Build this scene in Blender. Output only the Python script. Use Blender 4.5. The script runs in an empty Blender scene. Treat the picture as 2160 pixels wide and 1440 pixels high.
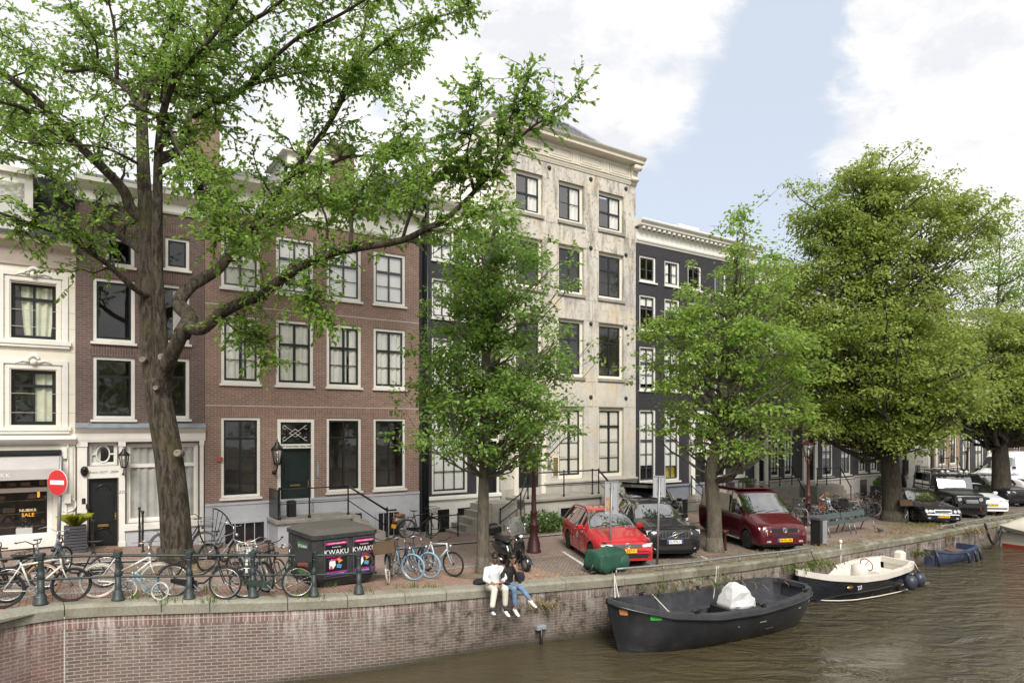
import bpy,math,random
from mathutils import Vector,Matrix
R=math.radians
scene=bpy.context.scene
COL=scene.collection

# ------------------------------------------------------------------ camera
FPX,CX,HY,ZC,WZ=1400.0,1080.0,900.0,5.4,-.17
cam_d=bpy.data.cameras.new('camera')
cam=bpy.data.objects.new('camera',cam_d);COL.objects.link(cam)
cam.location=(0,0,ZC);cam.rotation_euler=(R(90),0,0)
cam_d.sensor_width=36;cam_d.lens=36*FPX/2160;cam_d.shift_y=(HY-720)/2160
cam_d.clip_start=0.1;cam_d.clip_end=6000
scene.camera=cam

# ------------------------------------------------------------------ world: Nishita sky behind broken white cloud
SUN_EL,SUN_AZ=R(45),R(172)
world=bpy.data.worlds.new('World');scene.world=world;world.use_nodes=True
wn,wl=world.node_tree.nodes,world.node_tree.links
wn.clear()
def wnode(t,**kw):
    n=wn.new(t)
    for k,v in kw.items():setattr(n,k,v)
    return n
w_out=wnode('ShaderNodeOutputWorld');w_bg=wnode('ShaderNodeBackground');w_bg.inputs[1].default_value=0.12
sky=wnode('ShaderNodeTexSky',sky_type='NISHITA',sun_disc=False,sun_elevation=SUN_EL,sun_rotation=SUN_AZ,air_density=1.0,dust_density=2.0,ozone_density=1.0)
tc=wnode('ShaderNodeTexCoord')
def wmath(op,a,b=None,clamp=False):
    n=wnode('ShaderNodeMath',operation=op,use_clamp=clamp)
    for i,v in enumerate((a,b)):
        if v is None:continue
        if isinstance(v,(int,float)):n.inputs[i].default_value=v
        else:wl.new(v,n.inputs[i])
    return n.outputs[0]
mp=wnode('ShaderNodeMapping');mp.inputs['Scale'].default_value=(1,1,1.7);mp.inputs['Location'].default_value=(0.35,0.2,0.1)
wl.new(tc.outputs['Generated'],mp.inputs[0])
nz=wnode('ShaderNodeTexNoise');nz.inputs['Scale'].default_value=2.6;nz.inputs['Detail'].default_value=12;nz.inputs['Roughness'].default_value=.62;nz.inputs['Distortion'].default_value=.35
wl.new(mp.outputs[0],nz.inputs['Vector'])
nz2=wnode('ShaderNodeTexNoise');nz2.inputs['Scale'].default_value=7;nz2.inputs['Detail'].default_value=8;nz2.inputs['Roughness'].default_value=.6
wl.new(mp.outputs[0],nz2.inputs['Vector'])
def blob(d,lo,hi):
    d=Vector(d).normalized()
    v=wnode('ShaderNodeVectorMath',operation='DOT_PRODUCT');v.inputs[1].default_value=d
    nrm=wnode('ShaderNodeVectorMath',operation='NORMALIZE');wl.new(tc.outputs['Generated'],nrm.inputs[0]);wl.new(nrm.outputs[0],v.inputs[0])
    m=wnode('ShaderNodeMapRange',interpolation_type='SMOOTHSTEP');m.inputs[1].default_value=lo;m.inputs[2].default_value=hi
    wl.new(v.outputs['Value'],m.inputs[0]);return m.outputs[0]
clear=wmath('MAXIMUM',blob((.33,1,.40),.955,.992),blob((.46,1,.58),.95,.99))
clear=wmath('MAXIMUM',clear,blob((.24,1,.47),.975,.998))
cum=wmath('MAXIMUM',blob((.78,1,.52),.968,.99),blob((.12,1,.62),.975,.992))
dens=wmath('ADD',nz.outputs['Fac'],.16)
dens=wmath('SUBTRACT',dens,wmath('MULTIPLY',clear,.31))
dens=wmath('ADD',dens,wmath('MULTIPLY',cum,.22))
ramp=wnode('ShaderNodeMapRange',interpolation_type='SMOOTHSTEP');ramp.inputs[1].default_value=.45;ramp.inputs[2].default_value=.56
wl.new(dens,ramp.inputs[0])
cl=wnode('ShaderNodeMix',data_type='RGBA');cl.inputs[6].default_value=(4.15,4.2,4.4,1);cl.inputs[7].default_value=(5.45,5.38,5.34,1)
shade=wnode('ShaderNodeMapRange');shade.inputs[1].default_value=.38;shade.inputs[2].default_value=.58;wl.new(nz2.outputs['Fac'],shade.inputs[0])
wl.new(shade.outputs[0],cl.inputs[0])
thin=wnode('ShaderNodeMix',data_type='RGBA');thin.inputs[0].default_value=.8;thin.inputs[7].default_value=(3.6,3.9,4.35,1)
wl.new(sky.outputs[0],thin.inputs[6])
mixc=wnode('ShaderNodeMix',data_type='RGBA')
wl.new(ramp.outputs[0],mixc.inputs[0]);wl.new(thin.outputs[2],mixc.inputs[6]);wl.new(cl.outputs[2],mixc.inputs[7])
wl.new(mixc.outputs[2],w_bg.inputs[0]);wl.new(w_bg.outputs[0],w_out.inputs[0])

# ------------------------------------------------------------------ sun (thin cloud in front of it) and exposure
sd=bpy.data.lights.new('sun','SUN');sd.energy=2.5;sd.angle=R(24);sd.color=(1,.95,.87)
sun=bpy.data.objects.new('sun',sd);COL.objects.link(sun)
sdir=Vector((math.sin(SUN_AZ)*math.cos(SUN_EL),math.cos(SUN_AZ)*math.cos(SUN_EL),math.sin(SUN_EL)))
sun.rotation_euler=sdir.to_track_quat('Z','Y').to_euler();sun.location=sdir*60
vs=scene.view_settings
vs.view_transform='Standard';vs.look='None';vs.gamma=1;vs.use_curve_mapping=False;vs.exposure=0.83
try:
    scene.cycles.max_bounces=6;scene.cycles.transparent_max_bounces=24;scene.cycles.use_denoising=True
    scene.cycles.caustics_reflective=False;scene.cycles.caustics_refractive=False;scene.cycles.sample_clamp_direct=4;scene.cycles.sample_clamp_indirect=4
except Exception:pass

# ------------------------------------------------------------------ where things are
THETA=math.atan2(2080.0,FPX)
U=Vector((math.sin(THETA),math.cos(THETA)))
N=Vector((math.cos(THETA),-math.sin(THETA)))
CF=N.dot(Vector((-3.735,24.9)))
ROT=math.atan2(U.y,U.x)
_ZG=[(-30,2.3),(-6,2.15),(0,1.95),(4,1.65),(8.4,1.4),(13.4,1.3),(29,1.0),(70,.85),(400,.85)]
def lerp_table(tab,x):
    if x<=tab[0][0]:return tab[0][1]
    for(a,va),(b,vb)in zip(tab,tab[1:]):
        if x<=b:return va+(vb-va)*(x-a)/(b-a)
    return tab[-1][1]
def zg(t):return lerp_table(_ZG,t)
def td(t,d,z=None):
    p=U*t+N*(CF+d)
    return Vector((p.x,p.y,zg(t)if z is None else z))
def tof(p):return U.x*p[0]+U.y*p[1]
def dof(p):return N.x*p[0]+N.y*p[1]-CF
def at(px,py,Y):return Vector(((px-CX)/FPX*Y,Y,ZC-(py-HY)/FPX*Y))
def gnd(px,py,dz=0.0):
    Y=18.0
    for _ in range(60):
        p=at(px,py,Y);h=ZC-(zg(tof(p))+dz)
        Y=.5*Y+.5*FPX*h/(py-HY)
    p=at(px,py,Y);p.z=zg(tof(p))+dz
    return p
def onz(px,py,z):
    Y=FPX*(ZC-z)/(py-HY);return at(px,py,Y)
def fac(px,py=HY,off=0.0):
    dx=(px-CX)/FPX
    Y=(CF+off)/(N.x*dx+N.y)
    p=at(px,py,Y);return tof(p),p.z

# ------------------------------------------------------------------ bookkeeping
def tag(o,label=None,cat=None,group=None,kind=None):
    for k,v in(('label',label),('category',cat),('group',group),('kind',kind)):
        if v:o[k]=v
    return o
def empty(name,loc=(0,0,0),rz=0.0,label=None,cat=None,group=None):
    o=bpy.data.objects.new(name,None);COL.objects.link(o)
    o.location=loc;o.rotation_euler=(0,0,rz);o.empty_display_size=.2
    return tag(o,label,cat,group)
def copy_tree(o,parent=None):
    c=o.copy();COL.objects.link(c);c.parent=parent
    for ch in list(o.children):copy_tree(ch,c)
    return c

# ------------------------------------------------------------------ mesh builder
class MB:
    def __init__(s):s.v=[];s.f=[];s.m=[];s.cur=0;s.uv=None;s.sm=[];s.smooth=False
    def mat(s,i):s.cur=i;return s
    def add(s,vs,fs):
        b=len(s.v);s.v+=[tuple(p)for p in vs]
        for f in fs:s.f.append(tuple(b+i for i in f));s.m.append(s.cur);s.sm.append(s.smooth)
        return s
    def quad(s,a,b,c,d):return s.add((a,b,c,d),((0,1,2,3),))
    def box(s,x0,x1,y0,y1,z0,z1):
        s.add([(x,y,z)for z in(z0,z1)for y in(y0,y1)for x in(x0,x1)],
              [(0,2,3,1),(4,5,7,6),(0,1,5,4),(2,6,7,3),(0,4,6,2),(1,3,7,5)]);return s
    def obox(s,c,sx,sy,sz,rz=0.0,M=None):
        M=M or(Matrix.Translation(c)@Matrix.Rotation(rz,4,'Z'))
        x,y,z=sx/2,sy/2,sz/2
        s.add([M@Vector((a*x,b*y,g*z))for g in(-1,1)for b in(-1,1)for a in(-1,1)],
              [(0,2,3,1),(4,5,7,6),(0,1,5,4),(2,6,7,3),(0,4,6,2),(1,3,7,5)]);return s
    def bbox(s,x0,x1,y0,y1,z0,z1,r=.02):
        vs=[];sm=s.smooth
        for(z,i)in((z0,r),(z0+r,0),(z1-r,0),(z1,r)):
            a0,a1,b0,b1=x0+i,x1-i,y0+i,y1-i
            vs+=[(a0+r,b0,z),(a1-r,b0,z),(a1,b0+r,z),(a1,b1-r,z),(a1-r,b1,z),(a0+r,b1,z),(a0,b1-r,z),(a0,b0+r,z)]
        fs=[tuple(range(7,-1,-1)),tuple(range(24,32))]
        for k in range(3):
            for j in range(8):fs.append((k*8+j,k*8+(j+1)%8,k*8+8+(j+1)%8,k*8+8+j))
        return s.add(vs,fs)
    def rings(s,rings,closed=True,cap0=True,cap1=True):
        n=len(rings[0]);b=[]
        for r in rings:b+=list(r)
        fs=[]
        for k in range(len(rings)-1):
            for j in range(n if closed else n-1):
                j2=(j+1)%n
                fs.append((k*n+j,k*n+j2,(k+1)*n+j2,(k+1)*n+j))
        if cap0:fs.append(tuple(range(n-1,-1,-1)))
        if cap1:fs.append(tuple((len(rings)-1)*n+j for j in range(n)))
        return s.add(b,fs)
    def tube(s,pts,r,n=6,cap=True):
        pts=[Vector(p)for p in pts];k=len(pts)
        rs=r if isinstance(r,(list,tuple))else[r]*k
        rings=[];ref=None
        for i,p in enumerate(pts):
            d=(pts[min(i+1,k-1)]-pts[max(i-1,0)])
            if d.length<1e-9:d=Vector((0,0,1))
            d.normalize()
            if ref is None:ref=d.orthogonal().normalized()
            ref=(ref-d*ref.dot(d))
            ref=ref.normalized()if ref.length>1e-6 else d.orthogonal().normalized()
            q=d.cross(ref)
            rings.append([p+(ref*math.cos(a)+q*math.sin(a))*rs[i]for a in[2*math.pi*j/n for j in range(n)]])
        sm=s.smooth;s.smooth=True;s.rings(rings,True,cap,cap);s.smooth=sm;return s
    def lathe(s,prof,c=(0,0,0),n=12,M=None):
        c=Vector(c);sm=s.smooth;s.smooth=True
        rings=[[(M@Vector((r*math.cos(a),r*math.sin(a),z)))if M else c+Vector((r*math.cos(a),r*math.sin(a),z))for a in[2*math.pi*j/n for j in range(n)]]for r,z in prof]
        s.rings(rings);s.smooth=sm;return s
    def ell(s,c,rx,ry,rz,n=12,k=8,M=None):
        c=Vector(c);rings=[]
        for i in range(1,k):
            ph=math.pi*i/k
            ring=[Vector((rx*math.sin(ph)*math.cos(a),ry*math.sin(ph)*math.sin(a),-rz*math.cos(ph)))for a in[2*math.pi*j/n for j in range(n)]]
            rings.append([c+(M@p if M else p)for p in ring])
        sm=s.smooth;s.smooth=True;s.rings(rings);s.smooth=sm;return s
    def torus(s,c,R_,r,axis='y',n=28,m=6,a0=0,a1=2*math.pi,M=None):
        full=abs(a1-a0-2*math.pi)<1e-6;rings=[]
        for i in range(n if full else n+1):
            a=a0+(a1-a0)*i/n;ring=[]
            for j in range(m):
                b=2*math.pi*j/m;q=R_+r*math.cos(b);h=r*math.sin(b)
                p={'y':Vector((q*math.cos(a),h,q*math.sin(a))),'x':Vector((h,q*math.cos(a),q*math.sin(a))),'z':Vector((q*math.cos(a),q*math.sin(a),h))}[axis]
                ring.append((M@p if M else p)+Vector(c))
            rings.append(ring)
        if full:rings.append(rings[0])
        sm=s.smooth;s.smooth=True;s.rings(rings,True,not full,not full);s.smooth=sm;return s
    def prism(s,poly,y0,y1):
        n=len(poly);vs=[(x,y0,z)for x,z in poly]+[(x,y1,z)for x,z in poly]
        fs=[tuple(range(n)),tuple(range(2*n-1,n-1,-1))]+[(i,i+n,(i+1)%n+n,(i+1)%n)for i in range(n)]
        return s.add(vs,fs)
    def build(s,name,mats,parent=None,loc=None,rz=0.0,uv=None,shade=None):
        me=bpy.data.meshes.new(name);me.from_pydata(s.v,[],s.f)
        mats=mats if isinstance(mats,(list,tuple))else[mats]
        for m in mats:me.materials.append(m)
        me.polygons.foreach_set('material_index',[min(i,len(mats)-1)for i in s.m])
        me.polygons.foreach_set('use_smooth',s.sm if shade is None else[shade]*len(s.f))
        if uv:
            lay=me.uv_layers.new(name='UVMap')
            lay.data.foreach_set('uv',[c for l in me.loops for c in uv[l.vertex_index]])
        me.update();o=bpy.data.objects.new(name,me);COL.objects.link(o)
        if parent is not None:o.parent=parent
        if loc is not None:o.location=loc
        if rz:o.rotation_euler=(0,0,rz)
        return o
def fix_normals(o):
    import bmesh
    bm=bmesh.new();bm.from_mesh(o.data);bmesh.ops.recalc_face_normals(bm,faces=bm.faces);bm.to_mesh(o.data);bm.free();return o
def text_mesh(name,s,size,mat,parent,loc,rot=(R(90),0,0),thick=.004,align='CENTER',shear=0.0,sx=1.0):
    cu=bpy.data.curves.new(name,'FONT');cu.body=s;cu.size=size;cu.align_x=align;cu.align_y='CENTER';cu.extrude=thick;cu.shear=shear;cu.resolution_u=3
    tmp=bpy.data.objects.new(name,cu);COL.objects.link(tmp)
    me=bpy.data.meshes.new_from_object(tmp.evaluated_get(bpy.context.evaluated_depsgraph_get()));me.name=name
    bpy.data.objects.remove(tmp)
    me.materials.clear();me.materials.append(mat)
    o=bpy.data.objects.new(name,me);COL.objects.link(o);o.parent=parent;o.location=loc;o.rotation_euler=rot;o.scale=(sx,1,1)
    return o

# ------------------------------------------------------------------ materials
class NT:
    def __init__(s,name):
        s.m=bpy.data.materials.new(name);s.m.use_nodes=True;s.n=s.m.node_tree.nodes;s.l=s.m.node_tree.links
        s.bsdf=s.n['Principled BSDF'];s.out=s.n['Material Output']
    def node(s,t,**kw):
        n=s.n.new(t)
        for k,v in kw.items():setattr(n,k,v)
        return n
    def put(s,sock,v):
        if hasattr(v,'node'):s.l.new(v,sock)
        elif isinstance(v,(tuple,list)):sock.default_value=(*v,1)if len(v)==3 and sock.type=='RGBA' else v
        else:sock.default_value=v
    def coord(s,kind='Object',scale=(1,1,1),rot=(0,0,0)):
        c=s.node('ShaderNodeTexCoord');m=s.node('ShaderNodeMapping');s.l.new(c.outputs[kind],m.inputs[0])
        m.inputs['Scale'].default_value=scale;m.inputs['Rotation'].default_value=rot;return m.outputs[0]
    def noise(s,vec,scale,detail=4,rough=.55,dist=0):
        n=s.node('ShaderNodeTexNoise');s.l.new(vec,n.inputs['Vector'])
        n.inputs['Scale'].default_value=scale;n.inputs['Detail'].default_value=detail;n.inputs['Roughness'].default_value=rough;n.inputs['Distortion'].default_value=dist
        return n.outputs['Fac']
    def rng(s,v,a,b,c=0.0,d=1.0):
        n=s.node('ShaderNodeMapRange');s.l.new(v,n.inputs[0])
        for i,x in enumerate((a,b,c,d)):n.inputs[i+1].default_value=x
        return n.outputs[0]
    def mix(s,fac,a,b,blend='MIX'):
        n=s.node('ShaderNodeMix',data_type='RGBA',blend_type=blend);s.put(n.inputs[0],fac);s.put(n.inputs[6],a);s.put(n.inputs[7],b);return n.outputs[2]
    def math(s,op,a,b=0.0):
        n=s.node('ShaderNodeMath',operation=op);s.put(n.inputs[0],a);s.put(n.inputs[1],b);return n.outputs[0]
    def bump(s,h,strength,dist=.02,prev=None):
        n=s.node('ShaderNodeBump');n.inputs['Strength'].default_value=strength;n.inputs['Distance'].default_value=dist;s.l.new(h,n.inputs['Height'])
        if prev is not None:s.l.new(prev,n.inputs['Normal'])
        s.l.new(n.outputs[0],s.bsdf.inputs['Normal']);return n.outputs[0]
    def done(s,col=None,rough=None,metal=None,spec=None,coat=None):
        for k,v in(('Base Color',col),('Roughness',rough),('Metallic',metal),('Specular IOR Level',spec),('Coat Weight',coat)):
            if v is not None:s.put(s.bsdf.inputs[k],v)
        return s.m
def sc(c,k):return tuple(min(1,x*k)for x in c)
def M(name,col,rough=.6,metal=0,var=.18,scale=3,bump=0,bscale=30,coat=0,dirt=0,dcol=(.12,.11,.09)):
    t=NT(name);v=t.coord('Object');n=t.noise(v,scale,5)
    c=t.mix(t.rng(n,.3,.7),sc(col,1-var),sc(col,1+var))
    if dirt:
        d=t.noise(t.coord('Object',(1,1,.35)),2.3,7,.65);c=t.mix(t.math('MULTIPLY',t.rng(d,.52,.75),dirt),c,dcol)
    if bump:t.bump(t.noise(v,bscale,6),bump)
    return t.done(c,rough,metal,coat=coat)
def brick(name,c1,c2,mortar,w=.22,h=.065,ms=.009,uv=False,grime=.25,gcol=(.05,.045,.04),bump=.5,vert=False,rough=.85):
    t=NT(name)
    if uv:vec=t.coord('UV')
    else:
        o=t.node('ShaderNodeTexCoord');sp=t.node('ShaderNodeSeparateXYZ');t.l.new(o.outputs['Object'],sp.inputs[0])
        cb=t.node('ShaderNodeCombineXYZ');t.l.new(t.math('ADD',sp.outputs[0],sp.outputs[1]),cb.inputs[0]);t.l.new(sp.outputs[2],cb.inputs[1]);vec=cb.outputs[0]
    if vert:
        mp_=t.node('ShaderNodeMapping');t.l.new(vec,mp_.inputs[0]);mp_.inputs['Rotation'].default_value=(0,0,R(90));bv=mp_.outputs[0]
    else:bv=vec
    b=t.node('ShaderNodeTexBrick');t.l.new(bv,b.inputs['Vector'])
    b.inputs['Scale'].default_value=1;b.inputs['Brick Width'].default_value=w;b.inputs['Row Height'].default_value=h;b.inputs['Mortar Size'].default_value=ms;b.inputs['Mortar Smooth'].default_value=.2;b.inputs['Bias'].default_value=0
    t.put(b.inputs['Color1'],c1);t.put(b.inputs['Color2'],c2);t.put(b.inputs['Mortar'],mortar)
    n1=t.noise(vec,.9,6,.6);n2=t.noise(vec,6,5,.6)
    c=t.mix(t.rng(n2,.35,.7,0,.35),b.outputs['Color'],sc(c2,.7))
    c=t.mix(t.math('MULTIPLY',t.rng(n1,.45,.75),grime),c,gcol)
    inv=t.math('SUBTRACT',1.0,b.outputs['Fac'])
    t.bump(t.math('ADD',inv,t.math('MULTIPLY',n2,.3)),bump,.008)
    return t.done(c,rough)
def glassy(name,tint=(.95,.97,.96),refl=.12,rough=.03):
    t=NT(name);tr=t.node('ShaderNodeBsdfTransparent');gl=t.node('ShaderNodeBsdfGlossy');t.put(tr.inputs[0],tint);t.put(gl.inputs[0],(1,1,1));gl.inputs['Roughness'].default_value=rough
    v=t.coord('Object');bp=t.node('ShaderNodeBump');bp.inputs['Strength'].default_value=.05;bp.inputs['Distance'].default_value=.05;t.l.new(t.noise(v,1.6,2),bp.inputs['Height']);t.l.new(bp.outputs[0],gl.inputs['Normal'])
    fr=t.node('ShaderNodeLayerWeight');fr.inputs[0].default_value=.5
    fac=t.math('ADD',t.math('MULTIPLY',t.math('POWER',fr.outputs['Facing'],3.0),.8),refl)
    mx=t.node('ShaderNodeMixShader');t.l.new(fac,mx.inputs[0]);t.l.new(tr.outputs[0],mx.inputs[1]);t.l.new(gl.outputs[0],mx.inputs[2]);t.l.new(mx.outputs[0],t.out.inputs[0])
    return t.m
def leafmat(name,c1,c2,trans=.35):
    t=NT(name);g=t.node('ShaderNodeNewGeometry')
    v=t.coord('Object');n=t.noise(v,.8,3)
    r=t.math('ADD',t.math('MULTIPLY',g.outputs['Random Per Island'],.6),t.math('MULTIPLY',n,.4))
    c=t.mix(t.rng(r,.15,.85),c1,c2)
    df=t.node('ShaderNodeBsdfTranslucent');t.l.new(t.mix(.5,c,sc(c2,1.8)),df.inputs[0])
    t.done(c,.5,spec=.35)
    mx=t.node('ShaderNodeMixShader');mx.inputs[0].default_value=trans;t.l.new(t.bsdf.outputs[0],mx.inputs[1]);t.l.new(df.outputs[0],mx.inputs[2]);t.l.new(mx.outputs[0],t.out.inputs[0])
    return t.m

K={}
K['white']=M('white_paint',(.76,.74,.69),.5,var=.05,dirt=.12,dcol=(.45,.42,.36))
K['cream']=M('cream_paint',(.74,.70,.60),.55,var=.05,dirt=.15,dcol=(.42,.38,.30))
K['black']=M('black_paint',(.014,.017,.018),.3,var=.2)
K['darkgreen']=M('dark_green_paint',(.012,.022,.022),.28,var=.2)
K['greyplinth']=M('grey_plinth_paint',(.46,.47,.51),.7,var=.06,dirt=.18,dcol=(.25,.25,.26))
K['lead']=M('lead_sheet',(.26,.28,.31),.5,var=.2)
K['taupe']=M('taupe_paint',(.42,.36,.31),.6,var=.05)
K['charcoal']=M('charcoal_paint',(.075,.075,.09),.7,var=.1)
K['stonetrim']=M('blue_stone',(.30,.28,.25),.8,var=.2,bump=.2,dirt=.3)
K['iron']=M('black_iron',(.012,.012,.013),.4,var=.3)
K['steel']=M('galvanised_steel',(.27,.28,.28),.5,.6,var=.15,scale=8)
K['chrome']=M('chrome',(.62,.62,.62),.30,1,var=.05)
K['rubber']=M('tyre_rubber',(.02,.02,.02),.8,var=.2)
K['plastic']=M('black_plastic',(.018,.018,.02),.45,var=.2)
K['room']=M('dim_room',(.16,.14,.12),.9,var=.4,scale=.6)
K['glass']=glassy('window_glass',(.97,.98,.97),.07)
K['glass2']=glassy('window_glass_bright',(.99,.99,.98),refl=.16)
K['curtain']=M('sheer_curtain',(.76,.74,.70),.9,var=.08,scale=2)
K['greencurtain']=M('pale_green_curtain',(.62,.64,.50),.9,var=.1)
K['blind']=M('white_blind',(.86,.86,.84),.8,var=.04)
K['shutter']=M('cream_shutter',(.72,.68,.60),.7,var=.05)
K['roof']=M('dark_roof_tiles',(.10,.10,.115),.7,var=.3,scale=9,bump=.3)
K['yellow']=M('plate_yellow',(.80,.50,.02),.5,var=.03)
K['plateblue']=M('plate_blue',(.03,.10,.45),.5,var=.03)
K['ink']=M('black_ink',(.01,.01,.01),.5,var=.02)
K['whiteink']=M('white_ink',(.8,.8,.8),.5,var=.02)
def darkglass():
    t=NT('dark_window');return t.done((.012,.014,.015),.06,spec=.6)
K['glassdark']=darkglass()
# ================================================================== the canal, the quay and the street
QE=[gnd(x,y)for x,y in((0,1298),(42,1289),(157,1277),(193,1275),(340,1272),(540,1267),(793,1258),(1022,1239),(1300,1219),(1560,1190),(1740,1163),(1860,1143),(2082,1104),(2160,1091))]
_d=(QE[-1]-QE[-3]).normalized()
for k in(10,30,70,160):QE.append(QE[13]+Vector((_d.x*k,_d.y*k,0)))
_l=[gnd(x,y)for x,y in((-330,1425),(-220,1372),(-130,1337),(-60,1314))]
QE=[_l[0]+Vector((.5,-24,0)),_l[0]+Vector((.4,-8,0)),_l[0]+Vector((.25,-3,0))]+_l+QE
def resample(pts,step):
    out=[pts[0].copy()]
    for a,b in zip(pts,pts[1:]):
        n=max(1,round((b-a).length/step))
        out+=[a.lerp(b,i/n)for i in range(1,n+1)]
    return out
def smooth_line(p,k=2):
    for _ in range(k):p=[p[0]]+[(p[i-1]+p[i]*2+p[i+1])/4 for i in range(1,len(p)-1)]+[p[-1]]
    return p
EDGE=smooth_line(resample(QE,.7),3)
for p in EDGE:p.z=zg(tof(p))
_tab=sorted((tof(p),dof(p))for p in EDGE)
def dq(t):return lerp_table(_tab,t)
def offset(pts,d):
    out=[]
    for i,p in enumerate(pts):
        v=pts[min(i+1,len(pts)-1)]-pts[max(i-1,0)];v.z=0;v.normalize()
        out.append(p+Vector((-v.y,v.x,0))*d)
    return out

def pavermat(name,c1,c2,mortar,w,h,rot=0.0,grime=.35,gcol=(.10,.085,.07)):
    t=NT(name);vec=t.coord('UV',rot=(0,0,rot))
    b=t.node('ShaderNodeTexBrick');t.l.new(vec,b.inputs['Vector']);b.inputs['Scale'].default_value=1
    b.inputs['Brick Width'].default_value=w;b.inputs['Row Height'].default_value=h;b.inputs['Mortar Size'].default_value=.008;b.inputs['Bias'].default_value=-.1
    t.put(b.inputs['Color1'],c1);t.put(b.inputs['Color2'],c2);t.put(b.inputs['Mortar'],mortar)
    n=t.noise(vec,.55,7,.62);n2=t.noise(vec,4,6,.6)
    c=t.mix(t.math('MULTIPLY',t.rng(n,.42,.72),grime),b.outputs['Color'],gcol)
    c=t.mix(t.math('MULTIPLY',t.rng(n2,.55,.75),.3),c,sc(c1,1.35))
    t.bump(t.math('SUBTRACT',1.0,b.outputs['Fac']),.35,.006)
    return t.done(c,.82)
K['street']=pavermat('street_pavers',(.34,.25,.21),(.265,.195,.17),(.12,.10,.085),.2,.1,R(45))
K['walk']=pavermat('sidewalk_pavers',(.33,.225,.175),(.26,.18,.145),(.13,.10,.085),.2,.1)
K['quayside']=pavermat('quayside_pavers',(.39,.25,.19),(.31,.195,.15),(.13,.095,.075),.21,.105,R(90))
K['parking']=pavermat('parking_pavers',(.235,.19,.16),(.18,.145,.125),(.10,.085,.07),.2,.1,R(45),.5)
K['kerb']=M('kerb_stone',(.33,.33,.33),.8,var=.18,dirt=.3,scale=5)
def strip(name,t0,t1,f0,f1,dz,m,step=.8):
    mb=MB();uv=[];n=max(2,int((t1-t0)/step));rows=[]
    for i in range(n+1):
        t=t0+(t1-t0)*i/n;a,b=f0(t),f1(t)
        for d in(a,b):
            p=td(t,d);mb.v.append((p.x,p.y,p.z+dz));uv.append((t,d))
    for i in range(n):mb.f.append((2*i,2*i+1,2*i+3,2*i+2));mb.m.append(0);mb.sm.append(False)
    return tag(mb.build(name,m,uv=uv),kind='structure')
c_=lambda v:(lambda t:v)
strip('ground',-60,260,c_(-320),lambda t:dq(t)-.3,-.05,M('earth',(.12,.10,.08),.95),2)
strip('sidewalk',-30,160,c_(-.5),c_(2.5),.03,K['walk'])
strip('kerb_line',-30,160,c_(2.5),c_(2.68),.035,K['kerb'])
strip('street',-30,160,c_(2.68),c_(6.1),0,K['street'])
strip('kerb_line',-30,11.2,c_(6.1),c_(6.25),.012,K['kerb'])
strip('quayside_pavement',-30,11.2,c_(6.25),lambda t:dq(t)-.35,.008,K['quayside'],.5)
strip('parking_bay',11.2,23.8,c_(6.1),lambda t:dq(t)-.35,.004,K['parking'],.5)
strip('quayside_pavement',23.8,33,c_(6.1),lambda t:dq(t)-.35,.01,pavermat('dark_pavers',(.27,.20,.17),(.21,.16,.14),(.12,.1,.08),.21,.105,0,.4),.5)
strip('parking_bay',33,160,c_(6.1),lambda t:dq(t)-.35,.004,K['parking'])
# painted bay lines, laid as thin strips across the bay
K['roadpaint']=M('worn_road_paint',(.55,.55,.53),.7,var=.25,scale=9)
def paint(a,b,w=.11):
    a,b=Vector((a.x,a.y,0)),Vector((b.x,b.y,0));v=(b-a).normalized();s_=Vector((-v.y,v.x,0))*w/2
    vs=[]
    for p in(a-s_,b-s_,b+s_,a+s_):vs.append((p.x,p.y,zg(tof(p))+.012))
    return tag(MB().quad(*vs).build('bay_marking',K['roadpaint']),kind='structure')
for(a,b)in(((1187,1163),(1240,1197)),((1473,1168),(1500,1185))):paint(gnd(*a),gnd(*b))
# tree pits of bare earth and leaf litter
K['litter']=M('leaf_litter',(.30,.22,.13),.95,var=.45,scale=14,bump=.5)

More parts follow.
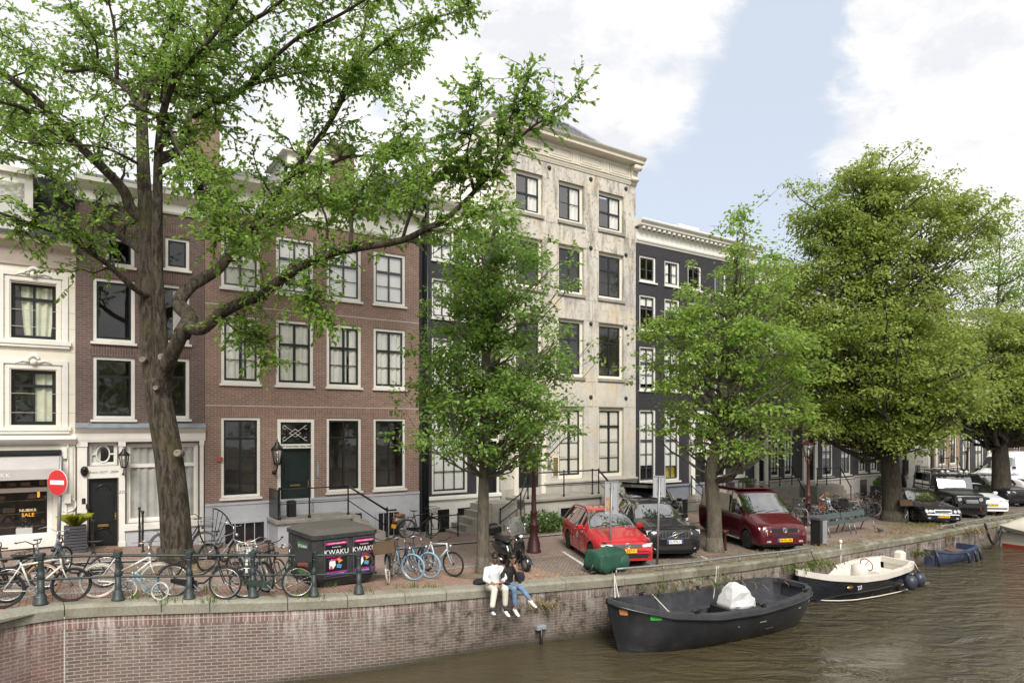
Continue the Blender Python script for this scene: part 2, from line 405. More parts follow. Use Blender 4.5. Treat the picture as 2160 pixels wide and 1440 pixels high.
# quay wall: brickwork > coping stones
_s=0;S0=0
for a,b in zip(EDGE,EDGE[1:]):
    _s+=(b-a).length
    if b.y>1 and b.x/b.y*FPX+CX<193 and b.y<20:S0=_s
def wallmat():
    t=NT('quay_brick');vec=t.coord('UV')
    sp=t.node('ShaderNodeSeparateXYZ');t.l.new(vec,sp.inputs[0])
    b=t.node('ShaderNodeTexBrick');t.l.new(vec,b.inputs['Vector']);b.inputs['Scale'].default_value=1
    b.inputs['Brick Width'].default_value=.22;b.inputs['Row Height'].default_value=.069;b.inputs['Mortar Size'].default_value=.009;b.inputs['Mortar Smooth'].default_value=.15
    t.put(b.inputs['Color1'],(.180,.122,.102));t.put(b.inputs['Color2'],(.118,.090,.079));t.put(b.inputs['Mortar'],(.36,.31,.285))
    # soldier course under the coping
    mp_=t.node('ShaderNodeMapping');t.l.new(vec,mp_.inputs[0]);mp_.inputs['Rotation'].default_value=(0,0,R(90));mp_.inputs['Location'].default_value=(.1,0,0)
    b2=t.node('ShaderNodeTexBrick');t.l.new(mp_.outputs[0],b2.inputs['Vector']);b2.inputs['Scale'].default_value=1;b2.offset=0
    b2.inputs['Brick Width'].default_value=.3;b2.inputs['Row Height'].default_value=.085;b2.inputs['Mortar Size'].default_value=.011
    t.put(b2.inputs['Color1'],(.235,.125,.105));t.put(b2.inputs['Color2'],(.165,.095,.085));t.put(b2.inputs['Mortar'],(.38,.33,.30))
    top=t.math('LESS_THAN',sp.outputs[1],.22)
    c=t.mix(top,b.outputs['Color'],b2.outputs['Color'])
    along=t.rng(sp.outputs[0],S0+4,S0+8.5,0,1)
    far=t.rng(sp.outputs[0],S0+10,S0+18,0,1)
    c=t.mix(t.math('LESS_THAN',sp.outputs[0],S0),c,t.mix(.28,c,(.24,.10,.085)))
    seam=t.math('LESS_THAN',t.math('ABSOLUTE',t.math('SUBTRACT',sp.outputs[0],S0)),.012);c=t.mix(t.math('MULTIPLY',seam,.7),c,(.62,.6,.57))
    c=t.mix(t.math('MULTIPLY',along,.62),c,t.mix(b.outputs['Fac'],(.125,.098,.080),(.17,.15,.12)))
    st=t.node('ShaderNodeMapping');t.l.new(vec,st.inputs[0]);st.inputs['Scale'].default_value=(6.5,.75,1)
    n1=t.noise(st.outputs[0],1.1,8,.68);n2=t.noise(vec,.7,7,.62);n3=t.noise(vec,3.2,7,.7)
    salt=t.math('MULTIPLY',t.rng(n1,.46,.58),t.rng(sp.outputs[1],.05,1.0,1.0,.0))
    salt=t.math('MULTIPLY',salt,t.math('MULTIPLY',t.rng(n2,.35,.62),t.rng(n3,.36,.58,.25,1)))
    c=t.mix(t.math('MULTIPLY',salt,.95),c,(.70,.66,.63))
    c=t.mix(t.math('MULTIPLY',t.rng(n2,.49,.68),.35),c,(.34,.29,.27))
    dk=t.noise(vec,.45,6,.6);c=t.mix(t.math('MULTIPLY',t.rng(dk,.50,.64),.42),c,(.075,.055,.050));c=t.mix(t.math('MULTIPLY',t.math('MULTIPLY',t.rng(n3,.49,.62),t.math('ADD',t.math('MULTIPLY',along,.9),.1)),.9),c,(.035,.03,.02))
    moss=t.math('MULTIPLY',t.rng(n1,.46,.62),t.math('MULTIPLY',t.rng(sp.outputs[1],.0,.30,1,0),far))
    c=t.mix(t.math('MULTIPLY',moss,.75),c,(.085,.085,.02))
    o=t.node('ShaderNodeTexCoord');sz=t.node('ShaderNodeSeparateXYZ');t.l.new(o.outputs['Object'],sz.inputs[0])
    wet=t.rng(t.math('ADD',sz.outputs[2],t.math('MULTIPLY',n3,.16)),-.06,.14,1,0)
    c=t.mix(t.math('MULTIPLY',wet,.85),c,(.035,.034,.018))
    t.bump(t.math('ADD',t.math('SUBTRACT',1.0,b.outputs['Fac']),t.math('MULTIPLY',n3,.8)),.6,.012)
    return t.done(c,.85)
def copingmat():
    t=NT('mossy_granite');v=t.coord('Object');n=t.noise(v,24,4,.7);n2=t.noise(v,1.1,7,.65);g=t.node('ShaderNodeNewGeometry')
    c=t.mix(t.rng(n,.35,.65),(.21,.20,.17),(.33,.32,.27));c=t.mix(t.math('MULTIPLY',g.outputs['Random Per Island'],.35),c,(.30,.28,.20))
    c=t.mix(t.math('MULTIPLY',t.rng(n2,.48,.68),.6),c,(.125,.115,.06))
    far=t.node('ShaderNodeTexCoord');s_=t.node('ShaderNodeSeparateXYZ');t.l.new(far.outputs['Object'],s_.inputs[0])
    mo=t.math('MULTIPLY',t.rng(s_.outputs[0],-1,6),t.rng(t.noise(v,1.7,7,.7),.36,.6))
    c=t.mix(t.math('MULTIPLY',mo,.72),c,(.085,.07,.03))
    t.bump(n,.35,.01);return t.done(c,.85)
root=empty('quay_wall',(0,0,0),0,'brick quay wall with stone coping rising out of the canal','quay wall')
mb=MB();uv=[];s_=0;prev=None;prof=(0,.3,.7,1.1,1.6,2.4,3.4)
low=offset(EDGE,.04)
for i,p in enumerate(EDGE):
    if prev is not None:s_+=(p-prev).length
    prev=p
    for h in prof:
        q=low[i];z=max(p.z-.22-h,-.9);b=offset_b=h*.03
        mb.v.append((q.x,q.y,z));uv.append((s_,p.z-.22-z))
n=len(prof)
for i in range(len(EDGE)-1):
    for j in range(n-1):
        mb.f.append((i*n+j,i*n+j+1,(i+1)*n+j+1,(i+1)*n+j));mb.m.append(0);mb.sm.append(False)
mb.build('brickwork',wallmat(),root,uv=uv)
mb=MB();rnd=random.Random(5)
stones=resample(EDGE,.35)
for p in stones:p.z=zg(tof(p))
inn=offset(stones,.46);i=0
while i<len(stones)-2:
    k=min(rnd.choice((2,3,4,4,5,5)),len(stones)-1-i);rings=[];dz=rnd.uniform(-.008,.012)
    for j in range(k+1):
        a,b=stones[i+j].copy(),inn[i+j].copy();v=(b-a).normalized()
        e=(stones[min(i+j+1,len(stones)-1)]-stones[max(i+j-1,0)]).normalized()*(.008 if j==0 else-.008 if j==k else 0)
        z=a.z+.02+dz;Z=Vector((0,0,1))
        ring=[a-Z*.22,a+Vector((0,0,z-a.z-.06))-v*.012,a+v*.025+Vector((0,0,z-a.z-.015)),a+v*.07+Vector((0,0,z-a.z)),b+Vector((0,0,z-a.z)),b-Z*.22]
        rings.append([q+e for q in ring])
    mb.rings(rings);i+=k
mb.build('coping',copingmat(),root)

# water
def watermat():
    t=NT('canal_water');v=t.coord('Object',rot=(0,0,-ROT),scale=(.55,1.3,1));sp=t.node('ShaderNodeSeparateXYZ');t.l.new(t.coord('Object'),sp.inputs[0])
    n1=t.noise(v,1.25,5,.6,.9);n2=t.noise(v,4.5,4,.55,.6);n3=t.noise(t.coord('Object'),.16,3)
    calm=t.rng(t.math('ADD',sp.outputs[0],t.math('MULTIPLY',n3,4.0)),3.0,13.0,.25,1.0)
    n=t.node('ShaderNodeBump');n.inputs['Distance'].default_value=.42;t.l.new(t.math('MULTIPLY',calm,.8),n.inputs['Strength']);t.l.new(n1,n.inputs['Height'])
    b2=t.bump(n2,.26,.10,n.outputs[0])
    c=t.mix(t.rng(n3,.35,.65),(.072,.058,.031),(.054,.045,.026))
    return t.done(c,.03,spec=.6)
mb=MB();mb.quad((-9.4,-60,WZ),(420,-60,WZ),(420,400,WZ),(-9.4,400,WZ))
tag(mb.build('water',watermat()),kind='structure')
# ================================================================== the row of canal houses
K['brownbrick']=brick('brown_brick',(.31,.168,.118),(.215,.122,.098),(.36,.31,.27),.21,.066,.010,grime=.28,gcol=(.13,.085,.075))
K['purplebrick']=brick('purple_brick',(.175,.108,.092),(.120,.080,.074),(.22,.185,.165),.21,.066,.009,grime=.3,gcol=(.07,.055,.05))
K['blackbrick']=brick('black_painted_brick',(.044,.042,.052),(.032,.031,.040),(.026,.025,.032),.21,.066,.012,grime=.25,gcol=(.055,.052,.058),bump=.8,rough=.6)
K['greybrick']=brick('dark_grey_brick',(.070,.066,.074),(.052,.050,.058),(.04,.039,.045),.21,.066,.011,grime=.25,gcol=(.08,.075,.075),bump=.7)
K['orangebrick']=brick('pale_orange_brick',(.36,.215,.145),(.30,.175,.125),(.34,.27,.22),.21,.066,.009,grime=.2,gcol=(.28,.19,.14))
K['redbrick']=brick('red_brown_brick',(.19,.095,.072),(.14,.075,.06),(.2,.15,.13),.21,.066,.009)
K['soldier']=brick('brick_lintel_course',(.30,.165,.118),(.22,.125,.10),(.32,.27,.23),.4,.068,.010,vert=True,grime=.15)
K['soldierp']=brick('purple_lintel_course',(.16,.090,.075),(.11,.068,.062),(.22,.18,.16),.4,.068,.010,vert=True,grime=.15)
def plastermat():
    t=NT('weathered_stone_front');v=t.coord('Object');vs_=t.coord('Object',(1.6,1.6,.35))
    n1=t.noise(v,.42,5,.6);n2=t.noise(vs_,1.5,9,.7);n3=t.noise(v,6,8,.72);n4=t.noise(v,.8,4,.5,.5)
    c=t.mix(t.rng(n1,.38,.62),(.51,.485,.44),(.61,.56,.475))
    c=t.mix(t.math('MULTIPLY',t.rng(n4,.52,.70),.55),c,(.48,.475,.47))
    sp=t.node('ShaderNodeSeparateXYZ');t.l.new(v,sp.inputs[0]);hi=t.rng(sp.outputs[2],5.5,12.5,.3,1)
    c=t.mix(t.math('MULTIPLY',t.math('MULTIPLY',t.rng(n2,.47,.62),hi),.9),c,(.20,.18,.16))
    c=t.mix(t.math('MULTIPLY',t.math('MULTIPLY',t.rng(n3,.53,.64),hi),.85),c,(.13,.12,.11))
    c=t.mix(t.math('MULTIPLY',t.rng(t.noise(v,.9,3),.56,.68),.55),c,(.56,.43,.25))
    t.bump(n3,.15,.01);return t.done(c,.8)
K['plaster']=plastermat()
K['plinthstone']=M('grey_limestone',(.40,.38,.34),.8,var=.16,scale=2,dirt=.45,dcol=(.22,.20,.18),bump=.1)
K['lightstone']=M('pale_limestone',(.52,.50,.47),.8,var=.1,scale=2,dirt=.3,dcol=(.3,.28,.26))

def wall_cells(mb,x0,x1,z0,z1,holes,y=0.0):
    xs=sorted({x0,x1,*[min(max(h[i],x0),x1)for h in holes for i in(0,1)]});zs=sorted({z0,z1,*[min(max(h[i],z0),z1)for h in holes for i in(2,3)]})
    for a,b in zip(xs,xs[1:]):
        for c,d in zip(zs,zs[1:]):
            mx,mz=(a+b)/2,(c+d)/2
            if any(h[0]<mx<h[1]and h[2]<mz<h[3]for h in holes):continue
            mb.quad((a,y,c),(b,y,c),(b,y,d),(a,y,d))
class House:
    def __init__(s,name,label,px0,px1,top,wallm,depth=11.0,setback=0.0,t0=None,t1=None):
        s.t0=fac(px0)[0]if t0 is None else t0;s.t1=fac(px1)[0]if t1 is None else t1;s.W=s.t1-s.t0
        s.zb=zg((s.t0+s.t1)/2)-.1;b=td(s.t0,-setback,s.zb)
        s.root=empty(name,b,ROT,label,'house');s.top=top-s.zb;s.wm=wallm;s.holes=[];s.depth=depth
    def X(s,px):return fac(px)[0]-s.t0
    def Z(s,px,py):return fac(px,py)[1]-s.zb
    def hole(s,x0,x1,z0,z1):s.holes.append((x0,x1,z0,z1))
    def walls(s,z0=0.0,reveal=.16,name='wall',m=None,side=None):
        mb=MB();wall_cells(mb,0,s.W,z0,s.top,[h for h in s.holes if h[3]>z0])
        for x0,x1,a,b in s.holes:
            if b<=z0:continue
            mb.quad((x0,0,a),(x0,0,b),(x0,reveal,b),(x0,reveal,a));mb.quad((x1,0,b),(x1,0,a),(x1,reveal,a),(x1,reveal,b))
            mb.quad((x0,0,b),(x1,0,b),(x1,reveal,b),(x0,reveal,b));mb.quad((x0,reveal,a),(x1,reveal,a),(x1,0,a),(x0,0,a))
        mb.quad((0,s.depth,z0),(0,0,z0),(0,0,s.top),(0,s.depth,s.top));mb.quad((s.W,0,z0),(s.W,s.depth,z0),(s.W,s.depth,s.top),(s.W,0,s.top))
        mb.quad((s.W,s.depth,z0),(0,s.depth,z0),(0,s.depth,s.top),(s.W,s.depth,s.top))
        o=mb.build(name,m or s.wm,s.root)
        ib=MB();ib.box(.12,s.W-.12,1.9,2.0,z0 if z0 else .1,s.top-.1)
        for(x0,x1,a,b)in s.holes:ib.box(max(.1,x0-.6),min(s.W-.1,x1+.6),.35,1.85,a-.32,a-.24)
        ib.build('interior',K['room'],s.root);return o
    def window(s,x0,x1,z0,z1,cols=2,bars=(),thick=None,fm='white',sm='black',fw=.085,sw=.05,y=.10,curtain=None,cm='curtain',sill='white',hole=True,glass='glass',mull=.05,bar=.022,sillh=.07,fthick=.09):
        if hole:s.hole(x0,x1,z0,z1)
        f=MB();e=.004
        f.box(x0+e,x0+fw,y,y+fthick,z0+e,z1-e);f.box(x1-fw,x1-e,y,y+fthick,z0+e,z1-e)
        f.box(x0+fw,x1-fw,y+.002,y+fthick,z1-fw,z1-e);f.box(x0+fw,x1-fw,y+.002,y+fthick,z0+e,z0+fw)
        w=f.build('window',K[fm],s.root)
        a0,a1,c0,c1=x0+fw,x1-fw,z0+fw,z1-fw;q=MB();ys=y+.035;yt=y+.08
        q.box(a0,a0+sw,ys,yt,c0,c1);q.box(a1-sw,a1,ys,yt,c0,c1);q.box(a0+sw,a1-sw,ys+.002,yt,c1-sw,c1);q.box(a0+sw,a1-sw,ys+.002,yt,c0,c0+sw*1.3)
        for k in range(1,cols):
            x=a0+(a1-a0)*k/cols;q.box(x-mull/2,x+mull/2,ys+.004,yt,c0+sw,c1-sw)
        for b in bars:
            z=c1-(c1-c0)*b;q.box(a0+sw,a1-sw,ys+.008,yt,z-bar/2,z+bar/2)
        if thick is not None:
            z=c1-(c1-c0)*thick;q.box(a0,a1,ys-.012,yt,z-.04,z+.04)
        q.build('sash',K[sm],w)
        g=MB();g.quad((a0,y+.06,c0),(a1,y+.06,c0),(a1,y+.06,c1),(a0,y+.06,c1));g.build('pane',K[glass],w)
        if curtain:s.curtain(w,a0,a1,c0,c1,y+.10,curtain,cm)
        if sill:
            sl=MB();sl.box(x0-.05,x1+.05,-.07,y-.002,z0-sillh,z0-.002);sl.build('sill',K[sill],w)
        return w
    def curtain(s,w,x0,x1,z0,z1,y,kind,cm):
        c=MB();c.smooth=True
        def drape(xa,xb,taper=0.0,zlo=z0):
            n=max(10,int((xb-xa)*42));rr=random.Random(int(x0*977+z0*31));ph=rr.random()*6;rows=[]
            for k in range(6):
                v=k/5;row=[]
                for i in range(n+1):
                    u_=i/n;xx=xa+(xb-xa)*u_;xx+=taper*v*v*(xb-xa)*(u_-.5 if taper<0 else(1-u_)if xa<=x0+.05 else-u_)
                    yy=y+.022*math.sin(u_*n*.75+ph+.4*math.sin(u_*7))+.012*math.sin(u_*23)
                    row.append((xx,yy,z1-(z1-zlo)*v))
                rows.append(row)
            c.rings(rows,closed=False,cap0=False,cap1=False)
        if kind=='full':drape(x0,x1)
        elif kind=='pair':drape(x0,x0+(x1-x0)*.36);drape(x1-(x1-x0)*.36,x1)
        elif kind=='right':drape(x0+(x1-x0)*.52,x1)
        elif kind=='tied':drape(x0+(x1-x0)*.18,x1,-.22)
        elif kind=='left':drape(x0,x0+(x1-x0)*.4)
        elif kind=='wide':drape(x0,x0+(x1-x0)*.62);drape(x1-(x1-x0)*.3,x1)
        elif isinstance(kind,float):
            zb_=z1-(z1-z0)*kind;n=24;row0=[(x0+(x1-x0)*i/n,y,z1)for i in range(n+1)]
            row1=[(x0+(x1-x0)*i/n,y,zb_-(.03*abs(math.sin(i*.9))if kind<.95 else 0))for i in range(n+1)];c.rings([row0,row1],closed=False,cap0=False,cap1=False)
        elif kind=='shutters':
            xm=(x0+x1)/2
            for a,b in((x0,xm-.01),(xm+.01,x1)):
                c.smooth=False;c.box(a,b,y,y+.03,z0,z1)
                nn=4
                for k in range(nn):
                    zz0=z0+(z1-z0)*(k+.12)/nn;zz1=z0+(z1-z0)*(k+.88)/nn;c.box(a+.09,b-.09,y-.018,y-.001,zz0,zz1)
        c.build('curtain' if kind not in('shutters',)and not isinstance(kind,float)else 'shutters' if kind=='shutters' else 'blind',K[cm],w)
    def lintel(s,x0,x1,z,h=.36,sp=.1,m='soldier',cam_=.0):
        b=MB();b.prism([(x0-.02,z),(x1+.02,z),(x1+sp,z+h),(x0-sp,z+h)],-.004,.05);b.build('lintel',K[m],s.root)
    def door(s,x0,x1,z0,z1,m='darkgreen',panels=((.06,.40),(.46,.95)),y=.14,knob='left',slot=True):
        s.hole(x0,x1,z0,z1);b=MB();b.box(x0+.003,x1-.003,y+.02,y+.07,z0+.003,z1-.003)
        w,h=x1-x0,z1-z0
        for a,c in panels:
            for(i,yy)in((.10,y+.005),(.15,y-.012)):
                b.box(x0+w*i,x1-w*i,yy,y+.021,z0+h*a+w*(i-.1),z0+h*c-w*(i-.1))
        o=b.build('door',K[m],s.root)
        k=MB();kx=x1-w*.06 if knob=='right' else x0+w*.06;k.ell((kx,y-.03,z0+h*.44),.03,.03,.03,8,6);k.box(kx-.02,kx+.02,y-.005,y+.018,z0+h*.40,z0+h*.5);k.build('handle',K['brass'],o)
        if slot:q=MB();q.bbox(x0+w*.33,x1-w*.33,y-.02,y+.018,z0+h*.43-.03,z0+h*.43+.03,.008);q.build('letter_slot',K['brass'],o)
        return o
    def band(s,name,m,z0,z1,y=-.03,x0=None,x1=None,back=.06,parent=None):
        b=MB();b.box(0.002 if x0 is None else x0,s.W-.002 if x1 is None else x1,y,back,z0,z1);return b.build(name,K[m]if isinstance(m,str)else m,parent or s.root)
    def profile(s,name,m,pts,x0=None,x1=None,parent=None):
        x0=-.02 if x0 is None else x0;x1=s.W+.02 if x1 is None else x1
        b=MB();b.rings([[(x,-o,z)for o,z in pts]+[(x,.02,pts[-1][1]),(x,.02,pts[0][1])]for x in(x0,x1)]);o=b.build(name,K[m]if isinstance(m,str)else m,parent or s.root);return fix_normals(o)
    def roof(s,z,rise=2.6,m='roof',hip=0.0,back=None,front=.0):
        b=MB();d=back or s.depth;yr=d/2;h=hip
        A=[(0,front,z),(s.W,front,z),(s.W,d,z),(0,d,z),(h,yr,z+rise),(s.W-h,yr,z+rise)]
        b.add(A,[(0,1,5,4),(2,3,4,5),(1,2,5),(3,0,4),(3,2,1,0)]);return b.build('roof',K[m]if isinstance(m,str)else m,s.root)
    def chimney(s,x,y,z,h=1.3,w=.8,m='redbrick'):
        b=MB();b.box(x-w/2,x+w/2,y-.35,y+.35,z,z+h);b.box(x-w/2-.06,x+w/2+.06,y-.41,y+.41,z+h,z+h+.1);b.lathe([(.11,z+h+.1),(.1,z+h+.4),(.07,z+h+.4)],(x-.18,y,0),8);b.lathe([(.11,z+h+.1),(.1,z+h+.4),(.07,z+h+.4)],(x+.18,y,0),8)
        return b.build('chimney',K[m],s.root)
K['lace']=M('grey_lace',(.46,.45,.43),.9);K['brass']=M('brass',(.45,.33,.12),.3,.9,var=.15)
K['wallglass']=glassy('lantern_glass',(.9,.9,.85),.1)
K['ironbolt']=M('iron_wall_anchor',(.03,.027,.025),.7,var=.3)

def railing(mb,pts,h=.95,r=.022,posts=True,mid=True):
    top=[Vector(p)+Vector((0,0,h))for p in pts];mb.tube(top,r,6)
    if mid:mb.tube([Vector(p)+Vector((0,0,h*.5))for p in pts],r*.7,5)
    if posts:
        for p in pts:
            mb.lathe([(.05,0),(.05,.05),(.03,.09),(.026,h*.5),(.036,h*.53),(.026,h*.56),(.026,h-.03),(.042,h),(.042,h+.05),(.0,h+.08)],p,7)
def steps(mb,x0,x1,y0,z0,n,rise,tread,sgn=1,dir='y'):
    for k in range(n):
        if dir=='y':mb.box(x0,x1,y0-tread*(n-k),y0-tread*(n-k-1)-.001,z0,z0+rise*(k+1))
        else:
            a=x0+sgn*tread*k;mb.box(min(a,a+sgn*tread),max(a,a+sgn*tread)-.001,y0-x1,y0,z0,z0+rise*(n-k))
def wall_lantern(h,x,z,s_=1.0,out=.32):
    e=MB();e.tube([(x,0,z-.45*s_),(x,-out*.6,z-.42*s_),(x,-out,z-.28*s_),(x,-out,z-.2*s_)],.02*s_,6);e.lathe([(.07*s_,-.03),(.05*s_,.03)],M=Matrix.Translation((x,-.02,z-.45*s_))@Matrix.Rotation(R(90),4,'X'),n=8)
    c=(x,-out,z);e.lathe([(.09*s_,-.22*s_),(.095*s_,-.18*s_),(.085*s_,-.17*s_)],c,6);e.lathe([(.17*s_,.2*s_),(.185*s_,.23*s_),(.07*s_,.36*s_),(.06*s_,.42*s_),(.015*s_,.46*s_),(.02*s_,.5*s_),(0,.53*s_)],c,6)
    for k in range(6):
        a=k*math.pi/3;e.tube([(x+.09*s_*math.cos(a),-out+.09*s_*math.sin(a),z-.18*s_),(x+.165*s_*math.cos(a),-out+.165*s_*math.sin(a),z+.21*s_)],.010*s_,4)
    o=e.build('wall_lantern',K['iron'],h.root)
    g=MB();g.lathe([(.085*s_,-.17*s_),(.155*s_,.2*s_)],c,6);g.build('lantern_glass',K['wallglass'],o);return o
def cell_window(h,x0,x1,z0,z1,plinthname=True):
    w=h.window(x0,x1,z0,z1,3,(.5,),fm='black',sm='black',fw=.05,sw=.03,y=.12,sill=None,bar=.03);return w

# ---------------------------------------------------------------- cream house with the shop
A=House('cream_house','cream plastered house with taupe cornice above a shop with grey awning',-150,159,fac(80,519)[1],K['cream'])
def zrow(h,px,y0,y1):return h.Z(px,y1),h.Z(px,y0)
K['creamjoint']=K['cream']
for(py0,py1,cur)in((596,714,'tied'),(780,896,'right')):
    z0,z1=zrow(A,70,py0,py1)
    for(a,b)in((23,118),(-118,-40)):
        x0,x1=A.X(a),A.X(b);w=A.window(x0,x1,z0,z1,2,(),.27,fm='black',sm='black',fw=.05,sw=.04,y=.16,curtain=cur,cm='greencurtain',sill=None)
        t=MB()
        for(o,d,yy)in((.28,.16,-.05),(.12,.03,-.025)):
            t.box(x0-o,x0-d,yy,.02,z0-.05,z1+d);t.box(x1+d,x1+o,yy,.02,z0-.05,z1+d);t.box(x0-o,x1+o,yy,.02,z1+d,z1+o)
        t.box(x0-.36,x1+.36,-.11,.02,z0-.16,z0-.05);t.box(x0-.32,x1+.32,-.08,.02,z0-.24,z0-.16)
        xm=(x0+x1)/2
        for k in range(7):
            a_=R(30+k*20);t.ell((xm+.12*math.cos(a_),-.07,z1+.26+.13*math.sin(a_)),.045,.04,.06,7,5)
        t.ell((xm,-.08,z1+.22),.09,.06,.09,9,6)
        for s_ in(-1,1):t.tube([(xm+s_*.1,-.06,z1+.22),(xm+s_*.25,-.05,z1+.25),(xm+s_*.42,-.04,z1+.17)],[.05,.04,.02],6)
        t.build('surround',K['white'],w)
zf=A.Z(80,556);A.profile('cornice','taupe',[(.05,zf),(.07,zf+.3),(.08,zf+.32),(.12,zf+.36),(.2,zf+.42),(.32,zf+.52),(.34,zf+.62),(.36,zf+.64)])
A.band('frieze_moulding','taupe',zf-.09,zf-.003,-.05)
m=MB()
for z in[A.Z(80,y)for y in(740,655,830,925,600,690,870)]:m.box(.01,A.W-.01,-.004,.01,z-.006,z+.006)
m.build('plaster_joints',M('plaster_joint',(.50,.46,.38),.8),A.root)
b=MB();zt=zf+.64;b.add([(0,.2,zt),(A.W,.2,zt),(A.W,2.0,zt+2.4),(0,2.0,zt+2.4),(0,9,zt+2.4),(A.W,9,zt+2.4)],[(0,1,2,3),(3,2,5,4)]);b.quad((A.W,.2,zt),(A.W,9,zt),(A.W,9,zt+2.4),(A.W,2,zt+2.4));b.build('roof',brick('slate_roof',(.075,.075,.085),(.05,.05,.06),(.03,.03,.035),.3,.2,.01),A.root)
xd0,xd1=A.X(-40),A.X(68);b=MB();b.box(xd0,xd1,.45,2.6,zt-.02,zt+1.9);b.box(xd0-.1,xd1+.1,.33,2.7,zt+1.9,zt+2.05);dm=b.build('dormer',K['white'],A.root)
b=MB();b.box(xd0+.2,xd1-.2,.43,.448,zt+.25,zt+1.65);b.build('dormer_window',K['glass2'],dm)
# shop front
zs0,zs1=A.Z(80,935),A.Z(80,926)
A.profile('shop_cornice','white',[(.04,zs0-.05),(.1,zs0),(.22,zs0+.1),(.25,zs1),(.05,zs1+.1)])
x0,x1=A.X(-140),A.X(111);z0,z1=A.Z(60,1137),A.Z(60,1002)
K['display']=M('shop_display',(.30,.22,.17),.8,var=.6,scale=1.6)
w=A.window(x0,x1,z0,z1,1,(.2,),fm='white',sm='white',fw=.1,sw=.03,y=.1,sill=None,bar=.12)
b=MB();rr=random.Random(2)
for k in range(16):
    xx=rr.uniform(x0+.3,x1-.2);zz=z0+.25+.38*rr.randrange(4);b.bbox(xx,xx+rr.uniform(.12,.3),1.2,1.4,zz,zz+rr.uniform(.08,.25),.02)
for k in range(4):b.box(x0+.2,x1-.2,1.2,1.6,z0+.2+.38*k,z0+.23+.38*k)
b.build('shelves',K['display'],w)
xp=A.X(49);b=MB();b.bbox(A.X(31),A.X(67),.5,.9,z0+.05,A.Z(50,1118),.01);b.build('display_plinth',K['blind'],w)
b=MB();
for dx in(-.07,.07):b.ell((A.X(52)+dx,.62,A.Z(50,1118)+.06),.05,.11,.05,9,6);b.tube([(A.X(52)+dx,.55,A.Z(50,1118)+.06),(A.X(52)+dx,.52,A.Z(50,1118)+.14)],.035,6)
b.build('shoes',K['black'],w)
def neon(name,col,e):
    t=NT(name);t.put(t.bsdf.inputs['Emission Color'],col);t.bsdf.inputs['Emission Strength'].default_value=e;return t.done(col)
K['neon']=neon('lit_sign',(1,.42,.05),.6);K['neonw']=neon('lit_sign_pale',(1,.75,.4),.5)
text_mesh('shop_sign','NUBIKK',.11,K['neonw'],w,(A.X(58),.3,A.Z(58,1078)),sx=1.0);text_mesh('sale_sign','SALE',.14,K['neon'],w,(A.X(58),.3,A.Z(58,1088)))
b=MB()
for(px,py)in((80,1044),(105,1050)):b.lathe([(.03,0),(.03,.28)],(A.X(px),.5,A.Z(px,py)-.1),6)
b.build('shop_lights',K['neon'],w)
K['awning']=M('grey_awning_cloth',(.45,.43,.42),.85,var=.06)
ya=A.Z(60,958);yb=A.Z(60,988);xr=A.X(127);b=MB();aw=[(-.02,ya),(-.75,yb+.02),(-.75,yb-.26),(-.735,yb-.26),(-.735,yb),(-.02,ya-.03)]
b.rings([[(x,y,z)for y,z in aw]for x in(x0,xr)]);a_=b.build('awning',K['awning'],A.root)
b=MB();b.box(x0,xr+.02,-.2,-.02,ya+.01,ya+.12);b.tube([(xr,-.75,yb-.1),(xr,-.05,yb+.1)],.02,5);b.build('awning_case',K['black'],a_)
text_mesh('lettering','NUBIKK',.15,K['whiteink'],a_,(A.X(26),-.756,yb-.13),sx=1.1,align='RIGHT')
b=MB();xs0=A.X(126);b.box(xs0,A.W-.06,-.035,.02,A.Z(140,1150),zs0-.12);b.box(xs0+.08,A.W-.14,-.045,-.03,A.Z(140,1060),A.Z(140,985));b.torus(((xs0+A.W)/2,-.045,A.Z(140,1064)),.2,.02,'y',24,5);b.build('shop_panel',K['white'],A.root)
b=MB();b.bbox(A.W-.26,A.W-.1,-.16,.0,A.Z(150,1060),A.Z(150,1040),.01);b.tube([(A.W-.18,-.08,A.Z(150,1040)),(A.W-.18,-.05,A.Z(150,930))],.02,5);b.tube([(A.W-.22,-.08,A.Z(150,1060)),(A.W-.22,-.05,A.Z(150,1140))],.018,5);b.box(A.W-.32,A.W-.2,-.12,0,A.Z(150,966),A.Z(150,942));b.build('meter_box',K['white'],A.root)
A.band('plinth',M('dark_plinth',(.06,.065,.08),.6),0,A.Z(80,1153),-.06)
A.band('shop_sill','white',A.Z(80,1153)+.003,A.Z(80,1139),-.1,x0=x0-.1,x1=A.X(118))
A.walls()

# ---------------------------------------------------------------- narrow purple brick house with the white ground floor
B=House('purple_brick_house','narrow purple brick house with white ground floor and black front door',160,431,fac(300,404)[1],K['purplebrick'])
for(py,cur)in((((588,728),(600,730)),'right'),(((752,890),(754,889)),'left')):
    for(px0,px1),(a,b_),c in(((195,285),py[0],None),((330,400),py[1],cur)):
        pm=(px0+px1)/2;z0,z1=zrow(B,pm,a,b_);x0,x1=B.X(px0),B.X(px1)
        B.window(x0,x1,z0+.08,z1,1,(),.30 if a>700 else .0,y=.05,fw=.1,sw=.055,curtain=c,cm='curtain');B.lintel(x0,x1,z1,.33,.08,'soldierp')
for px0,px1 in((222,284),(348,400)):
    pm=(px0+px1)/2;z0,z1=zrow(B,pm,502,573 if px0>300 else 566);B.window(B.X(px0),B.X(px1),z0+.06,z1,1,(),y=.05,fw=.09);B.lintel(B.X(px0),B.X(px1),z1,.3,.06,'soldierp')
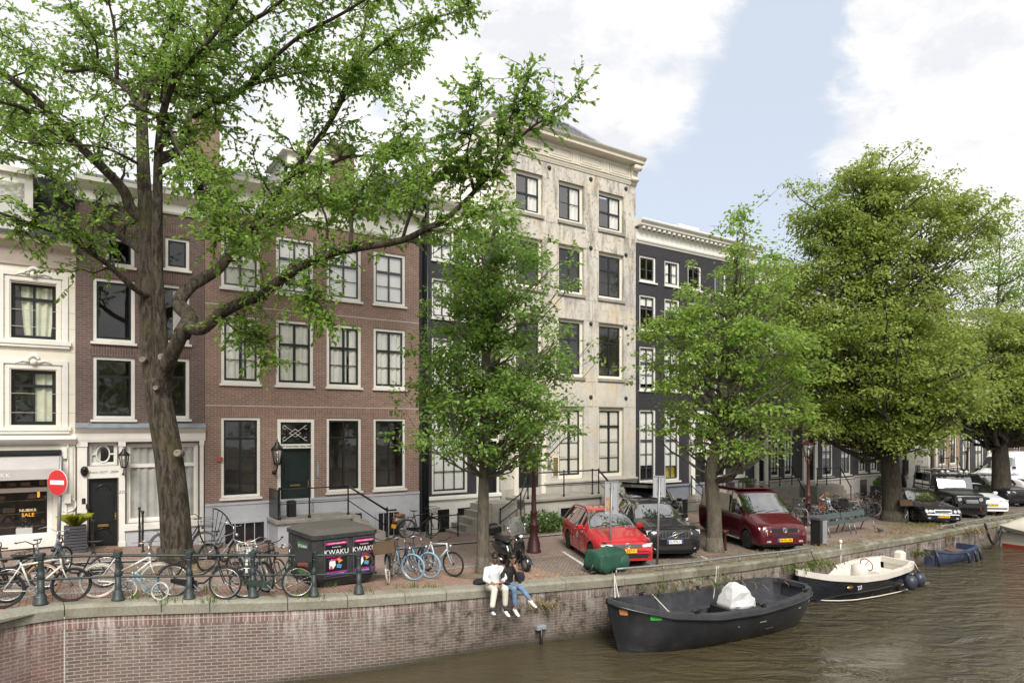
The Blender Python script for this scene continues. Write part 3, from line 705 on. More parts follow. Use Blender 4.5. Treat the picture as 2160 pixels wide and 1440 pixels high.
zt=B.top;B.profile('cornice','white',[(.05,zt-.55),(.08,zt-.5),(.1,zt-.25),(.2,zt-.2),(.38,zt-.05),(.4,zt+.06)]);B.roof(zt+.06,2.0,hip=.4)
ze0=B.Z(300,931);ze1=B.Z(300,905);zl=B.Z(300,892)
B.profile('shop_entablature','white',[(.06,ze0),(.08,ze0+.08),(.09,ze0+.26),(.14,ze0+.30),(.20,ze1),(.22,ze1+.02)])
B.profile('lead_canopy','lead',[(.24,ze1+.023),(.25,ze1+.06),(.0,zl)])
xa,xb,xc,xd_,xe=B.X(187),B.X(248),B.X(252),B.X(266),B.X(419)
zdoor0,zdoor1=B.Z(217,1158),B.Z(217,1008);ztr0,ztr1=B.Z(217,982),B.Z(217,933)
B.door(xa,xb,zdoor0,zdoor1,'black',((.05,.27),(.36,.95)),y=.12,knob='right',slot=False)
dr=[o for o in B.root.children if o.name.startswith('door')][-1]
b=MB();hgt=zdoor1-zdoor0;wd=xb-xa;b.bbox(xa+wd*.3,xb-wd*.3,.06,.10,zdoor0+hgt*.31,zdoor0+hgt*.35,.01);b.build('letter_slot',K['brass'],dr)
b=MB();b.torus(((xa+xb)/2,.105,zdoor0+hgt*.82),wd*.24,.022,'y',20,5,0,math.pi);b.torus(((xa+xb)/2,.105,zdoor0+hgt*.2),wd*.26,.02,'y',20,5,0,math.pi);b.build('door_moulding',K['black'],dr)
w=B.window(xa,xb,ztr0,ztr1,1,(),y=.1,fw=.06,sw=.03,sm='white',sill=None,curtain='left')
b=MB();xm,zm=(xa+xb)/2,(ztr0+ztr1)/2;hh=(ztr1-ztr0)*.36;b.torus((0,0,0),1,.13,'y',28,6,M=Matrix.Translation((xm,.14,zm))@Matrix.Diagonal((wd*.23,.25,hh,1)));b.box(xa+.08,xm-wd*.22,.12,.16,zm-.025,zm+.025);b.box(xm+wd*.22,xb-.08,.12,.16,zm-.025,zm+.025);b.box(xm-.025,xm+.025,.12,.16,zm+hh,ztr1-.08);b.box(xm-.025,xm+.025,.12,.16,ztr0+.08,zm-hh);b.build('oval_tracery',K['white'],w)
B.band('inscription_panel','white',zdoor1+.003,ztr0-.003,-.02,xa-.05,xb+.05)
text_mesh('inscription','Anno 1617 - 2004',.10,K['lead'],B.root,((xa+xb)/2,-.026,(zdoor1+ztr0)/2),shear=.35)
zb0,zb1=B.Z(340,1099),B.Z(340,934)
w=B.window(xd_,xe,zb0,zb1,2,(.27,),y=.1,fw=.07,sw=.05,sm='white',mull=.09,bar=.11,curtain='full',cm='lace')
for nm,p,q in(('pilaster',0.03,xa-.04),('pilaster',xb+.03,xd_-.03),('pilaster',xe+.03,B.W-.03)):
    b=MB();b.box(p,q,-.05,.03,.25,ze0-.002);b.box(p-.015,q+.015,-.075,.03,ze0-.13,ze0-.003);b.box(p-.015,q+.015,-.075,.03,0,.3);b.build(nm,K['white'],B.root)
B.band('panel_sill','white',B.Z(340,1113),zb0-.075,-.09,xd_-.06,xe+.04)
B.band('panel','greyplinth',0,B.Z(340,1113)-.003,-.03,xd_-.02,xe+.02);b=MB();b.box(xd_+.12,xe-.12,-.045,-.028,.25,B.Z(340,1124));b.build('panel_field',K['greyplinth'],B.root)
text_mesh('house_number','235',.13,K['lead'],B.root,((xb+xd_)/2,-.055,B.Z(258,1037)),shear=.3)
B.walls(m=K['purplebrick'])
b=MB();b.ell((B.X(178),-.09,B.Z(178,993)),.1,.07,.15,10,8);b.ell((B.X(178),-.13,B.Z(178,989)),.06,.06,.07,8,6);b.torus((B.X(178),-.1,B.Z(178,999)),.05,.015,'y',14,5);b.build('lion_mask',K['iron'],B.root)
wall_lantern(B,B.X(260),B.Z(260,972),.85,.3)
b=MB();b.box(xa-.2,xb+.15,-.5,.05,0,zdoor0-.003);b.build('doorstep',K['stonetrim'],B.root)
b=MB()
for px in(192,293):
    x=B.X(px);railing(b,[(x,-.15,.1),(x,-1.2,.1)],1.0 if px<200 else 1.15)
b.build('step_railing',K['iron'],B.root)
b=MB();b.box(B.X(176)-.04,B.X(176)+.05,-.06,-.052+.03,B.Z(176,1062),B.Z(176,1050));b.box(B.X(181),B.X(181)+.09,-.09,-.05,B.Z(181,1072),B.Z(181,1062));b.build('doorbell',K['plastic'],B.root)

# ---------------------------------------------------------------- brown brick house, four bays wide
C=House('brown_brick_house','wide brown brick house with four window bays and grey plinth',432,884,fac(876,513)[1],K['brownbrick'])
cols=((466,549),(582,661),(689,762),(788,855));zref=822
rows=[(C.Z(zref,820),C.Z(zref,694)),(C.Z(zref,644),C.Z(zref,534)),(C.Z(zref,1031),C.Z(zref,882))]
for r,(z0,z1)in enumerate(rows):
    for k,(a,b_)in enumerate(cols):
        x0,x1=C.X(a),C.X(b_)
        if r==2 and k==1:continue
        if r==0:C.window(x0,x1,z0,z1,2,(.66,),.36,y=.03,fw=.1,sw=.06,curtain=('wide','full','pair','full')[k]if k!=2 else 'wide',mull=.085)
        elif r==1:C.window(x0,x1,z0,z1,2,(.66,),.36,y=.03,fw=.1,sw=.05,curtain=1.0,cm='blind',glass='glass2',mull=.06,sm='charcoal')  # full white blinds added to mimic bright sky reflected in these top panes
        else:C.window(x0,x1,z0,z1,2,(.5,.75)if k!=0 else(.5,.72,.86),.25,y=.03,fw=.09,sw=.06,mull=.07,curtain=None)
        C.lintel(x0,x1,z1,.34,.14)
for py in(676,861):m=MB();z=C.Z(822,py);m.box(.02,C.W-.02,-.006,.02,z-.012,z+.012);m.build('lead_flashing',K['lightstone'],C.root)
x0,x1=C.X(585),C.X(662);zt0,zt1=C.Z(622,936),C.Z(622,884);zd0,zd1=C.Z(622,1083),C.Z(622,945)
f=MB();f.box(x0,x0+.1,-.03,.12,zd0,zt1);f.box(x1-.1,x1,-.03,.12,zd0,zt1);f.box(x0+.1,x1-.1,-.028,.12,zt1-.1,zt1);f.box(x0+.1,x1-.1,-.028,.16,zd1,zt0);f.build('door_frame',K['white'],C.root)
C.door(x0+.1,x1-.1,zd0,zd1,'darkgreen',((.04,.16),(.20,.38),(.46,.95)),y=.10,knob='right');C.lintel(x0,x1,zt1,.34,.14)
C.hole(x0+.1,x1-.1,zt0,zt1-.1);C.holes.append((x0+.1,x1-.1,zd1,zt0))
w=C.window(x0+.1,x1-.1,zt0,zt1-.1,1,(),hole=False,fm='black',sm='black',fw=.04,sw=.02,y=.06,sill=None)
b=MB();xm,zm=(x0+x1)/2,(zt0+zt1-.1)/2;ww,hh=(x1-x0)/2-.16,(zt1-zt0)/2-.1
b.torus((0,0,0),1,.05,'y',24,5,M=Matrix.Translation((xm,.085,zm))@Matrix.Diagonal((ww*.62,.2,hh*.62,1)))
K['silver']=M('white_iron_tracery',(.6,.6,.58),.5)
b.build('fanlight_ring',K['black'],w);b=MB()
for sx in(-1,1):
    for sz in(-1,1):
        b.tube([(xm,.08,zm),(xm+sx*ww*.95,.08,zm+sz*hh*.95)],.012,4);b.torus((xm+sx*ww*.78,.08,zm+sz*hh*.62),.06,.01,'y',12,4,R(40),R(330))
    b.tube([(xm+sx*ww*.42,.078,zm),(xm,.078,zm+hh*.42)],.012,4);b.tube([(xm+sx*ww*.42,.078,zm),(xm,.078,zm-hh*.42)],.012,4)
b.build('fanlight_tracery',K['silver'],w)
text_mesh('door_inscription','237 Grand Hotel  Anno 1642',.085,K['ink'],C.root,(xm,-.036,(zd1+zt0)/2),shear=.3)
zp=C.Z(822,1036);C.band('plinth','greyplinth',.02,zp-.14,-.03);C.band('plinth_band','greyplinth',zp-.14+.003,zp-.06,-.055)
C.holes+=[]
for a,b_,p0,p1 in((474,556,1145,1102),(698,762,1130,1083),(797,840,1128,1080)):
    xx0,xx1=C.X(a),C.X(b_);z0,z1=C.Z((a+b_)/2,p0),C.Z((a+b_)/2,p1);bb=MB();bb.box(xx0,xx1,-.05,-.031,z0,z1);cw=bb.build('basement_window',K['glassdark'],C.root)
    bb=MB();bb.box(xx0-.1,xx0,-.075,-.03,z0,z1+.08);bb.box(xx1,xx1+.1,-.075,-.03,z0,z1+.08);bb.box(xx0,xx1,-.075,-.03,z1,z1+.08)
    for k in range(1,4):bb.box(xx0+(xx1-xx0)*k/4-.012,xx0+(xx1-xx0)*k/4+.012,-.06,-.05,z0,z1)
    bb.build('basement_frame',K['greyplinth'],cw)
C.walls()
zt=C.top;C.profile('cornice','white',[(.04,zt+.003),(.07,zt+.1),(.08,zt+.16),(.05,zt+.2),(.06,zt+.74),(.14,zt+.82),(.3,zt+.9),(.42,zt+.95),(.46,zt+1.06),(.48,zt+1.08)])
C.roof(zt+1.08,2.3,hip=1.0)
for px in(665,):
    xx=C.X(px);zd=zt+.9;b=MB();b.box(xx-.75,xx+.75,.7,3,zd,zd+1.75);b.prism([(xx-.95,zd+1.75),(xx+.95,zd+1.75),(xx,zd+2.2)],.55,3.2);d_=b.build('dormer',K['white'],C.root)
    b=MB();b.quad((xx-.5,.69,zd+.5),(xx+.5,.69,zd+.5),(xx+.5,.69,zd+1.55),(xx-.5,.69,zd+1.55));b.build('dormer_pane',K['glass2'],d_);b=MB();b.box(xx-.03,xx+.03,.66,.7,zd+.5,zd+1.55);b.box(xx-.5,xx+.5,.66,.7,zd+1.2,zd+1.26);b.build('dormer_sash',K['charcoal'],d_)
C.chimney(C.X(455),2.2,zt+1.9,1.8,.9,'orangebrick');C.chimney(C.X(770),2.6,zt+1.9,2.0,.9,'redbrick')
# stoop: landing along the front, railings
zl=zd0;px_l=C.X(572);b=MB();xl0,xl1=x0-.28,x1+.9;b.box(xl0,xl1,-1.15,.0,.02,zl-.16);b.build('stoop',K['greyplinth'],C.root);b=MB();b.bbox(xl0-.08,xl1+.04,-1.25,.03,zl-.155,zl-.02,.02);b.build('stoop_slab',K['stonetrim'],C.root)
b=MB();steps(b,xl1+.04,1.15,0,.0,5,(zl-.03)/5.2,.3,1,'x');b.build('stoop_steps',K['stonetrim'],C.root)
b=MB();railing(b,[(xl0+.05,-1.15,zl),(xl0+1.0,-1.15,zl),(xl1-.1,-1.15,zl)],.95);b.tube([(xl1-.1,-1.15,zl+.95),(xl1+1.3,-1.15,zl*.35+.75)],.035,6);b.tube([(xl1-.1,-1.15,zl+.47),(xl1+1.3,-1.15,zl*.35+.2)],.018,5);railing(b,[(xl1+1.3,-1.15,zl*.3-.1)],.95,posts=True,mid=False);b.tube([(xl1+1.3,-1.15,zl*.35+.75),(xl1+1.65,-1.15,zl*.35+.75)],.035,6);b.build('stoop_railing',K['iron'],C.root)
b=MB();b.box(xl0+.0,xl0+.05,-1.12,-.05,zl,zl+.93);b.build('stoop_screen',K['black'],C.root)
b=MB();b.bbox(x0+.18,x0+.45,-.65,-.4,zl-.02,zl+.52,.03);b.build('stoop_bin',K['plastic'],C.root)
wall_lantern(C,C.X(578),C.Z(578,963),1.15,.42)
b=MB();b.box(C.X(458),C.X(458)+.16,-.05,0,C.Z(447,973),C.Z(447,964));b.build('fire_alarm',M('alarm_red',(.4,.09,.05),.5),C.root)
b=MB();b.box(x1+.1,x1+.17,-.03,0,zd0+1.2,zd0+1.75);b.build('intercom',K['lead'],C.root)
b=MB()
cx_,cz_=C.X(436),.05
for k in range(9):
    a=R(5+k*11);b.tube([(cx_,-.75,cz_),(cx_+1.0*math.sin(a)*.75,-.75,cz_+1.5*math.cos(a))],.014,4)
b.tube([(cx_+.75*math.sin(R(3+k*5.5)),-.75,cz_+1.5*math.cos(R(3+k*5.5)))for k in range(18)],.02,5);b.build('iron_fan_guard',K['iron'],C.root)
# ---------------------------------------------------------------- black brick house with the white scrolled attic
D=House('black_gabled_house','black brick house with white scroll-topped attic between the brown and stone fronts',903,1054,fac(980,492)[1],K['blackbrick'])
dc=((911,958),(975,1017))
for(p0,p1,g)in((553,483,'glass2'),(674,587,'glass2'),(824,712,'glass')):
    for a,b_ in dc:
        z0,z1=D.Z(934,p0),D.Z(934,p1);D.window(D.X(a),D.X(b_),z0+.05,z1,2,(),.47,y=.05,fw=.08,sw=.045,sm='charcoal',curtain=1.0,cm='blind',glass=g,mull=.05)
z0,z1=D.Z(948,1040),D.Z(948,872);D.window(D.X(911),D.X(987),z0,z1,3,(.22,.48,.74),None,y=.05,fw=.1,sw=.05,mull=.035,curtain=1.0,cm='blind',sill=None)
xa,xb=D.X(1010),D.X(1047);zd0,zd1=D.Z(1030,1052),D.Z(1030,930)
f=MB();f.box(xa-.12,xa-.002,-.04,.1,zd0,zd1+.9);f.box(xb+.002,xb+.12,-.04,.1,zd0,zd1+.9);f.box(xa-.002,xb+.002,-.038,.1,zd1,zd1+.1);f.box(xa-.16,xb+.16,-.06,.1,zd1+.9,zd1+1.05);f.build('door_frame',K['white'],D.root)
D.door(xa,xb,zd0,zd1,'black',y=.12);D.window(xa,xb,zd1+.1,zd1+.88,2,(.5,),y=.06,sm='black',fm='black',fw=.04,sill=None)
zp=D.Z(948,1046);D.band('plinth','white',.02,zp-.16,-.05);D.profile('plinth_moulding','white',[(.06,zp-.157),(.14,zp-.1),(.12,zp),(.05,zp+.03)])
for a,b_ in((922,946),(964,990)):
    x0,x1=D.X(a),D.X(b_);bb=MB();bb.box(x0,x1,-.065,-.051,.12,1.02);w=bb.build('basement_window',K['glassdark'],D.root);bb=MB()
    for k in range(1,5):bb.box(x0+(x1-x0)*k/5-.01,x0+(x1-x0)*k/5+.01,-.075,-.065,.12,1.02)
    bb.build('basement_grating',K['iron'],w)
zt=D.top;D.walls()
D.profile('entablature','white',[(.03,zt+.003),(.06,zt+.05),(.05,zt+.1),(.06,zt+.72),(.12,zt+.78),(.30,zt+.92),(.36,zt+1.0),(.38,zt+1.04)])
b=MB();zc_=zt+1.04;W_=D.W
poly=[(.12,zc_)]+[(.12+W_*.22*(1-math.cos(a*math.pi/16)),zc_+.3+1.5*math.sin(a*math.pi/16))for a in range(9)]
poly+=[(W_-x,z)for x,z in reversed(poly)]
b.prism(poly,-.06,.25);b.build('attic',K['white'],D.root)
b=MB()
for s_ in(0,1):
    for k in range(26):
        t_=k/25;a=t_*4.5*math.pi;r_=.34*(1-t_)+.05;xx=.42+r_*math.cos(a);zz=zc_+.48+r_*math.sin(a)
        b.ell((xx if not s_ else W_-xx,-.14,zz),.09,.09,.09,7,5)
    for k in range(14):
        t_=k/13;xx=.55+t_*W_*.3;zz=zc_+.75+1.25*math.sin(t_*math.pi/2);b.ell((xx if not s_ else W_-xx,-.13,zz),.15-.05*(k%2),.1,.13,7,5)
b.ell((W_/2,-.16,zc_+2.0),.26,.12,.34,10,8)
b.build('scrollwork',K['white'],D.root);D.roof(zt+.9,2.8)
bb=MB();bb.box(-.14,-.02,.06,.3,0,zt+.5);bb.tube([(-.06,-.08,.1),(-.06,-.08,zt+1.0)],.06,8);bb.build('downpipe',K['black'],D.root)
bb=MB();bb.box(-.28,-.145,.2,3,0,zt+2.4);bb.build('party_wall',K['blackbrick'],D.root)
bb=MB();bb.bbox(D.X(1003),W_+.02,-1.25,-.01,.02,zd0-.02,.02);bb.build('stoop',K['stonetrim'],D.root);bb=MB();steps(bb,D.X(1003),1.2,0,.02,5,(zd0-.05)/5.2,.28,-1,'x');bb.build('stoop_steps',K['stonetrim'],D.root)
bb=MB();xs=D.X(1003);railing(bb,[(xs-1.5,-1.25,.05),(xs-2.6,-1.25,.05)],.9);bb.build('step_railing',K['iron'],D.root)

# ---------------------------------------------------------------- tall stone house
E=House('tall_stone_house','tall weathered pale stone house with cream cornice and dark tiled hip roof',1055.5,1341,fac(1240,366)[1],K['plaster'])
ec=((1087,1145),(1178,1232),(1263,1316));zx=1205
er=[(E.Z(zx,475),E.Z(zx,386),'glass2',(),.52,(.5,)),(E.Z(zx,625),E.Z(zx,518),'glass',(.66,),.36,(.38,.69)),(E.Z(zx,800),E.Z(zx,673),'glass',(.66,),.33,(.66,)),(E.Z(zx,1009),E.Z(zx,857),'glass',(.5,.75),.25,(.5,.75))]
for r,(z0,z1,g,bars,th,_)in enumerate(er):
    for k,(a,b_)in enumerate(ec):
        x0,x1=E.X(a),E.X(b_)
        if r==3 and k==0:continue
        if r==3:E.window(x0,x1,z0,z1,2,bars,th,fm='cream',fw=.15,sw=.05,y=.14,curtain='shutters',cm='shutter',sill=None,mull=.10,fthick=.06)
        else:E.window(x0,x1,z0+.12,z1,2,bars if k!=1 or r==2 else _,th if k!=1 or r==2 else None,fm='cream',fw=.13,sw=.055,y=.14,glass=g,sill='stonetrim',sillh=.13,mull=.08,curtain='right' if r==0 else None,fthick=.06)
zj=[E.Z(zx,y)for y in(478,517,628,672,803,856)];m=MB()
for z in zj:m.box(.01,E.W-.01,-.004,.01,z-.008,z+.008)
for z0,z1 in((zj[1],zj[0]),(zj[3],zj[2]),(zj[5],zj[4])):
    for px in(1160,1250):m.box(E.X(px)-.006,E.X(px)+.006,-.0035,.01,z0,z1)
m.build('panel_joints',M('panel_joint',(.26,.23,.19),.9),E.root)
for(y_)in(359,507,670,828):
    for px in(1158.5,1246,1320):
        xx,zz=E.X(px),E.Z(zx,y_+8);b=MB();b.lathe([(.1,0),(.09,.04),(.03,.06)],n=10,M=Matrix.Translation((xx,0,zz))@Matrix.Rotation(R(90),4,'X'));b.build('wall_anchor',K['ironbolt'],E.root)
xa,xb=E.X(1092),E.X(1140);zd0,zd1=E.Z(1116,1042),E.Z(1116,935);f=MB()
f.box(xa-.22,xa-.002,-.08,.12,zd0,zd1+1.0);f.box(xb+.002,xb+.22,-.08,.12,zd0,zd1+1.0);f.box(xa-.002,xb+.002,-.078,.12,zd1,zd1+.12);f.box(xa-.3,xb+.3,-.22,.12,zd1+1.0,zd1+1.16);f.build('door_frame',K['cream'],E.root)
E.door(xa,xb,zd0,zd1,'black',y=.14);E.window(xa,xb,zd1+.12,zd1+.98,2,(.5,),y=.08,fm='black',sm='black',fw=.04,sill=None)
text_mesh('house_number','241',.22,K['ink'],E.root,(E.X(1160),-.006,E.Z(1160,943)))
b=MB();b.box(E.X(1165),E.X(1177),-.03,0,E.Z(1170,1004),E.Z(1170,963));mbx=b.build('mailboxes',K['cream'],E.root);b=MB();n=8;za,zz=E.Z(1170,1003),E.Z(1170,964)
for k in range(n):b.box(E.X(1166),E.X(1176),-.04,-.03,za+(zz-za)*(k+.08)/n,za+(zz-za)*(k+.92)/n)
b.build('mailbox_flaps',K['brass'],mbx);b=MB();b.box(E.X(1155),E.X(1162),-.03,0,E.Z(1158,990),E.Z(1158,970));b.build('intercom',K['steel'],E.root)
zp=E.Z(1240,1012);E.band('plinth','plinthstone',.02,zp-.18,-.05);E.profile('plinth_moulding','plinthstone',[(.05,zp-.177),(.09,zp-.15),(.09,zp-.1),(.15,zp-.06),(.15,zp),(.02,zp+.04)],x0=E.X(1146))
zt=E.top;E.walls(reveal=.22)
K['corncream']=M('cornice_cream',(.66,.61,.52),.6,var=.05,dirt=.2,dcol=(.40,.36,.29))
E.profile('architrave','corncream',[(.03,zt+.003),(.06,zt+.08),(.07,zt+.09),(.09,zt+.16),(.13,zt+.2),(.04,zt+.22)])
zc0,zc1=zt+.22,zt+.86;E.band('frieze','corncream',zc0+.003,zc1,-.04)
b=MB()
for k in range(4):
    x0=.35+(E.W-.7)*k/4+.38;x1=.35+(E.W-.7)*(k+1)/4-.12
    for e,yy in((0,-.075),):
        b.box(x0,x1,yy,-.039,zc0+.10,zc0+.14);b.box(x0,x1,yy,-.039,zc1-.14,zc1-.10);b.box(x0,x0+.05,yy,-.039,zc0+.14,zc1-.14);b.box(x1-.05,x1,yy,-.039,zc0+.14,zc1-.14)
        b.box(x0+.14,x1-.14,-.058,-.039,zc0+.2,zc1-.2)
b.build('frieze_panel',K['corncream'],E.root)
for k in range(1,4):
    x=.35+(E.W-.7)*k/4+.13;b=MB();b.box(x-.2,x+.2,-.07,-.039,zc0+.03,zc1-.02)
    for j in range(4):b.box(x-.14+j*.085,x-.10+j*.085,-.095,-.069,zc0+.1,zc1-.08)
    b.build('triglyph',K['corncream'],E.root)
for x in(.22,E.W-.22):
    b=MB();pr=[(.04,zc0-.2),(.11,zc0-.15),(.11,zc0-.02),(.18,zc0+.04),(.16,zc0+.2),(.22,zc0+.38),(.34,zc1-.12),(.44,zc1-.02),(.04,zc1-.02)]
    b.rings([[(xx,-o,z)for o,z in pr]for xx in(x-.17,x+.17)]);o_=b.build('console',K['corncream'],E.root);fix_normals(o_)
    b=MB();b.lathe([(.1,-.19),(.11,0),(.1,.19)],n=10,M=Matrix.Translation((x,-.17,zc0+.02))@Matrix.Rotation(R(90),4,'Y'));b.build('console_scroll',K['corncream'],o_);b=MB();b.lathe([(.13,-.19),(.14,0),(.13,.19)],n=10,M=Matrix.Translation((x,-.34,zc1-.14))@Matrix.Rotation(R(90),4,'Y'));b.build('console_scroll',K['corncream'],o_)
E.profile('cornice','corncream',[(.05,zc1+.003),(.1,zc1+.04),(.14,zc1+.05),(.46,zc1+.08),(.47,zc1+.19),(.5,zc1+.21),(.58,zc1+.29),(.6,zc1+.33),(.57,zc1+.34)],x0=-.12,x1=E.W+.16)
# hipped pantile roof
def pantile():
    t=NT('grey_pantiles');v=t.coord('Object');sp=t.node('ShaderNodeSeparateXYZ');t.l.new(v,sp.inputs[0])
    cb=t.node('ShaderNodeCombineXYZ');t.l.new(t.math('ADD',sp.outputs[0],t.math('MULTIPLY',sp.outputs[1],.35)),cb.inputs[0]);t.l.new(sp.outputs[2],cb.inputs[1])
    b=t.node('ShaderNodeTexBrick');t.l.new(cb.outputs[0],b.inputs['Vector']);b.offset=0;b.inputs['Scale'].default_value=1;b.inputs['Brick Width'].default_value=.26;b.inputs['Row Height'].default_value=.22;b.inputs['Mortar Size'].default_value=.035;b.inputs['Mortar Smooth'].default_value=.7
    t.put(b.inputs['Color1'],(.17,.165,.17));t.put(b.inputs['Color2'],(.11,.11,.12));t.put(b.inputs['Mortar'],(.035,.035,.04));t.bump(t.math('SUBTRACT',1.0,b.outputs['Fac']),1,.05);return t.done(b.outputs['Color'],.55)
K['pantile']=pantile();zr=zc1+.3;b=MB();dd=9.5;h_=1.9;rz_=2.25;W_=E.W
b.add([(.05,.15,zr),(W_-.05,.15,zr),(W_-.05,dd,zr),(.05,dd,zr),(h_,2.7,zr+rz_),(W_-h_,2.7,zr+rz_),(W_-h_,dd-2.7,zr+rz_),(h_,dd-2.7,zr+rz_)],[(0,1,5,4),(1,2,6,5),(2,3,7,6),(3,0,4,7),(4,5,6,7)]);b.build('roof',K['pantile'],E.root)
b=MB();b.tube([(h_,2.7,zr+rz_),(W_-h_,2.7,zr+rz_)],.1,6);b.tube([(.05,.15,zr),(h_,2.7,zr+rz_)],.09,6);b.tube([(W_-.05,.15,zr),(W_-h_,2.7,zr+rz_)],.09,6);b.build('ridge_tiles',K['lead'],E.root)
b=MB();b.box(-.25,.02,.3,9,zt-3.0,zr+.2);b.build('side_parapet',K['cream'],E.root)
# stoop with a landing, steps to the right, railings
b=MB();xl0,xl1=E.X(1068),E.X(1222);zl=zd0;b.box(xl0,xl1,-1.35,-.05,.02,zl-.16);sto=b.build('stoop',K['plinthstone'],E.root)
b=MB();b.bbox(xl0-.08,xl1+.08,-1.45,-.05,zl-.157,zl-.02,.02);b.build('stoop_slab',K['stonetrim'],E.root)
b=MB();steps(b,xl1+.08,1.35,-.05,.02,5,(zl-.1)/5.3,.29,1,'x');b.build('stoop_steps',K['stonetrim'],E.root)
b=MB();xw0,xw1=E.X(1140),E.X(1186);b.box(xw0,xw1,-1.37,-1.352,.22,.98);w=b.build('basement_window',K['glassdark'],sto);b=MB()
b.box(xw0-.1,xw0,-1.4,-1.35,.14,1.06);b.box(xw1,xw1+.1,-1.4,-1.35,.14,1.06);b.box(xw0,xw1,-1.4,-1.35,.98,1.06);b.box(xw0,xw1,-1.42,-1.35,.14,.22);b.build('basement_frame',K['plinthstone'],w)
b=MB();b.box((xw0+xw1)/2-.03,(xw0+xw1)/2+.03,-1.39,-1.37,.22,.98)
for k in range(7):b.box(xw0,xw1,-1.38,-1.371,.3+k*.09,.312+k*.09)
b.build('basement_louvres',K['iron'],w)
b=MB();railing(b,[(xl0+.1,-1.4,zl),(xl0+1.9,-1.4,zl),(xl1-.45,-1.4,zl),(xl1-.1,-1.4,zl)],1.0,.03);ex=(xl1+1.45,-1.4,.1);b.tube([(xl1-.1,-1.4,zl+1.0),(ex[0],-1.4,1.05)],.04,6);b.tube([(xl1-.1,-1.4,zl+.5),(ex[0],-1.4,.55)],.015,5);railing(b,[ex],.95,mid=False);b.build('stoop_railing',K['iron'],E.root)
b=MB();xq=xl0-.1;steps(b,xq,1.35,-.05,.02,4,(zl-.1)/5.3,.29,-1,'x');b.build('stoop_steps',K['stonetrim'],E.root)
b=MB();railing(b,[(xq-1.1,-1.4,.15),(xq-.15,-1.4,.7),(xq+.2,-1.4,zl)],.98,.028);b.build('step_railing',K['iron'],E.root)
xg0,xg1=E.X(1282),E.X(1312);b=MB();b.box(xg0,xg1,-.075,-.051,.02,E.Z(1295,1045));o_=b.build('basement_door',K['glassdark'],E.root);b=MB();zz=E.Z(1295,1045);b.box(xg0-.14,xg0,-.1,-.05,.02,zz);b.box(xg1,xg1+.14,-.1,-.05,.02,zz);b.box(xg0-.22,xg1+.22,-.16,-.05,zz,zz+.14);b.build('basement_surround',K['plinthstone'],o_)

# ---------------------------------------------------------------- black brick house, white dentil cornice
Fh=House('black_dentil_house','black brick house with white dentil cornice beside the tall stone house',1343,1592,fac(1390,522)[1],K['blackbrick'],t0=E.t1+.02)
t_end=fac(1592)[0]
fc=[(1349,1384),(1402,1434),(1451,1480),(1508,1532),(1550,1574)]
zx=1366;fr_=[(Fh.Z(zx,598),Fh.Z(zx,540)),(Fh.Z(zx,701),Fh.Z(zx,622)),(Fh.Z(zx,826),Fh.Z(zx,730)),(Fh.Z(zx,1020),Fh.Z(zx,863))]
for r,(z0,z1)in enumerate(fr_):
    for k,(a,b_)in enumerate(fc):
        if r==3 and k==2:continue
        x0,x1=Fh.X(a),Fh.X(b_)
        w=Fh.window(x0,x1,z0+.07,z1,2,((.52,),(.66,),(.66,),(.27,.62,.82))[r],(None,.36,.36,.42)[r],y=.06,fw=.10,sw=.05,sm='charcoal',mull=.06,curtain=(None,.25,.88,.78)[r]if k!=1 else('pair',.3,.86,.8)[r],cm='blind')
xa,xb=Fh.X(1462),Fh.X(1487);zd0,zd1=Fh.Z(1475,1040),Fh.Z(1475,953);zf0,zf1=Fh.Z(1475,942),Fh.Z(1475,890)
f=MB();f.box(xa-.3,xa-.002,-.14,.1,zd0,zf1);f.box(xb+.002,xb+.3,-.14,.1,zd0,zf1);f.box(xa-.002,xb+.002,-.1,.1,zd1,zf0);f.box(xa-.36,xb+.36,-.16,.1,zf1+.002,zf1+.4);f.box(xa-.5,xb+.5,-.35,.1,zf1+.4,zf1+.55);f.build('door_frame',K['white'],Fh.root)
Fh.door(xa,xb,zd0,zd1,'black',y=.12);Fh.window(xa,xb,zf0,zf1,2,(.5,),y=.06,fm='cream',sm='black',fw=.04,sill=None,curtain=1.0,cm='redroom')if False else Fh.window(xa,xb,zf0,zf1,2,(.5,),y=.06,fm='cream',sm='black',fw=.04,sill=None)
K['yellowdot']=M('yellow_patterned_cloth',(.52,.45,.08),.8,var=.5,scale=5)
x0,x1=Fh.X(1412),Fh.X(1438);b=MB();b.ell(((x0+x1)/2,.32,Fh.Z(1424,996)),.42,.05,.52,16,10);b.build('yellow_cushion',K['yellowdot'],Fh.root)
zp=Fh.Z(zx,1026);K['bluegrey']=M('blue_grey_paint',(.20,.22,.26),.6,var=.1,dirt=.3,dcol=(.12,.12,.12))
Fh.band('plinth','bluegrey',.02,zp-.12,-.06);Fh.profile('plinth_moulding','bluegrey',[(.07,zp-.117),(.13,zp-.06),(.13,zp),(.03,zp+.03)])
zt=Fh.top;Fh.walls();Fh.profile('frieze','white',[(.03,zt+.003),(.07,zt+.1),(.1,zt+.12),(.12,zt+.2),(.06,zt+.24),(.06,zt+.62),(.1,zt+.65)])
b=MB();nd=26
for k in range(nd):
    x=.2+(Fh.W-.4)*k/(nd-1);b.box(x-.08,x+.08,-.34,-.05,zt+.655,zt+.75)
b.build('dentils',K['white'],Fh.root)
Fh.profile('cornice','white',[(.08,zt+.753),(.38,zt+.78),(.4,zt+.86),(.5,zt+.96),(.52,zt+1.02),(.5,zt+1.05)],x0=-.1,x1=Fh.W+.1);Fh.roof(zt+1.0,1.0,hip=2.5)
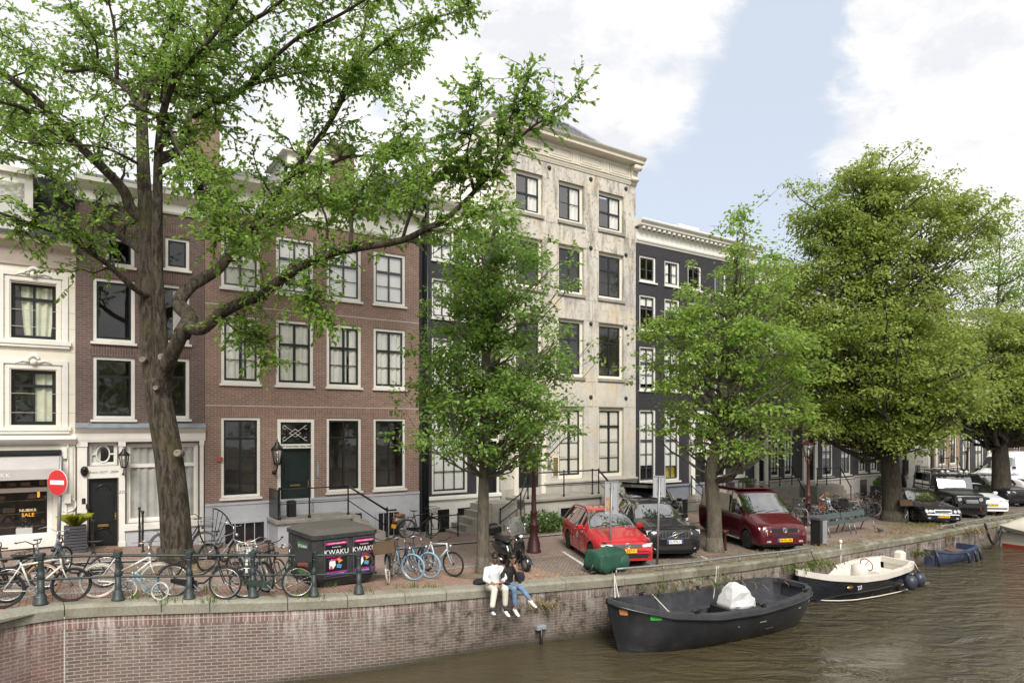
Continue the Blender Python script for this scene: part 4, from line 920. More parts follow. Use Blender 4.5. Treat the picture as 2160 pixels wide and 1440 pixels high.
b=MB();b.tube([(.9+2.2*k/10,2.2,zt+.95+1.15*math.sin(math.pi*(.25+.75*k/10)))for k in range(11)],.05,6);b.lathe([(.3,0),(.2,.35),(.06,.8),(0,.95)],(.9,2.4,zt+1.3),10);b.build('hoist_beam',K['iron'],Fh.root)
b=MB();b.bbox(5.2,6.8,2,4,zt+1.0,zt+2.3,.03);b.build('roof_hatch',K['white'],Fh.root)
b=MB();x0=xa-.5;steps(b,xa-.5,xb+.5,-.06,.02,6,(zd0-.04)/6,.28);b.build('front_steps',K['stonetrim'],Fh.root)
b=MB()
for x in(xa-.45,xb+.45):b.tube([(x,-.3,zd0+.9),(x,-1.8,.95)],.035,6);railing(b,[(x,-.3,zd0-.1)],1.0,mid=False);railing(b,[(x,-1.8,.05)],.9,mid=False);b.tube([(x,-.3,zd0+.45),(x,-1.8,.5)],.02,5)
b.build('step_railing',K['iron'],Fh.root);wall_lantern(Fh,Fh.X(1459),Fh.Z(1459,935),.8)
for a,b_ in((1420,1462),(1350,1372)):
    bb=MB();bb.box(Fh.X(a),Fh.X(b_),-.085,-.061,.15,.85);w=bb.build('basement_window',K['glassdark'],Fh.root);bb=MB()
    for k in range(6):bb.box(Fh.X(a)+.1+k*.2,Fh.X(a)+.12+k*.2,-.1,-.085,.15,.85)
    bb.build('basement_bars',K['iron'],w)
bb=MB();railing(bb,[(Fh.X(1405),-1.3,.02),(Fh.X(1452),-1.3,.02)],.85);bb.build('area_railing',K['iron'],Fh.root)

# ---------------------------------------------------------------- the farther houses, mostly behind trees
def far_house(name,label,p0,p1,topz,wall,bays,door=None,plinth='plinthstone',ph=1.25,frame='white',sash='black',cur='pair',cm='curtain',floors=3,roofm='roof',rise=2.2,corn='white',t0=None,gz=(.2,2.9),bars=(.5,),doorcol='black',fl=3.05,first=4.15,gfirst=None):
    h=House(name,label,p0,p1,topz,K[wall],t0=t0);yb=ph
    for k,(a,b_)in enumerate(bays):
        x0,x1=h.X(a),h.X(b_)
        h.window(x0,x1,yb+gz[0],yb+gz[1],2,bars if len(bars)<2 else bars,.45,fm=frame,sm=sash,fw=.1,sw=.05,y=.05,curtain=cur,cm=cm,mull=.05)
        xm=(x0+x1)/2;hw=min(.62,(x1-x0)/2+.05)
        for f_ in range(floors):
            z0=yb+first+f_*fl;z1=z0+2.0-.25*f_
            if z1<h.top-.3:h.window(xm-hw,xm+hw,z0,z1,2,(.66,),.36,fm=frame,sm=sash,fw=.1,sw=.05,y=.05,curtain=(1.0 if f_==2 else 'pair'),cm='blind' if f_==2 else 'curtain',mull=.05)
    if door:
        xa,xb=h.X(door[0]),h.X(door[1]);zd0=yb-.15;zd1=zd0+2.15;f=MB();f.box(xa-.28,xa-.002,-.1,.1,zd0,zd1+1.0);f.box(xb+.002,xb+.28,-.1,.1,zd0,zd1+1.0);f.box(xa-.002,xb+.002,-.09,.1,zd1,zd1+.12);f.box(xa-.34,xb+.34,-.14,.1,zd1+1.003,zd1+1.3);f.box(xa-.5,xb+.5,-.32,.1,zd1+1.303,zd1+1.45);f.build('door_frame',K['white' if frame!='cream' else 'cream'],h.root)
        h.door(xa,xb,zd0,zd1,doorcol,y=.12);h.window(xa,xb,zd1+.12,zd1+1.0,1,(),y=.06,fm='black',sm='black',fw=.04,sill=None)
        b=MB();b.bbox(xa-.6,xb+1.0,-1.15,-.09,.02,zd0-.02,.02);b.build('stoop',K['stonetrim'],h.root);b=MB();steps(b,xb+1.0,1.15,0,.02,4,(zd0-.04)/4.4,.28,1,'x');b.build('stoop_steps',K['stonetrim'],h.root)
        b=MB();railing(b,[(xa-.55,-1.1,zd0),(xa+.4,-1.1,zd0),(xb+.95,-1.1,zd0)],.95,.03);b.tube([(xb+.95,-1.1,zd0+.95),(xb+2.1,-1.1,.95)],.035,6);railing(b,[(xb+2.1,-1.1,.05)],.9,mid=False);b.build('stoop_railing',K['iron'],h.root)
    h.band('plinth',plinth,.02,yb-.1,-.05);h.profile('plinth_moulding',plinth,[(.06,yb-.097),(.1,yb-.05),(.1,yb),(.02,yb+.03)])
    for k,(a,b_)in enumerate(bays[::2]):
        bb=MB();bb.box(h.X(a)+.1,h.X(b_)-.05,-.075,-.051,.15,yb-.25);bb.build('basement_window',K['glassdark'],h.root)
    zt=h.top;h.walls();h.profile('cornice',corn,[(.04,zt+.003),(.08,zt+.12),(.06,zt+.2),(.06,zt+.75),(.25,zt+.9),(.38,zt+1.0),(.4,zt+1.12)]);h.roof(zt+1.12,rise,roofm,hip=.6);return h
G=far_house('dark_brick_house','dark grey brick house with pale sash windows behind the second street tree',1592,1684,13.2,'greybrick',[(1626,1644),(1655,1672)],(1598,1611),cur=.92,cm='blind',t0=Fh.t1+.02,ph=1.5)
H_=far_house('pilastered_house','dark brick house whose door has a white pilastered frame, behind the tall lamp',1684,1800,12.2,'greybrick',[(1735,1757),(1775,1795)],(1698,1716),t0=G.t1+.02,ph=1.35,plinth='lightstone',cur=.6,cm='curtain')
I_=far_house('flower_box_house','dark brick house with flower boxes under cream curtained windows',1800,1884,12.6,'greybrick',[(1811,1827),(1836,1852),(1862,1878)],None,cur='full',cm='greencurtain',t0=H_.t1+.02,ph=1.45,plinth='lightstone')
J_=far_house('pale_plinth_house','dark brick house standing on a tall pale stone ground floor',1884,1955,13.4,'greybrick',[(1893,1911),(1925,1943)],None,plinth='lightstone',ph=3.0,sash='white',cur='pair',t0=I_.t1+.02,gz=(.15,2.6),first=3.6)
for nm,a,b_,z0,z1 in(('ground_floor_window',1895,1914,1.0,2.3),('ground_floor_door',1929,1938,.1,1.9)):b=MB();b.box(J_.X(a),J_.X(b_),-.08,-.052,z0,z1);b.build(nm,K['glassdark'],J_.root)
K_=far_house('orange_brick_house','narrow pale orange brick house with white framed windows',1955,2024,12.8,'orangebrick',[(1981,1996),(2004,2018)],(1959,1971),t0=J_.t1+.02,ph=1.6,plinth='lightstone',cur=.5,cm='curtain')
L_=far_house('arched_window_house','charcoal brick house with arched cream windows beside the far lamp post',2024,2126,13.0,'greybrick',[(2031,2047),(2058,2075),(2109,2122)],(2086,2100),frame='cream',t0=K_.t1+.02,ph=.9,plinth='charcoal',cur=.9,cm='curtain',gz=(.1,3.2))
M_=far_house('red_brown_house','red brown brick house at the right edge behind the white van',2126,2212,12.4,'redbrick',[(2139,2153),(2170,2184),(2192,2206)],None,frame='cream',t0=L_.t1+.02,ph=1.1,plinth='lightstone',roofm='roof')
N_=far_house('orange_roof_house','far brick house with an orange tiled roof showing above the trees',2212,2320,12.0,'redbrick',[(2230,2245),(2262,2275)],None,t0=M_.t1+.02,ph=1.1,rise=4.0);N_.root.children
K['orangetile']=M('orange_roof_tiles',(.36,.14,.07),.8,var=.25,scale=6)
b=MB();zz=K_.top+1.1;b.add([(0,1.5,zz),(K_.W,1.5,zz),(K_.W,10,zz),(0,10,zz),(K_.W/2,1.5,zz+3.2),(K_.W/2,10,zz+3.2)],[(0,4,5,3),(1,2,5,4),(0,1,4),(2,3,5)]);b.build('roof_gable',K['orangetile'],L_.root,(1.5,2,0))
# window boxes of flowers on the flower box house
K['petal']=M('white_pink_petals',(.75,.62,.62),.7,var=.15,scale=20);K['shrub']=leafmat('shrub_leaf',(.035,.085,.015),(.09,.17,.03))
def leaf_blob(n,c,rx,ry,rz,size,rnd,sub=None):
    b=sub or MB()
    for _ in range(n):
        while True:
            p=Vector((rnd.uniform(-1,1),rnd.uniform(-1,1),rnd.uniform(-1,1)))
            if p.length<1 and p.length>rnd.random()*.85:break
        q=Vector((c[0]+p.x*rx,c[1]+p.y*ry,c[2]+p.z*rz));d=Vector((rnd.gauss(0,1),rnd.gauss(0,1),rnd.gauss(.2,.8))).normalized();e=d.orthogonal().normalized();e.rotate(Matrix.Rotation(rnd.random()*6.28,3,d))
        L=size*rnd.uniform(.7,1.3);w_=L*.32;g=d.cross(e)
        b.add([q,q+d*L*.5+e*w_-g*.0,q+d*L,q+d*L*.5-e*w_],[(0,1,2,3)])
    return b
rnd=random.Random(9)
for a,b_ in((1811,1827),(1836,1852),(1516,1532),(1550,1574)):
    hh=I_ if a>1700 else Fh;x0,x1=hh.X(a),hh.X(b_);z=(I_.Z(1819,966)if a>1700 else Fh.Z(1540,1022));b=MB();b.bbox(x0,x1,-.38,-.13,z-.3,z-.05,.02);o_=b.build('window_box',K['plastic'],hh.root)
    leaf_blob(160,((x0+x1)/2,-.25,z+.12),(x1-x0)/2,.2,.24,.12,rnd).build('box_leaves',K['shrub'],o_)
    if a>1700:
        b=MB()
        for _ in range(38):b.ell((rnd.uniform(x0,x1),-.28-rnd.random()*.16,z+.1+rnd.random()*.28),.045,.045,.04,6,4)
        b.build('box_flowers',K['petal'],o_)
# ================================================================== trees
def barkmat(name,a,b,moss=.4):
    t=NT(name);v=t.coord('Object',(1,1,.22));n=t.noise(v,11,8,.75,.6);n2=t.noise(t.coord('Object'),1.3,5,.6)
    c=t.mix(t.rng(n,.42,.60),a,b);c=t.mix(t.math('MULTIPLY',t.rng(n2,.48,.65),moss),c,(.075,.07,.018))
    t.bump(n,1.0,.09);return t.done(c,.95)
K['bark']=barkmat('mossy_elm_bark',(.016,.012,.009),(.115,.092,.068),.5)
K['bark2']=barkmat('grey_bark',(.10,.085,.065),(.19,.165,.13),.35)
K['bark3']=barkmat('dark_lime_bark',(.05,.043,.035),(.115,.098,.075),.3)
K['elmleaf']=leafmat('elm_leaf',(.085,.18,.025),(.27,.40,.08),.47)
K['youngleaf']=leafmat('young_elm_leaf',(.08,.175,.03),(.27,.40,.09),.44)
K['brightleaf']=leafmat('bright_elm_leaf',(.095,.19,.026),(.31,.43,.085),.45)
K['limeleaf']=leafmat('lime_leaf',(.085,.16,.024),(.335,.395,.09),.45)
K['palewood']=M('pruned_cut_wood',(.20,.17,.135),.9,var=.3,scale=12)
class Leaves:
    def __init__(s,seed):s.v=[];s.f=[];s.r=random.Random(seed)
    def leaf(s,p,d,up,L,w):
        d=d.normalized();side=d.cross(up)
        if side.length<1e-4:side=d.orthogonal()
        side.normalize();n=side.cross(d);b=len(s.v)
        for(a,c,h)in((0,0,0),(.28,w*.8,.02),(.62,w*.85,0),(1,0,-.10),(.62,-w*.85,0),(.28,-w*.8,.02)):s.v.append(tuple(p+d*(a*L)+side*(c*L)+n*(h*L)))
        s.f.append((b,b+1,b+2,b+3,b+4,b+5))
    def along(s,pts,per,L,start=.25,droop=.35):
        r=s.r
        for a,b in zip(pts,pts[1:]):
            v=b-a;n=max(1,int(v.length*per+r.random()))
            for k in range(n):
                p=a+v*r.random();d=v.normalized()+Vector((r.gauss(0,.8),r.gauss(0,.8),r.gauss(-droop,.5)))
                up=Vector((r.gauss(0,.45),r.gauss(0,.45),1));s.leaf(p,d,up,L*r.uniform(.65,1.2),.30)
    def spray(s,c,R_,n,L,out,flat=.55,droop=.3):
        r=s.r
        for _ in range(n):
            q=Vector((r.gauss(0,.5),r.gauss(0,.5),r.gauss(0,.5)*flat))*R_
            q.z-=(q.x*q.x+q.y*q.y)/R_*droop*.6
            d=q.normalized()*.8+out*.4+Vector((r.gauss(0,.6),r.gauss(0,.6),r.gauss(-droop,.4)));up=Vector((r.gauss(0,.5),r.gauss(0,.5),1))
            s.leaf(c+q,d,up,L*r.uniform(.65,1.2),.34)
    def build(s,name,m,parent):
        me=bpy.data.meshes.new(name);me.from_pydata(s.v,[],s.f);me.materials.append(m);o=bpy.data.objects.new(name,me);COL.objects.link(o);o.parent=parent
        o.matrix_parent_inverse=parent.matrix_world.inverted()if False else Matrix.Translation(-parent.location);return o
def wood(mb,name,m,parent):
    o=mb.build(name,m,parent);o.matrix_parent_inverse=Matrix.Translation(-parent.location);return o
def wiggle(a,b,n,amp,r,sag=0.0):
    out=[]
    L=(b-a).length
    for i in range(n+1):
        u_=i/n;p=a.lerp(b,u_);e=math.sin(math.pi*u_)
        out.append(p+Vector((r.gauss(0,1),r.gauss(0,1),r.gauss(0,1)))*amp*L*(1 if 0<i<n else 0)+Vector((0,0,-sag*L*e)))
    return out
def catmull(pts,k=3):
    out=[]
    P=[pts[0]]+list(pts)+[pts[-1]]
    for i in range(1,len(P)-2):
        a,b,c,d=P[i-1],P[i],P[i+1],P[i+2]
        for j in range(k):
            t=j/k;out.append(.5*((2*b)+(c-a)*t+(2*a-5*b+4*c-d)*t*t+(3*b-a-3*c+d)*t**3))
    out.append(pts[-1]);return out

# ---- the big elm on the left; its limbs follow the photograph, spread in depth
base=gnd(370,1187);Y0=base.y
root=empty('elm_tree',base,0,'large spreading elm with thick mossy trunk beside the bicycles at the railing','tree')
w=MB();LV=Leaves(3);rnd=random.Random(11)
def limb(spec,r0,r1,twigs=0.0,start=.25,L=(1.0,2.2),dens=15,bare=False,seg=9,leafL=.125):
    raw=[at(x,y,Y0+dy)for x,y,dy in spec];pts=catmull(raw,4);n=len(pts)-1
    w.tube(pts,[(r0+(r1-r0)*(i/n)**.8)*(.88 if r0<.4 else .94)for i in range(n+1)],seg)
    tot=sum((b-a).length for a,b in zip(pts,pts[1:]));k=int(tot*twigs*1.9)
    for q in range(k):
        u_=start+(1-start)*((q+rnd.random())/max(1,k));i=min(n-1,int(u_*n));p=pts[i].lerp(pts[i+1],u_*n-i);ax=(pts[i+1]-pts[i]).normalized()
        d=ax*.55+Vector((rnd.gauss(0,.65),rnd.gauss(0,.8),rnd.gauss(.30,.5)))
        d.normalize();ln=rnd.uniform(*L)*(1.0-.45*u_);rr=max(.010,(r0+(r1-r0)*u_)*.32);rr=min(rr,.04)
        e=p+d*ln+Vector((0,0,-.12*ln));br=wiggle(p,e,5,.05,rnd);w.tube(br,[rr*(1-.75*j/5)for j in range(6)],5)
        if bare:continue
        for j in range(1,6):
            for _ in range(rnd.choice((2,2,3))):
                d2=(br[j]-br[j-1]).normalized()*.6+Vector((rnd.gauss(0,.8),rnd.gauss(0,.8),rnd.gauss(.05,.5)));d2.normalize();l2=rnd.uniform(.35,.85)
                tw=wiggle(br[j],br[j]+d2*l2+Vector((0,0,-.1*l2)),3,.06,rnd);w.tube(tw,[.009,.007,.005,.003],3,cap=False);LV.along(tw,dens*1.35,leafL)
        LV.along(br[2:],dens*.7,leafL)
# trunk and stems
limb([(374,1205,0),(372,1140,0),(366,1050,0),(354,950,0),(340,870,0),(326,800,0)],.44,.335,seg=14)
w.tube([base+Vector((0,0,-.25)),base+Vector((0,0,.05)),base+Vector((-.02,0,.45))],[.62,.50,.43],14)
limb([(330,830,0),(318,740,.1),(312,640,.2),(311,540,.3),(308,450,.4),(303,360,.5),(300,267,.7),(301,217,.8),(318,180,.8),(334,130,1),(354,80,1),(378,30,1.1),(400,-60,1.2),(410,-160,1.2)],.315,.05,1.1,.45)
limb([(345,800,-.1),(340,700,-.2),(333,600,-.3),(332,500,-.5),(333,420,-.7),(334,333,-.9),(342,250,-1.1),(360,187,-1.3),(380,155,-1.5),(420,110,-1.8),(470,50,-2),(520,-40,-2.2)],.21,.04,1.3,.4)
limb([(340,900,.2),(346,800,-.15),(356,762,-.45),(376,720,-.7),(392,690,-.8),(425,694,-1.0),(461,664,-1.2),(509,638,-1.4),(548,625,-1.6),(573,603,-1.7),(637,561,-1.9),(685,539,-2.1),(740,526,-2.3),(848,507,-2.6),(899,482,-2.8),(944,459,-2.9),(1000,405,-3),(1040,360,-3.1),(1075,315,-3.2),(1120,270,-3.3),(1160,245,-3.3),(1199,213,-3.3)],.255,.010,.85,.33,(.55,1.1),13)
limb([(384,705,-.8),(400,670,-.4),(377,640,0),(400,605,.2),(425,590,.5),(463,565,.7),(489,529,1),(524,478,1.3),(556,446,1.5),(590,405,1.7),(620,363,1.9),(653,317,2.1),(693,263,2.2),(727,200,2.4),(743,153,2.4),(767,67,2.5),(777,0,2.5),(800,-110,2.5)],.25,.03,1.35,.30,(1.0,2.0))
limb([(620,363,1.9),(680,352,2.0),(733,331,2.2),(785,331,2.4),(830,335,2.5),(880,310,2.4)],.09,.02,1.7,.1,(.6,1.3))
limb([(318,182,.8),(335,169,.6),(400,133,.2),(440,108,-.2),(483,83,-.6),(530,45,-1),(567,23,-1.3),(620,-20,-1.7),(700,-80,-2)],.13,.03,1.5,.1)
limb([(337,333,-.9),(372,320,-.4),(387,290,-.1),(400,243,.2),(420,180,.5),(431,140,.8),(435,67,1.2),(450,-30,1.5)],.15,.04,1.2,.3)
limb([(408,243,.3),(440,222,.1),(473,207,0),(520,183,-.2),(567,133,-.5),(633,77,-.9),(720,30,-1.3),(800,-20,-1.6),(900,-90,-1.8)],.12,.02,1.5,.15)
limb([(520,183,-.2),(583,163,.3),(640,153,.7),(690,150,1),(760,168,1.3)],.06,.012,1.8,.2,(.7,1.3))
limb([(700,253,2.2),(735,170,1.6),(790,105,1.2),(860,60,.8),(930,35,.5),(985,15,.3)],.07,.012,1.9,.15,(.6,1.4))
limb([(727,200,2.4),(790,170,2.8),(850,140,3.2),(900,100,3.4)],.05,.01,1.9,.2,(.5,1.2))
limb([(310,470,.4),(277,440,.2),(260,400,0),(213,350,-.5),(180,320,-.8),(133,273,-1.2),(83,217,-1.6),(33,173,-2),(0,150,-2.2),(-80,90,-2.5),(-180,40,-3)],.19,.05,1.15,.2)
limb([(312,540,.3),(275,512,.8),(224,478,1.3),(193,450,1.6),(157,417,2),(110,373,2.4),(60,340,2.8),(0,320,3.2),(-90,280,3.6)],.15,.04,1.5,.15)
limb([(312,625,.1),(281,606,-.4),(230,560,-.9),(190,533,-1.3),(137,500,-1.8),(60,470,-2.4),(-30,440,-3),(-120,420,-3.4)],.11,.02,1.6,.2,(.8,1.6))
limb([(300,250,.7),(281,205,1.0),(243,170,1.5),(200,147,2),(140,150,2.5),(80,120,3),(0,70,3.4),(-100,30,4)],.10,.03,1.5,.15)
limb([(246,172,1.5),(247,110,1.2),(240,50,1),(229,0,.8),(215,-90,.8)],.07,.02,1.5,.1)
limb([(205,147,2),(202,90,1.6),(170,40,1.2),(137,-10,1)],.05,.015,1.5,.1)
limb([(290,345,0),(262,330,-.8),(220,312,-1.5),(160,305,-2.3),(100,302,-3),(40,300,-3.6),(0,275,-4)],.05,.015,.9,.1,(.5,1.1),9)
limb([(299,230,.8),(270,220,.2),(245,238,-.4),(215,205,-1),(160,190,-1.6),(110,150,-2.2)],.035,.01,.6,.2,(.5,1.0),bare=True)
limb([(60,235,-1.6),(40,225,-2),(0,215,-2.4),(-80,190,-3)],.08,.02,1.6,.1)
limb([(170,315,-.9),(110,275,-.2),(60,262,.3),(0,255,.9),(-80,230,1.5)],.07,.02,1.6,.1)
limb([(350,250,-1.1),(385,330,-2),(430,390,-2.8),(470,440,-3.3),(500,500,-3.6)],.05,.012,2.0,.15,(.6,1.2))
limb([(524,478,1.3),(590,470,.6),(650,440,0),(720,425,-.5),(790,415,-.9),(850,400,-1.2)],.07,.012,1.9,.1,(.6,1.3))
limb([(461,664,-1.2),(490,690,-1.6),(520,705,-2),(545,735,-2.3)],.03,.008,2.6,.1,(.4,.8))
limb([(637,561,-1.9),(650,600,-2.2),(665,625,-2.4),(690,650,-2.6)],.03,.006,2.8,.2,(.3,.7))
limb([(899,482,-2.8),(950,470,-3.2),(985,450,-3.6),(1020,445,-3.8)],.04,.008,1.5,.1,(.4,.9))
limb([(848,507,-2.6),(900,515,-2.8),(912,535,-2.9),(950,505,-3)],.03,.005,1.0,.3,(.2,.4),bare=True)
limb([(1000,405,-3),(985,330,-3.3),(1000,260,-3.6),(1005,190,-3.8)],.04,.008,2.2,.1,(.4,.9))
limb([(1040,360,-3.1),(1065,280,-3.4),(1085,225,-3.6),(1100,170,-3.7)],.03,.006,2.2,.2,(.3,.8))
limb([(740,526,-2.3),(745,450,-2.2),(775,380,-2.0),(820,320,-1.8),(860,270,-1.6)],.06,.01,2.0,.15,(.6,1.3))
limb([(685,539,-2.1),(690,470,-2.4),(670,410,-2.6),(680,350,-2.8)],.05,.01,2.0,.15,(.5,1.2))
limb([(848,507,-2.6),(870,440,-2.9),(900,385,-3.1),(960,320,-3.3),(1010,290,-3.4)],.05,.01,2.2,.1,(.5,1.1))
for(x0,y0,x1,y1)in((1130,262,1140,190),(1145,252,1170,165),(1160,245,1190,190),(1110,280,1145,175)):limb([(x0,y0,-3.3),((x0+x1)/2+8,(y0+y1)/2,-3.3),(x1,y1,-3.4)],.010,.003,3,.3,(.2,.4),bare=True,seg=4)
wood(w,'trunk',K['bark'],root);LV.build('crown',K['elmleaf'],root)
for(x,y,r_)in((298,757,.09),(339,752,.11),(326,817,.07),(372,955,.11)):
    c=at(x,y,Y0-(.38 if y<800 else .45));b=MB();n_=Vector((.1,-1,.1));MM=Matrix.Translation(c)@Vector((0,0,1)).rotation_difference(n_).to_matrix().to_4x4();b.lathe([(r_*.95,-.3),(r_*.9,-.06),(r_*.8,-.03),(r_*.5,-.04),(.02,-.06)],n=12,M=MM);wood(b,'cut_scar',K['palewood'],root)
n_big=len(LV.f)

# ---- trees with a crown given by overlapping lobes
def lobed_tree(name,label,base,r0,trunk_pts,lobes,leafm,barkm,nclump,perclump,clumpR,leafL,seed,flat=.6,droop=.3,limb_from=.25,taper=.3,group=None,twigr=.02):
    root=empty(name,base,0,label,'tree',group);rr=random.Random(seed);w=MB();lv=Leaves(seed)
    pts=catmull([Vector(p)for p in trunk_pts],4);n=len(pts)-1
    w.tube([base+Vector((0,0,-.2)),base+Vector((0,0,.08)),base+Vector((0,0,.5))],[r0*1.5,r0*1.2,r0*1.0],10)
    w.tube(pts,[r0*(1-(1-taper*.4)*(i/n)**1.1)+.01 for i in range(n+1)],10)
    vol=[l[1][0]*l[1][1]*l[1][2]for l in lobes];tot=sum(v**.75 for v in vol)
    for(c,rad),v in zip(lobes,vol):
        c=Vector(c);k=max(3,int(nclump*v**.75/tot))
        for _ in range(k):
            d=Vector((rr.gauss(0,1),rr.gauss(0,1),rr.gauss(0,1))).normalized();q=rr.random()**.42*rr.uniform(.86,1.10);stray=rr.random()<.34;q=rr.uniform(1.0,1.5)if stray else q
            e=c+Vector((d.x*rad[0],d.y*rad[1],d.z*rad[2]))*q
            # branch from the trunk, lower down than its tip
            i=0;best=1e9
            for j in range(int(n*limb_from),n+1):
                s_=(Vector((pts[j].x-e.x,pts[j].y-e.y,0))).length;want=e.z-s_*.75;dd=abs(pts[j].z-want)
                if dd<best:best=dd;i=j
            a=pts[i];br=wiggle(a,e,5,.035,rr,.06);rad0=max(.02,min(r0*.34*(1-.5*i/n),.035+.016*(e-a).length))
            if rr.random()<.42:w.tube(br,[rad0*.8*(1-.9*(j/5))+.003 for j in range(6)],5,cap=False)
            out=Vector((e.x-a.x,e.y-a.y,0));out=out.normalized()if out.length>.01 else Vector((0,0,1))
            lv.spray(e,clumpR*(rr.uniform(.4,.75)if stray else rr.uniform(.6,1.3)),int(perclump*(rr.uniform(.25,.5)if stray else rr.uniform(.6,1.4))),leafL,out,flat,droop)
            for _ in range(1):
                q2=Vector((rr.gauss(0,.4),rr.gauss(0,.4),rr.gauss(0,.25)))*clumpR*1.4;w.tube([br[4],e+q2],[.01,.004],3,cap=False)
    wood(w,'trunk',barkm,root);lv.build('crown',leafm,root);return root
def px3(px,py,Y):return at(px,py,Y)
def lobe(px,py,Y,rx,rz,ry=None):s_=Y/FPX;return(at(px,py,Y),(rx*s_,(ry or rx)*s_,rz*s_))
b1=gnd(1018,1208);y1=b1.y
lobed_tree('young_elm_tree','slender young elm with narrow crown standing beside the sitting couple',b1,.17,[b1,px3(1019,1090,y1),px3(1021,980,y1),px3(1022,860,y1),px3(1030,700,y1),px3(1040,560,y1),px3(1042,440,y1)],
    [lobe(1042,445,y1,55,50),lobe(1030,500,y1,92,60),lobe(1050,570,y1,118,70),lobe(1000,600,y1,85,70),lobe(1040,670,y1,135,80),lobe(1000,760,y1,130,90),lobe(1085,770,y1+.3,120,85),lobe(1030,860,y1,165,80),lobe(920,790,y1-.6,75,45),lobe(900,850,y1+.5,60,45),lobe(1130,880,y1-.5,85,60),lobe(960,930,y1-.6,85,42),lobe(1080,960,y1,75,40),lobe(1175,770,y1+.6,45,40)],
    K['youngleaf'],K['bark2'],480,66,.42,.125,21,.5,.3,.30)
b2=gnd(1507,1163);y2=b2.y
lobed_tree('bright_elm_tree','bright yellow green street tree between the black and the maroon parked vehicles',b2,.26,[b2,px3(1506,1080,y2),px3(1500,1000,y2),px3(1512,930,y2),px3(1520,860,y2),px3(1527,760,y2),px3(1545,640,y2),px3(1570,500,y2)],
    [lobe(1575,490,y2,50,55),lobe(1570,560,y2,78,55),lobe(1500,640,y2,100,62),lobe(1610,610,y2+1.5,70,70),lobe(1430,690,y2-.5,75,50),lobe(1560,720,y2,140,85),lobe(1650,720,y2,70,55),lobe(1480,780,y2,120,70),lobe(1400,790,y2+.5,55,45),lobe(1620,810,y2,100,70),lobe(1540,880,y2,130,50),lobe(1655,880,y2+.3,60,45),lobe(1455,880,y2-.3,70,40),lobe(1380,690,y2,38,28),lobe(1560,940,y2-.5,80,28),lobe(1700,770,y2+.3,35,30),lobe(1480,940,y2-.4,28,20)],
    K['brightleaf'],K['bark2'],400,66,.48,.14,33,.40,.3,.28)
b3=gnd(1884,1098);y3=b3.y
lobed_tree('tall_lime_tree','tall dense lime tree with thick trunk beside the green benches and the black saloon',b3,.47,[b3,px3(1882,1040,y3),px3(1876,960,y3),px3(1872,880,y3),px3(1850,780,y3),px3(1838,640,y3),px3(1830,500,y3),px3(1825,360,y3)],
    [lobe(1828,368,y3,92,48),lobe(1800,430,y3,112,65),lobe(1885,410,y3+1,75,60),lobe(1780,500,y3,100,70),lobe(1870,500,y3,100,70),lobe(1975,440,y3,85,65),lobe(2040,470,y3+.5,55,55),lobe(1985,520,y3,80,55),lobe(1740,580,y3,100,65),lobe(1870,600,y3,130,70),lobe(1990,580,y3,60,40),lobe(1690,650,y3,75,70),lobe(1780,690,y3-1,140,80),lobe(1910,710,y3-1,130,80),lobe(1720,770,y3,85,70),lobe(1840,800,y3-1.5,140,75),lobe(1960,800,y3-.5,110,75),lobe(1770,860,y3-.5,95,45),lobe(1900,870,y3-1,110,42),lobe(1810,905,y3-1,70,28),lobe(1880,920,y3-1.5,90,25),lobe(1740,890,y3-1,70,28),lobe(1950,890,y3-1.2,75,28),lobe(2010,840,y3-.5,70,45)],
    K['limeleaf'],K['bark3'],1050,105,.74,.165,45,.38,.45,.30)
b4=gnd(2112,1066);y4=b4.y
lobed_tree('right_lime_tree','spreading lime tree in front of the white van at the right edge',b4,.52,[b4,px3(2112,1000,y4),px3(2110,940,y4),px3(2115,880,y4),px3(2125,780,y4),px3(2130,660,y4)],
    [lobe(2120,690,y4,120,55),lobe(2060,720,y4-.5,105,62),lobe(2200,720,y4,110,60),lobe(2000,790,y4-.5,85,60),lobe(2100,800,y4-1,125,65),lobe(2220,810,y4,110,70),lobe(2050,860,y4-1,95,42),lobe(2150,870,y4-1,100,40),lobe(2250,870,y4,90,50),lobe(1990,850,y4,50,35)],
    K['limeleaf'],K['bark3'],560,105,.78,.17,57,.38,.45,.4)
Y5=44.0;b5=at(2098,1020,Y5);b5.z=zg(tof(b5))
lobed_tree('thin_far_tree','thin airy tree rising above the roofs behind the lime trees',b5,.17,[b5,px3(2098,900,Y5),px3(2100,760,Y5),px3(2105,640,Y5),px3(2110,500,Y5)],
    [lobe(2110,500,Y5,45,55),lobe(2075,560,Y5,55,40),lobe(2140,560,Y5,60,55),lobe(2060,620,Y5,55,40),lobe(2150,620,Y5,60,40)],K['brightleaf'],K['bark2'],190,46,.85,.17,61,.6,.2,.5)
b6=td(64,7.6)
lobed_tree('far_quay_tree','farthest leafy tree along the quay beyond the white van',b6,.4,[b6,b6+Vector((0,0,4)),b6+Vector((.2,0,9)),b6+Vector((.3,0,13))],[(b6+Vector((0,0,8)),(4.5,4.5,3)),(b6+Vector((0,0,11.5)),(3.5,3.5,3))],K['limeleaf'],K['bark3'],90,60,.9,.2,66,.5,.4,.4)
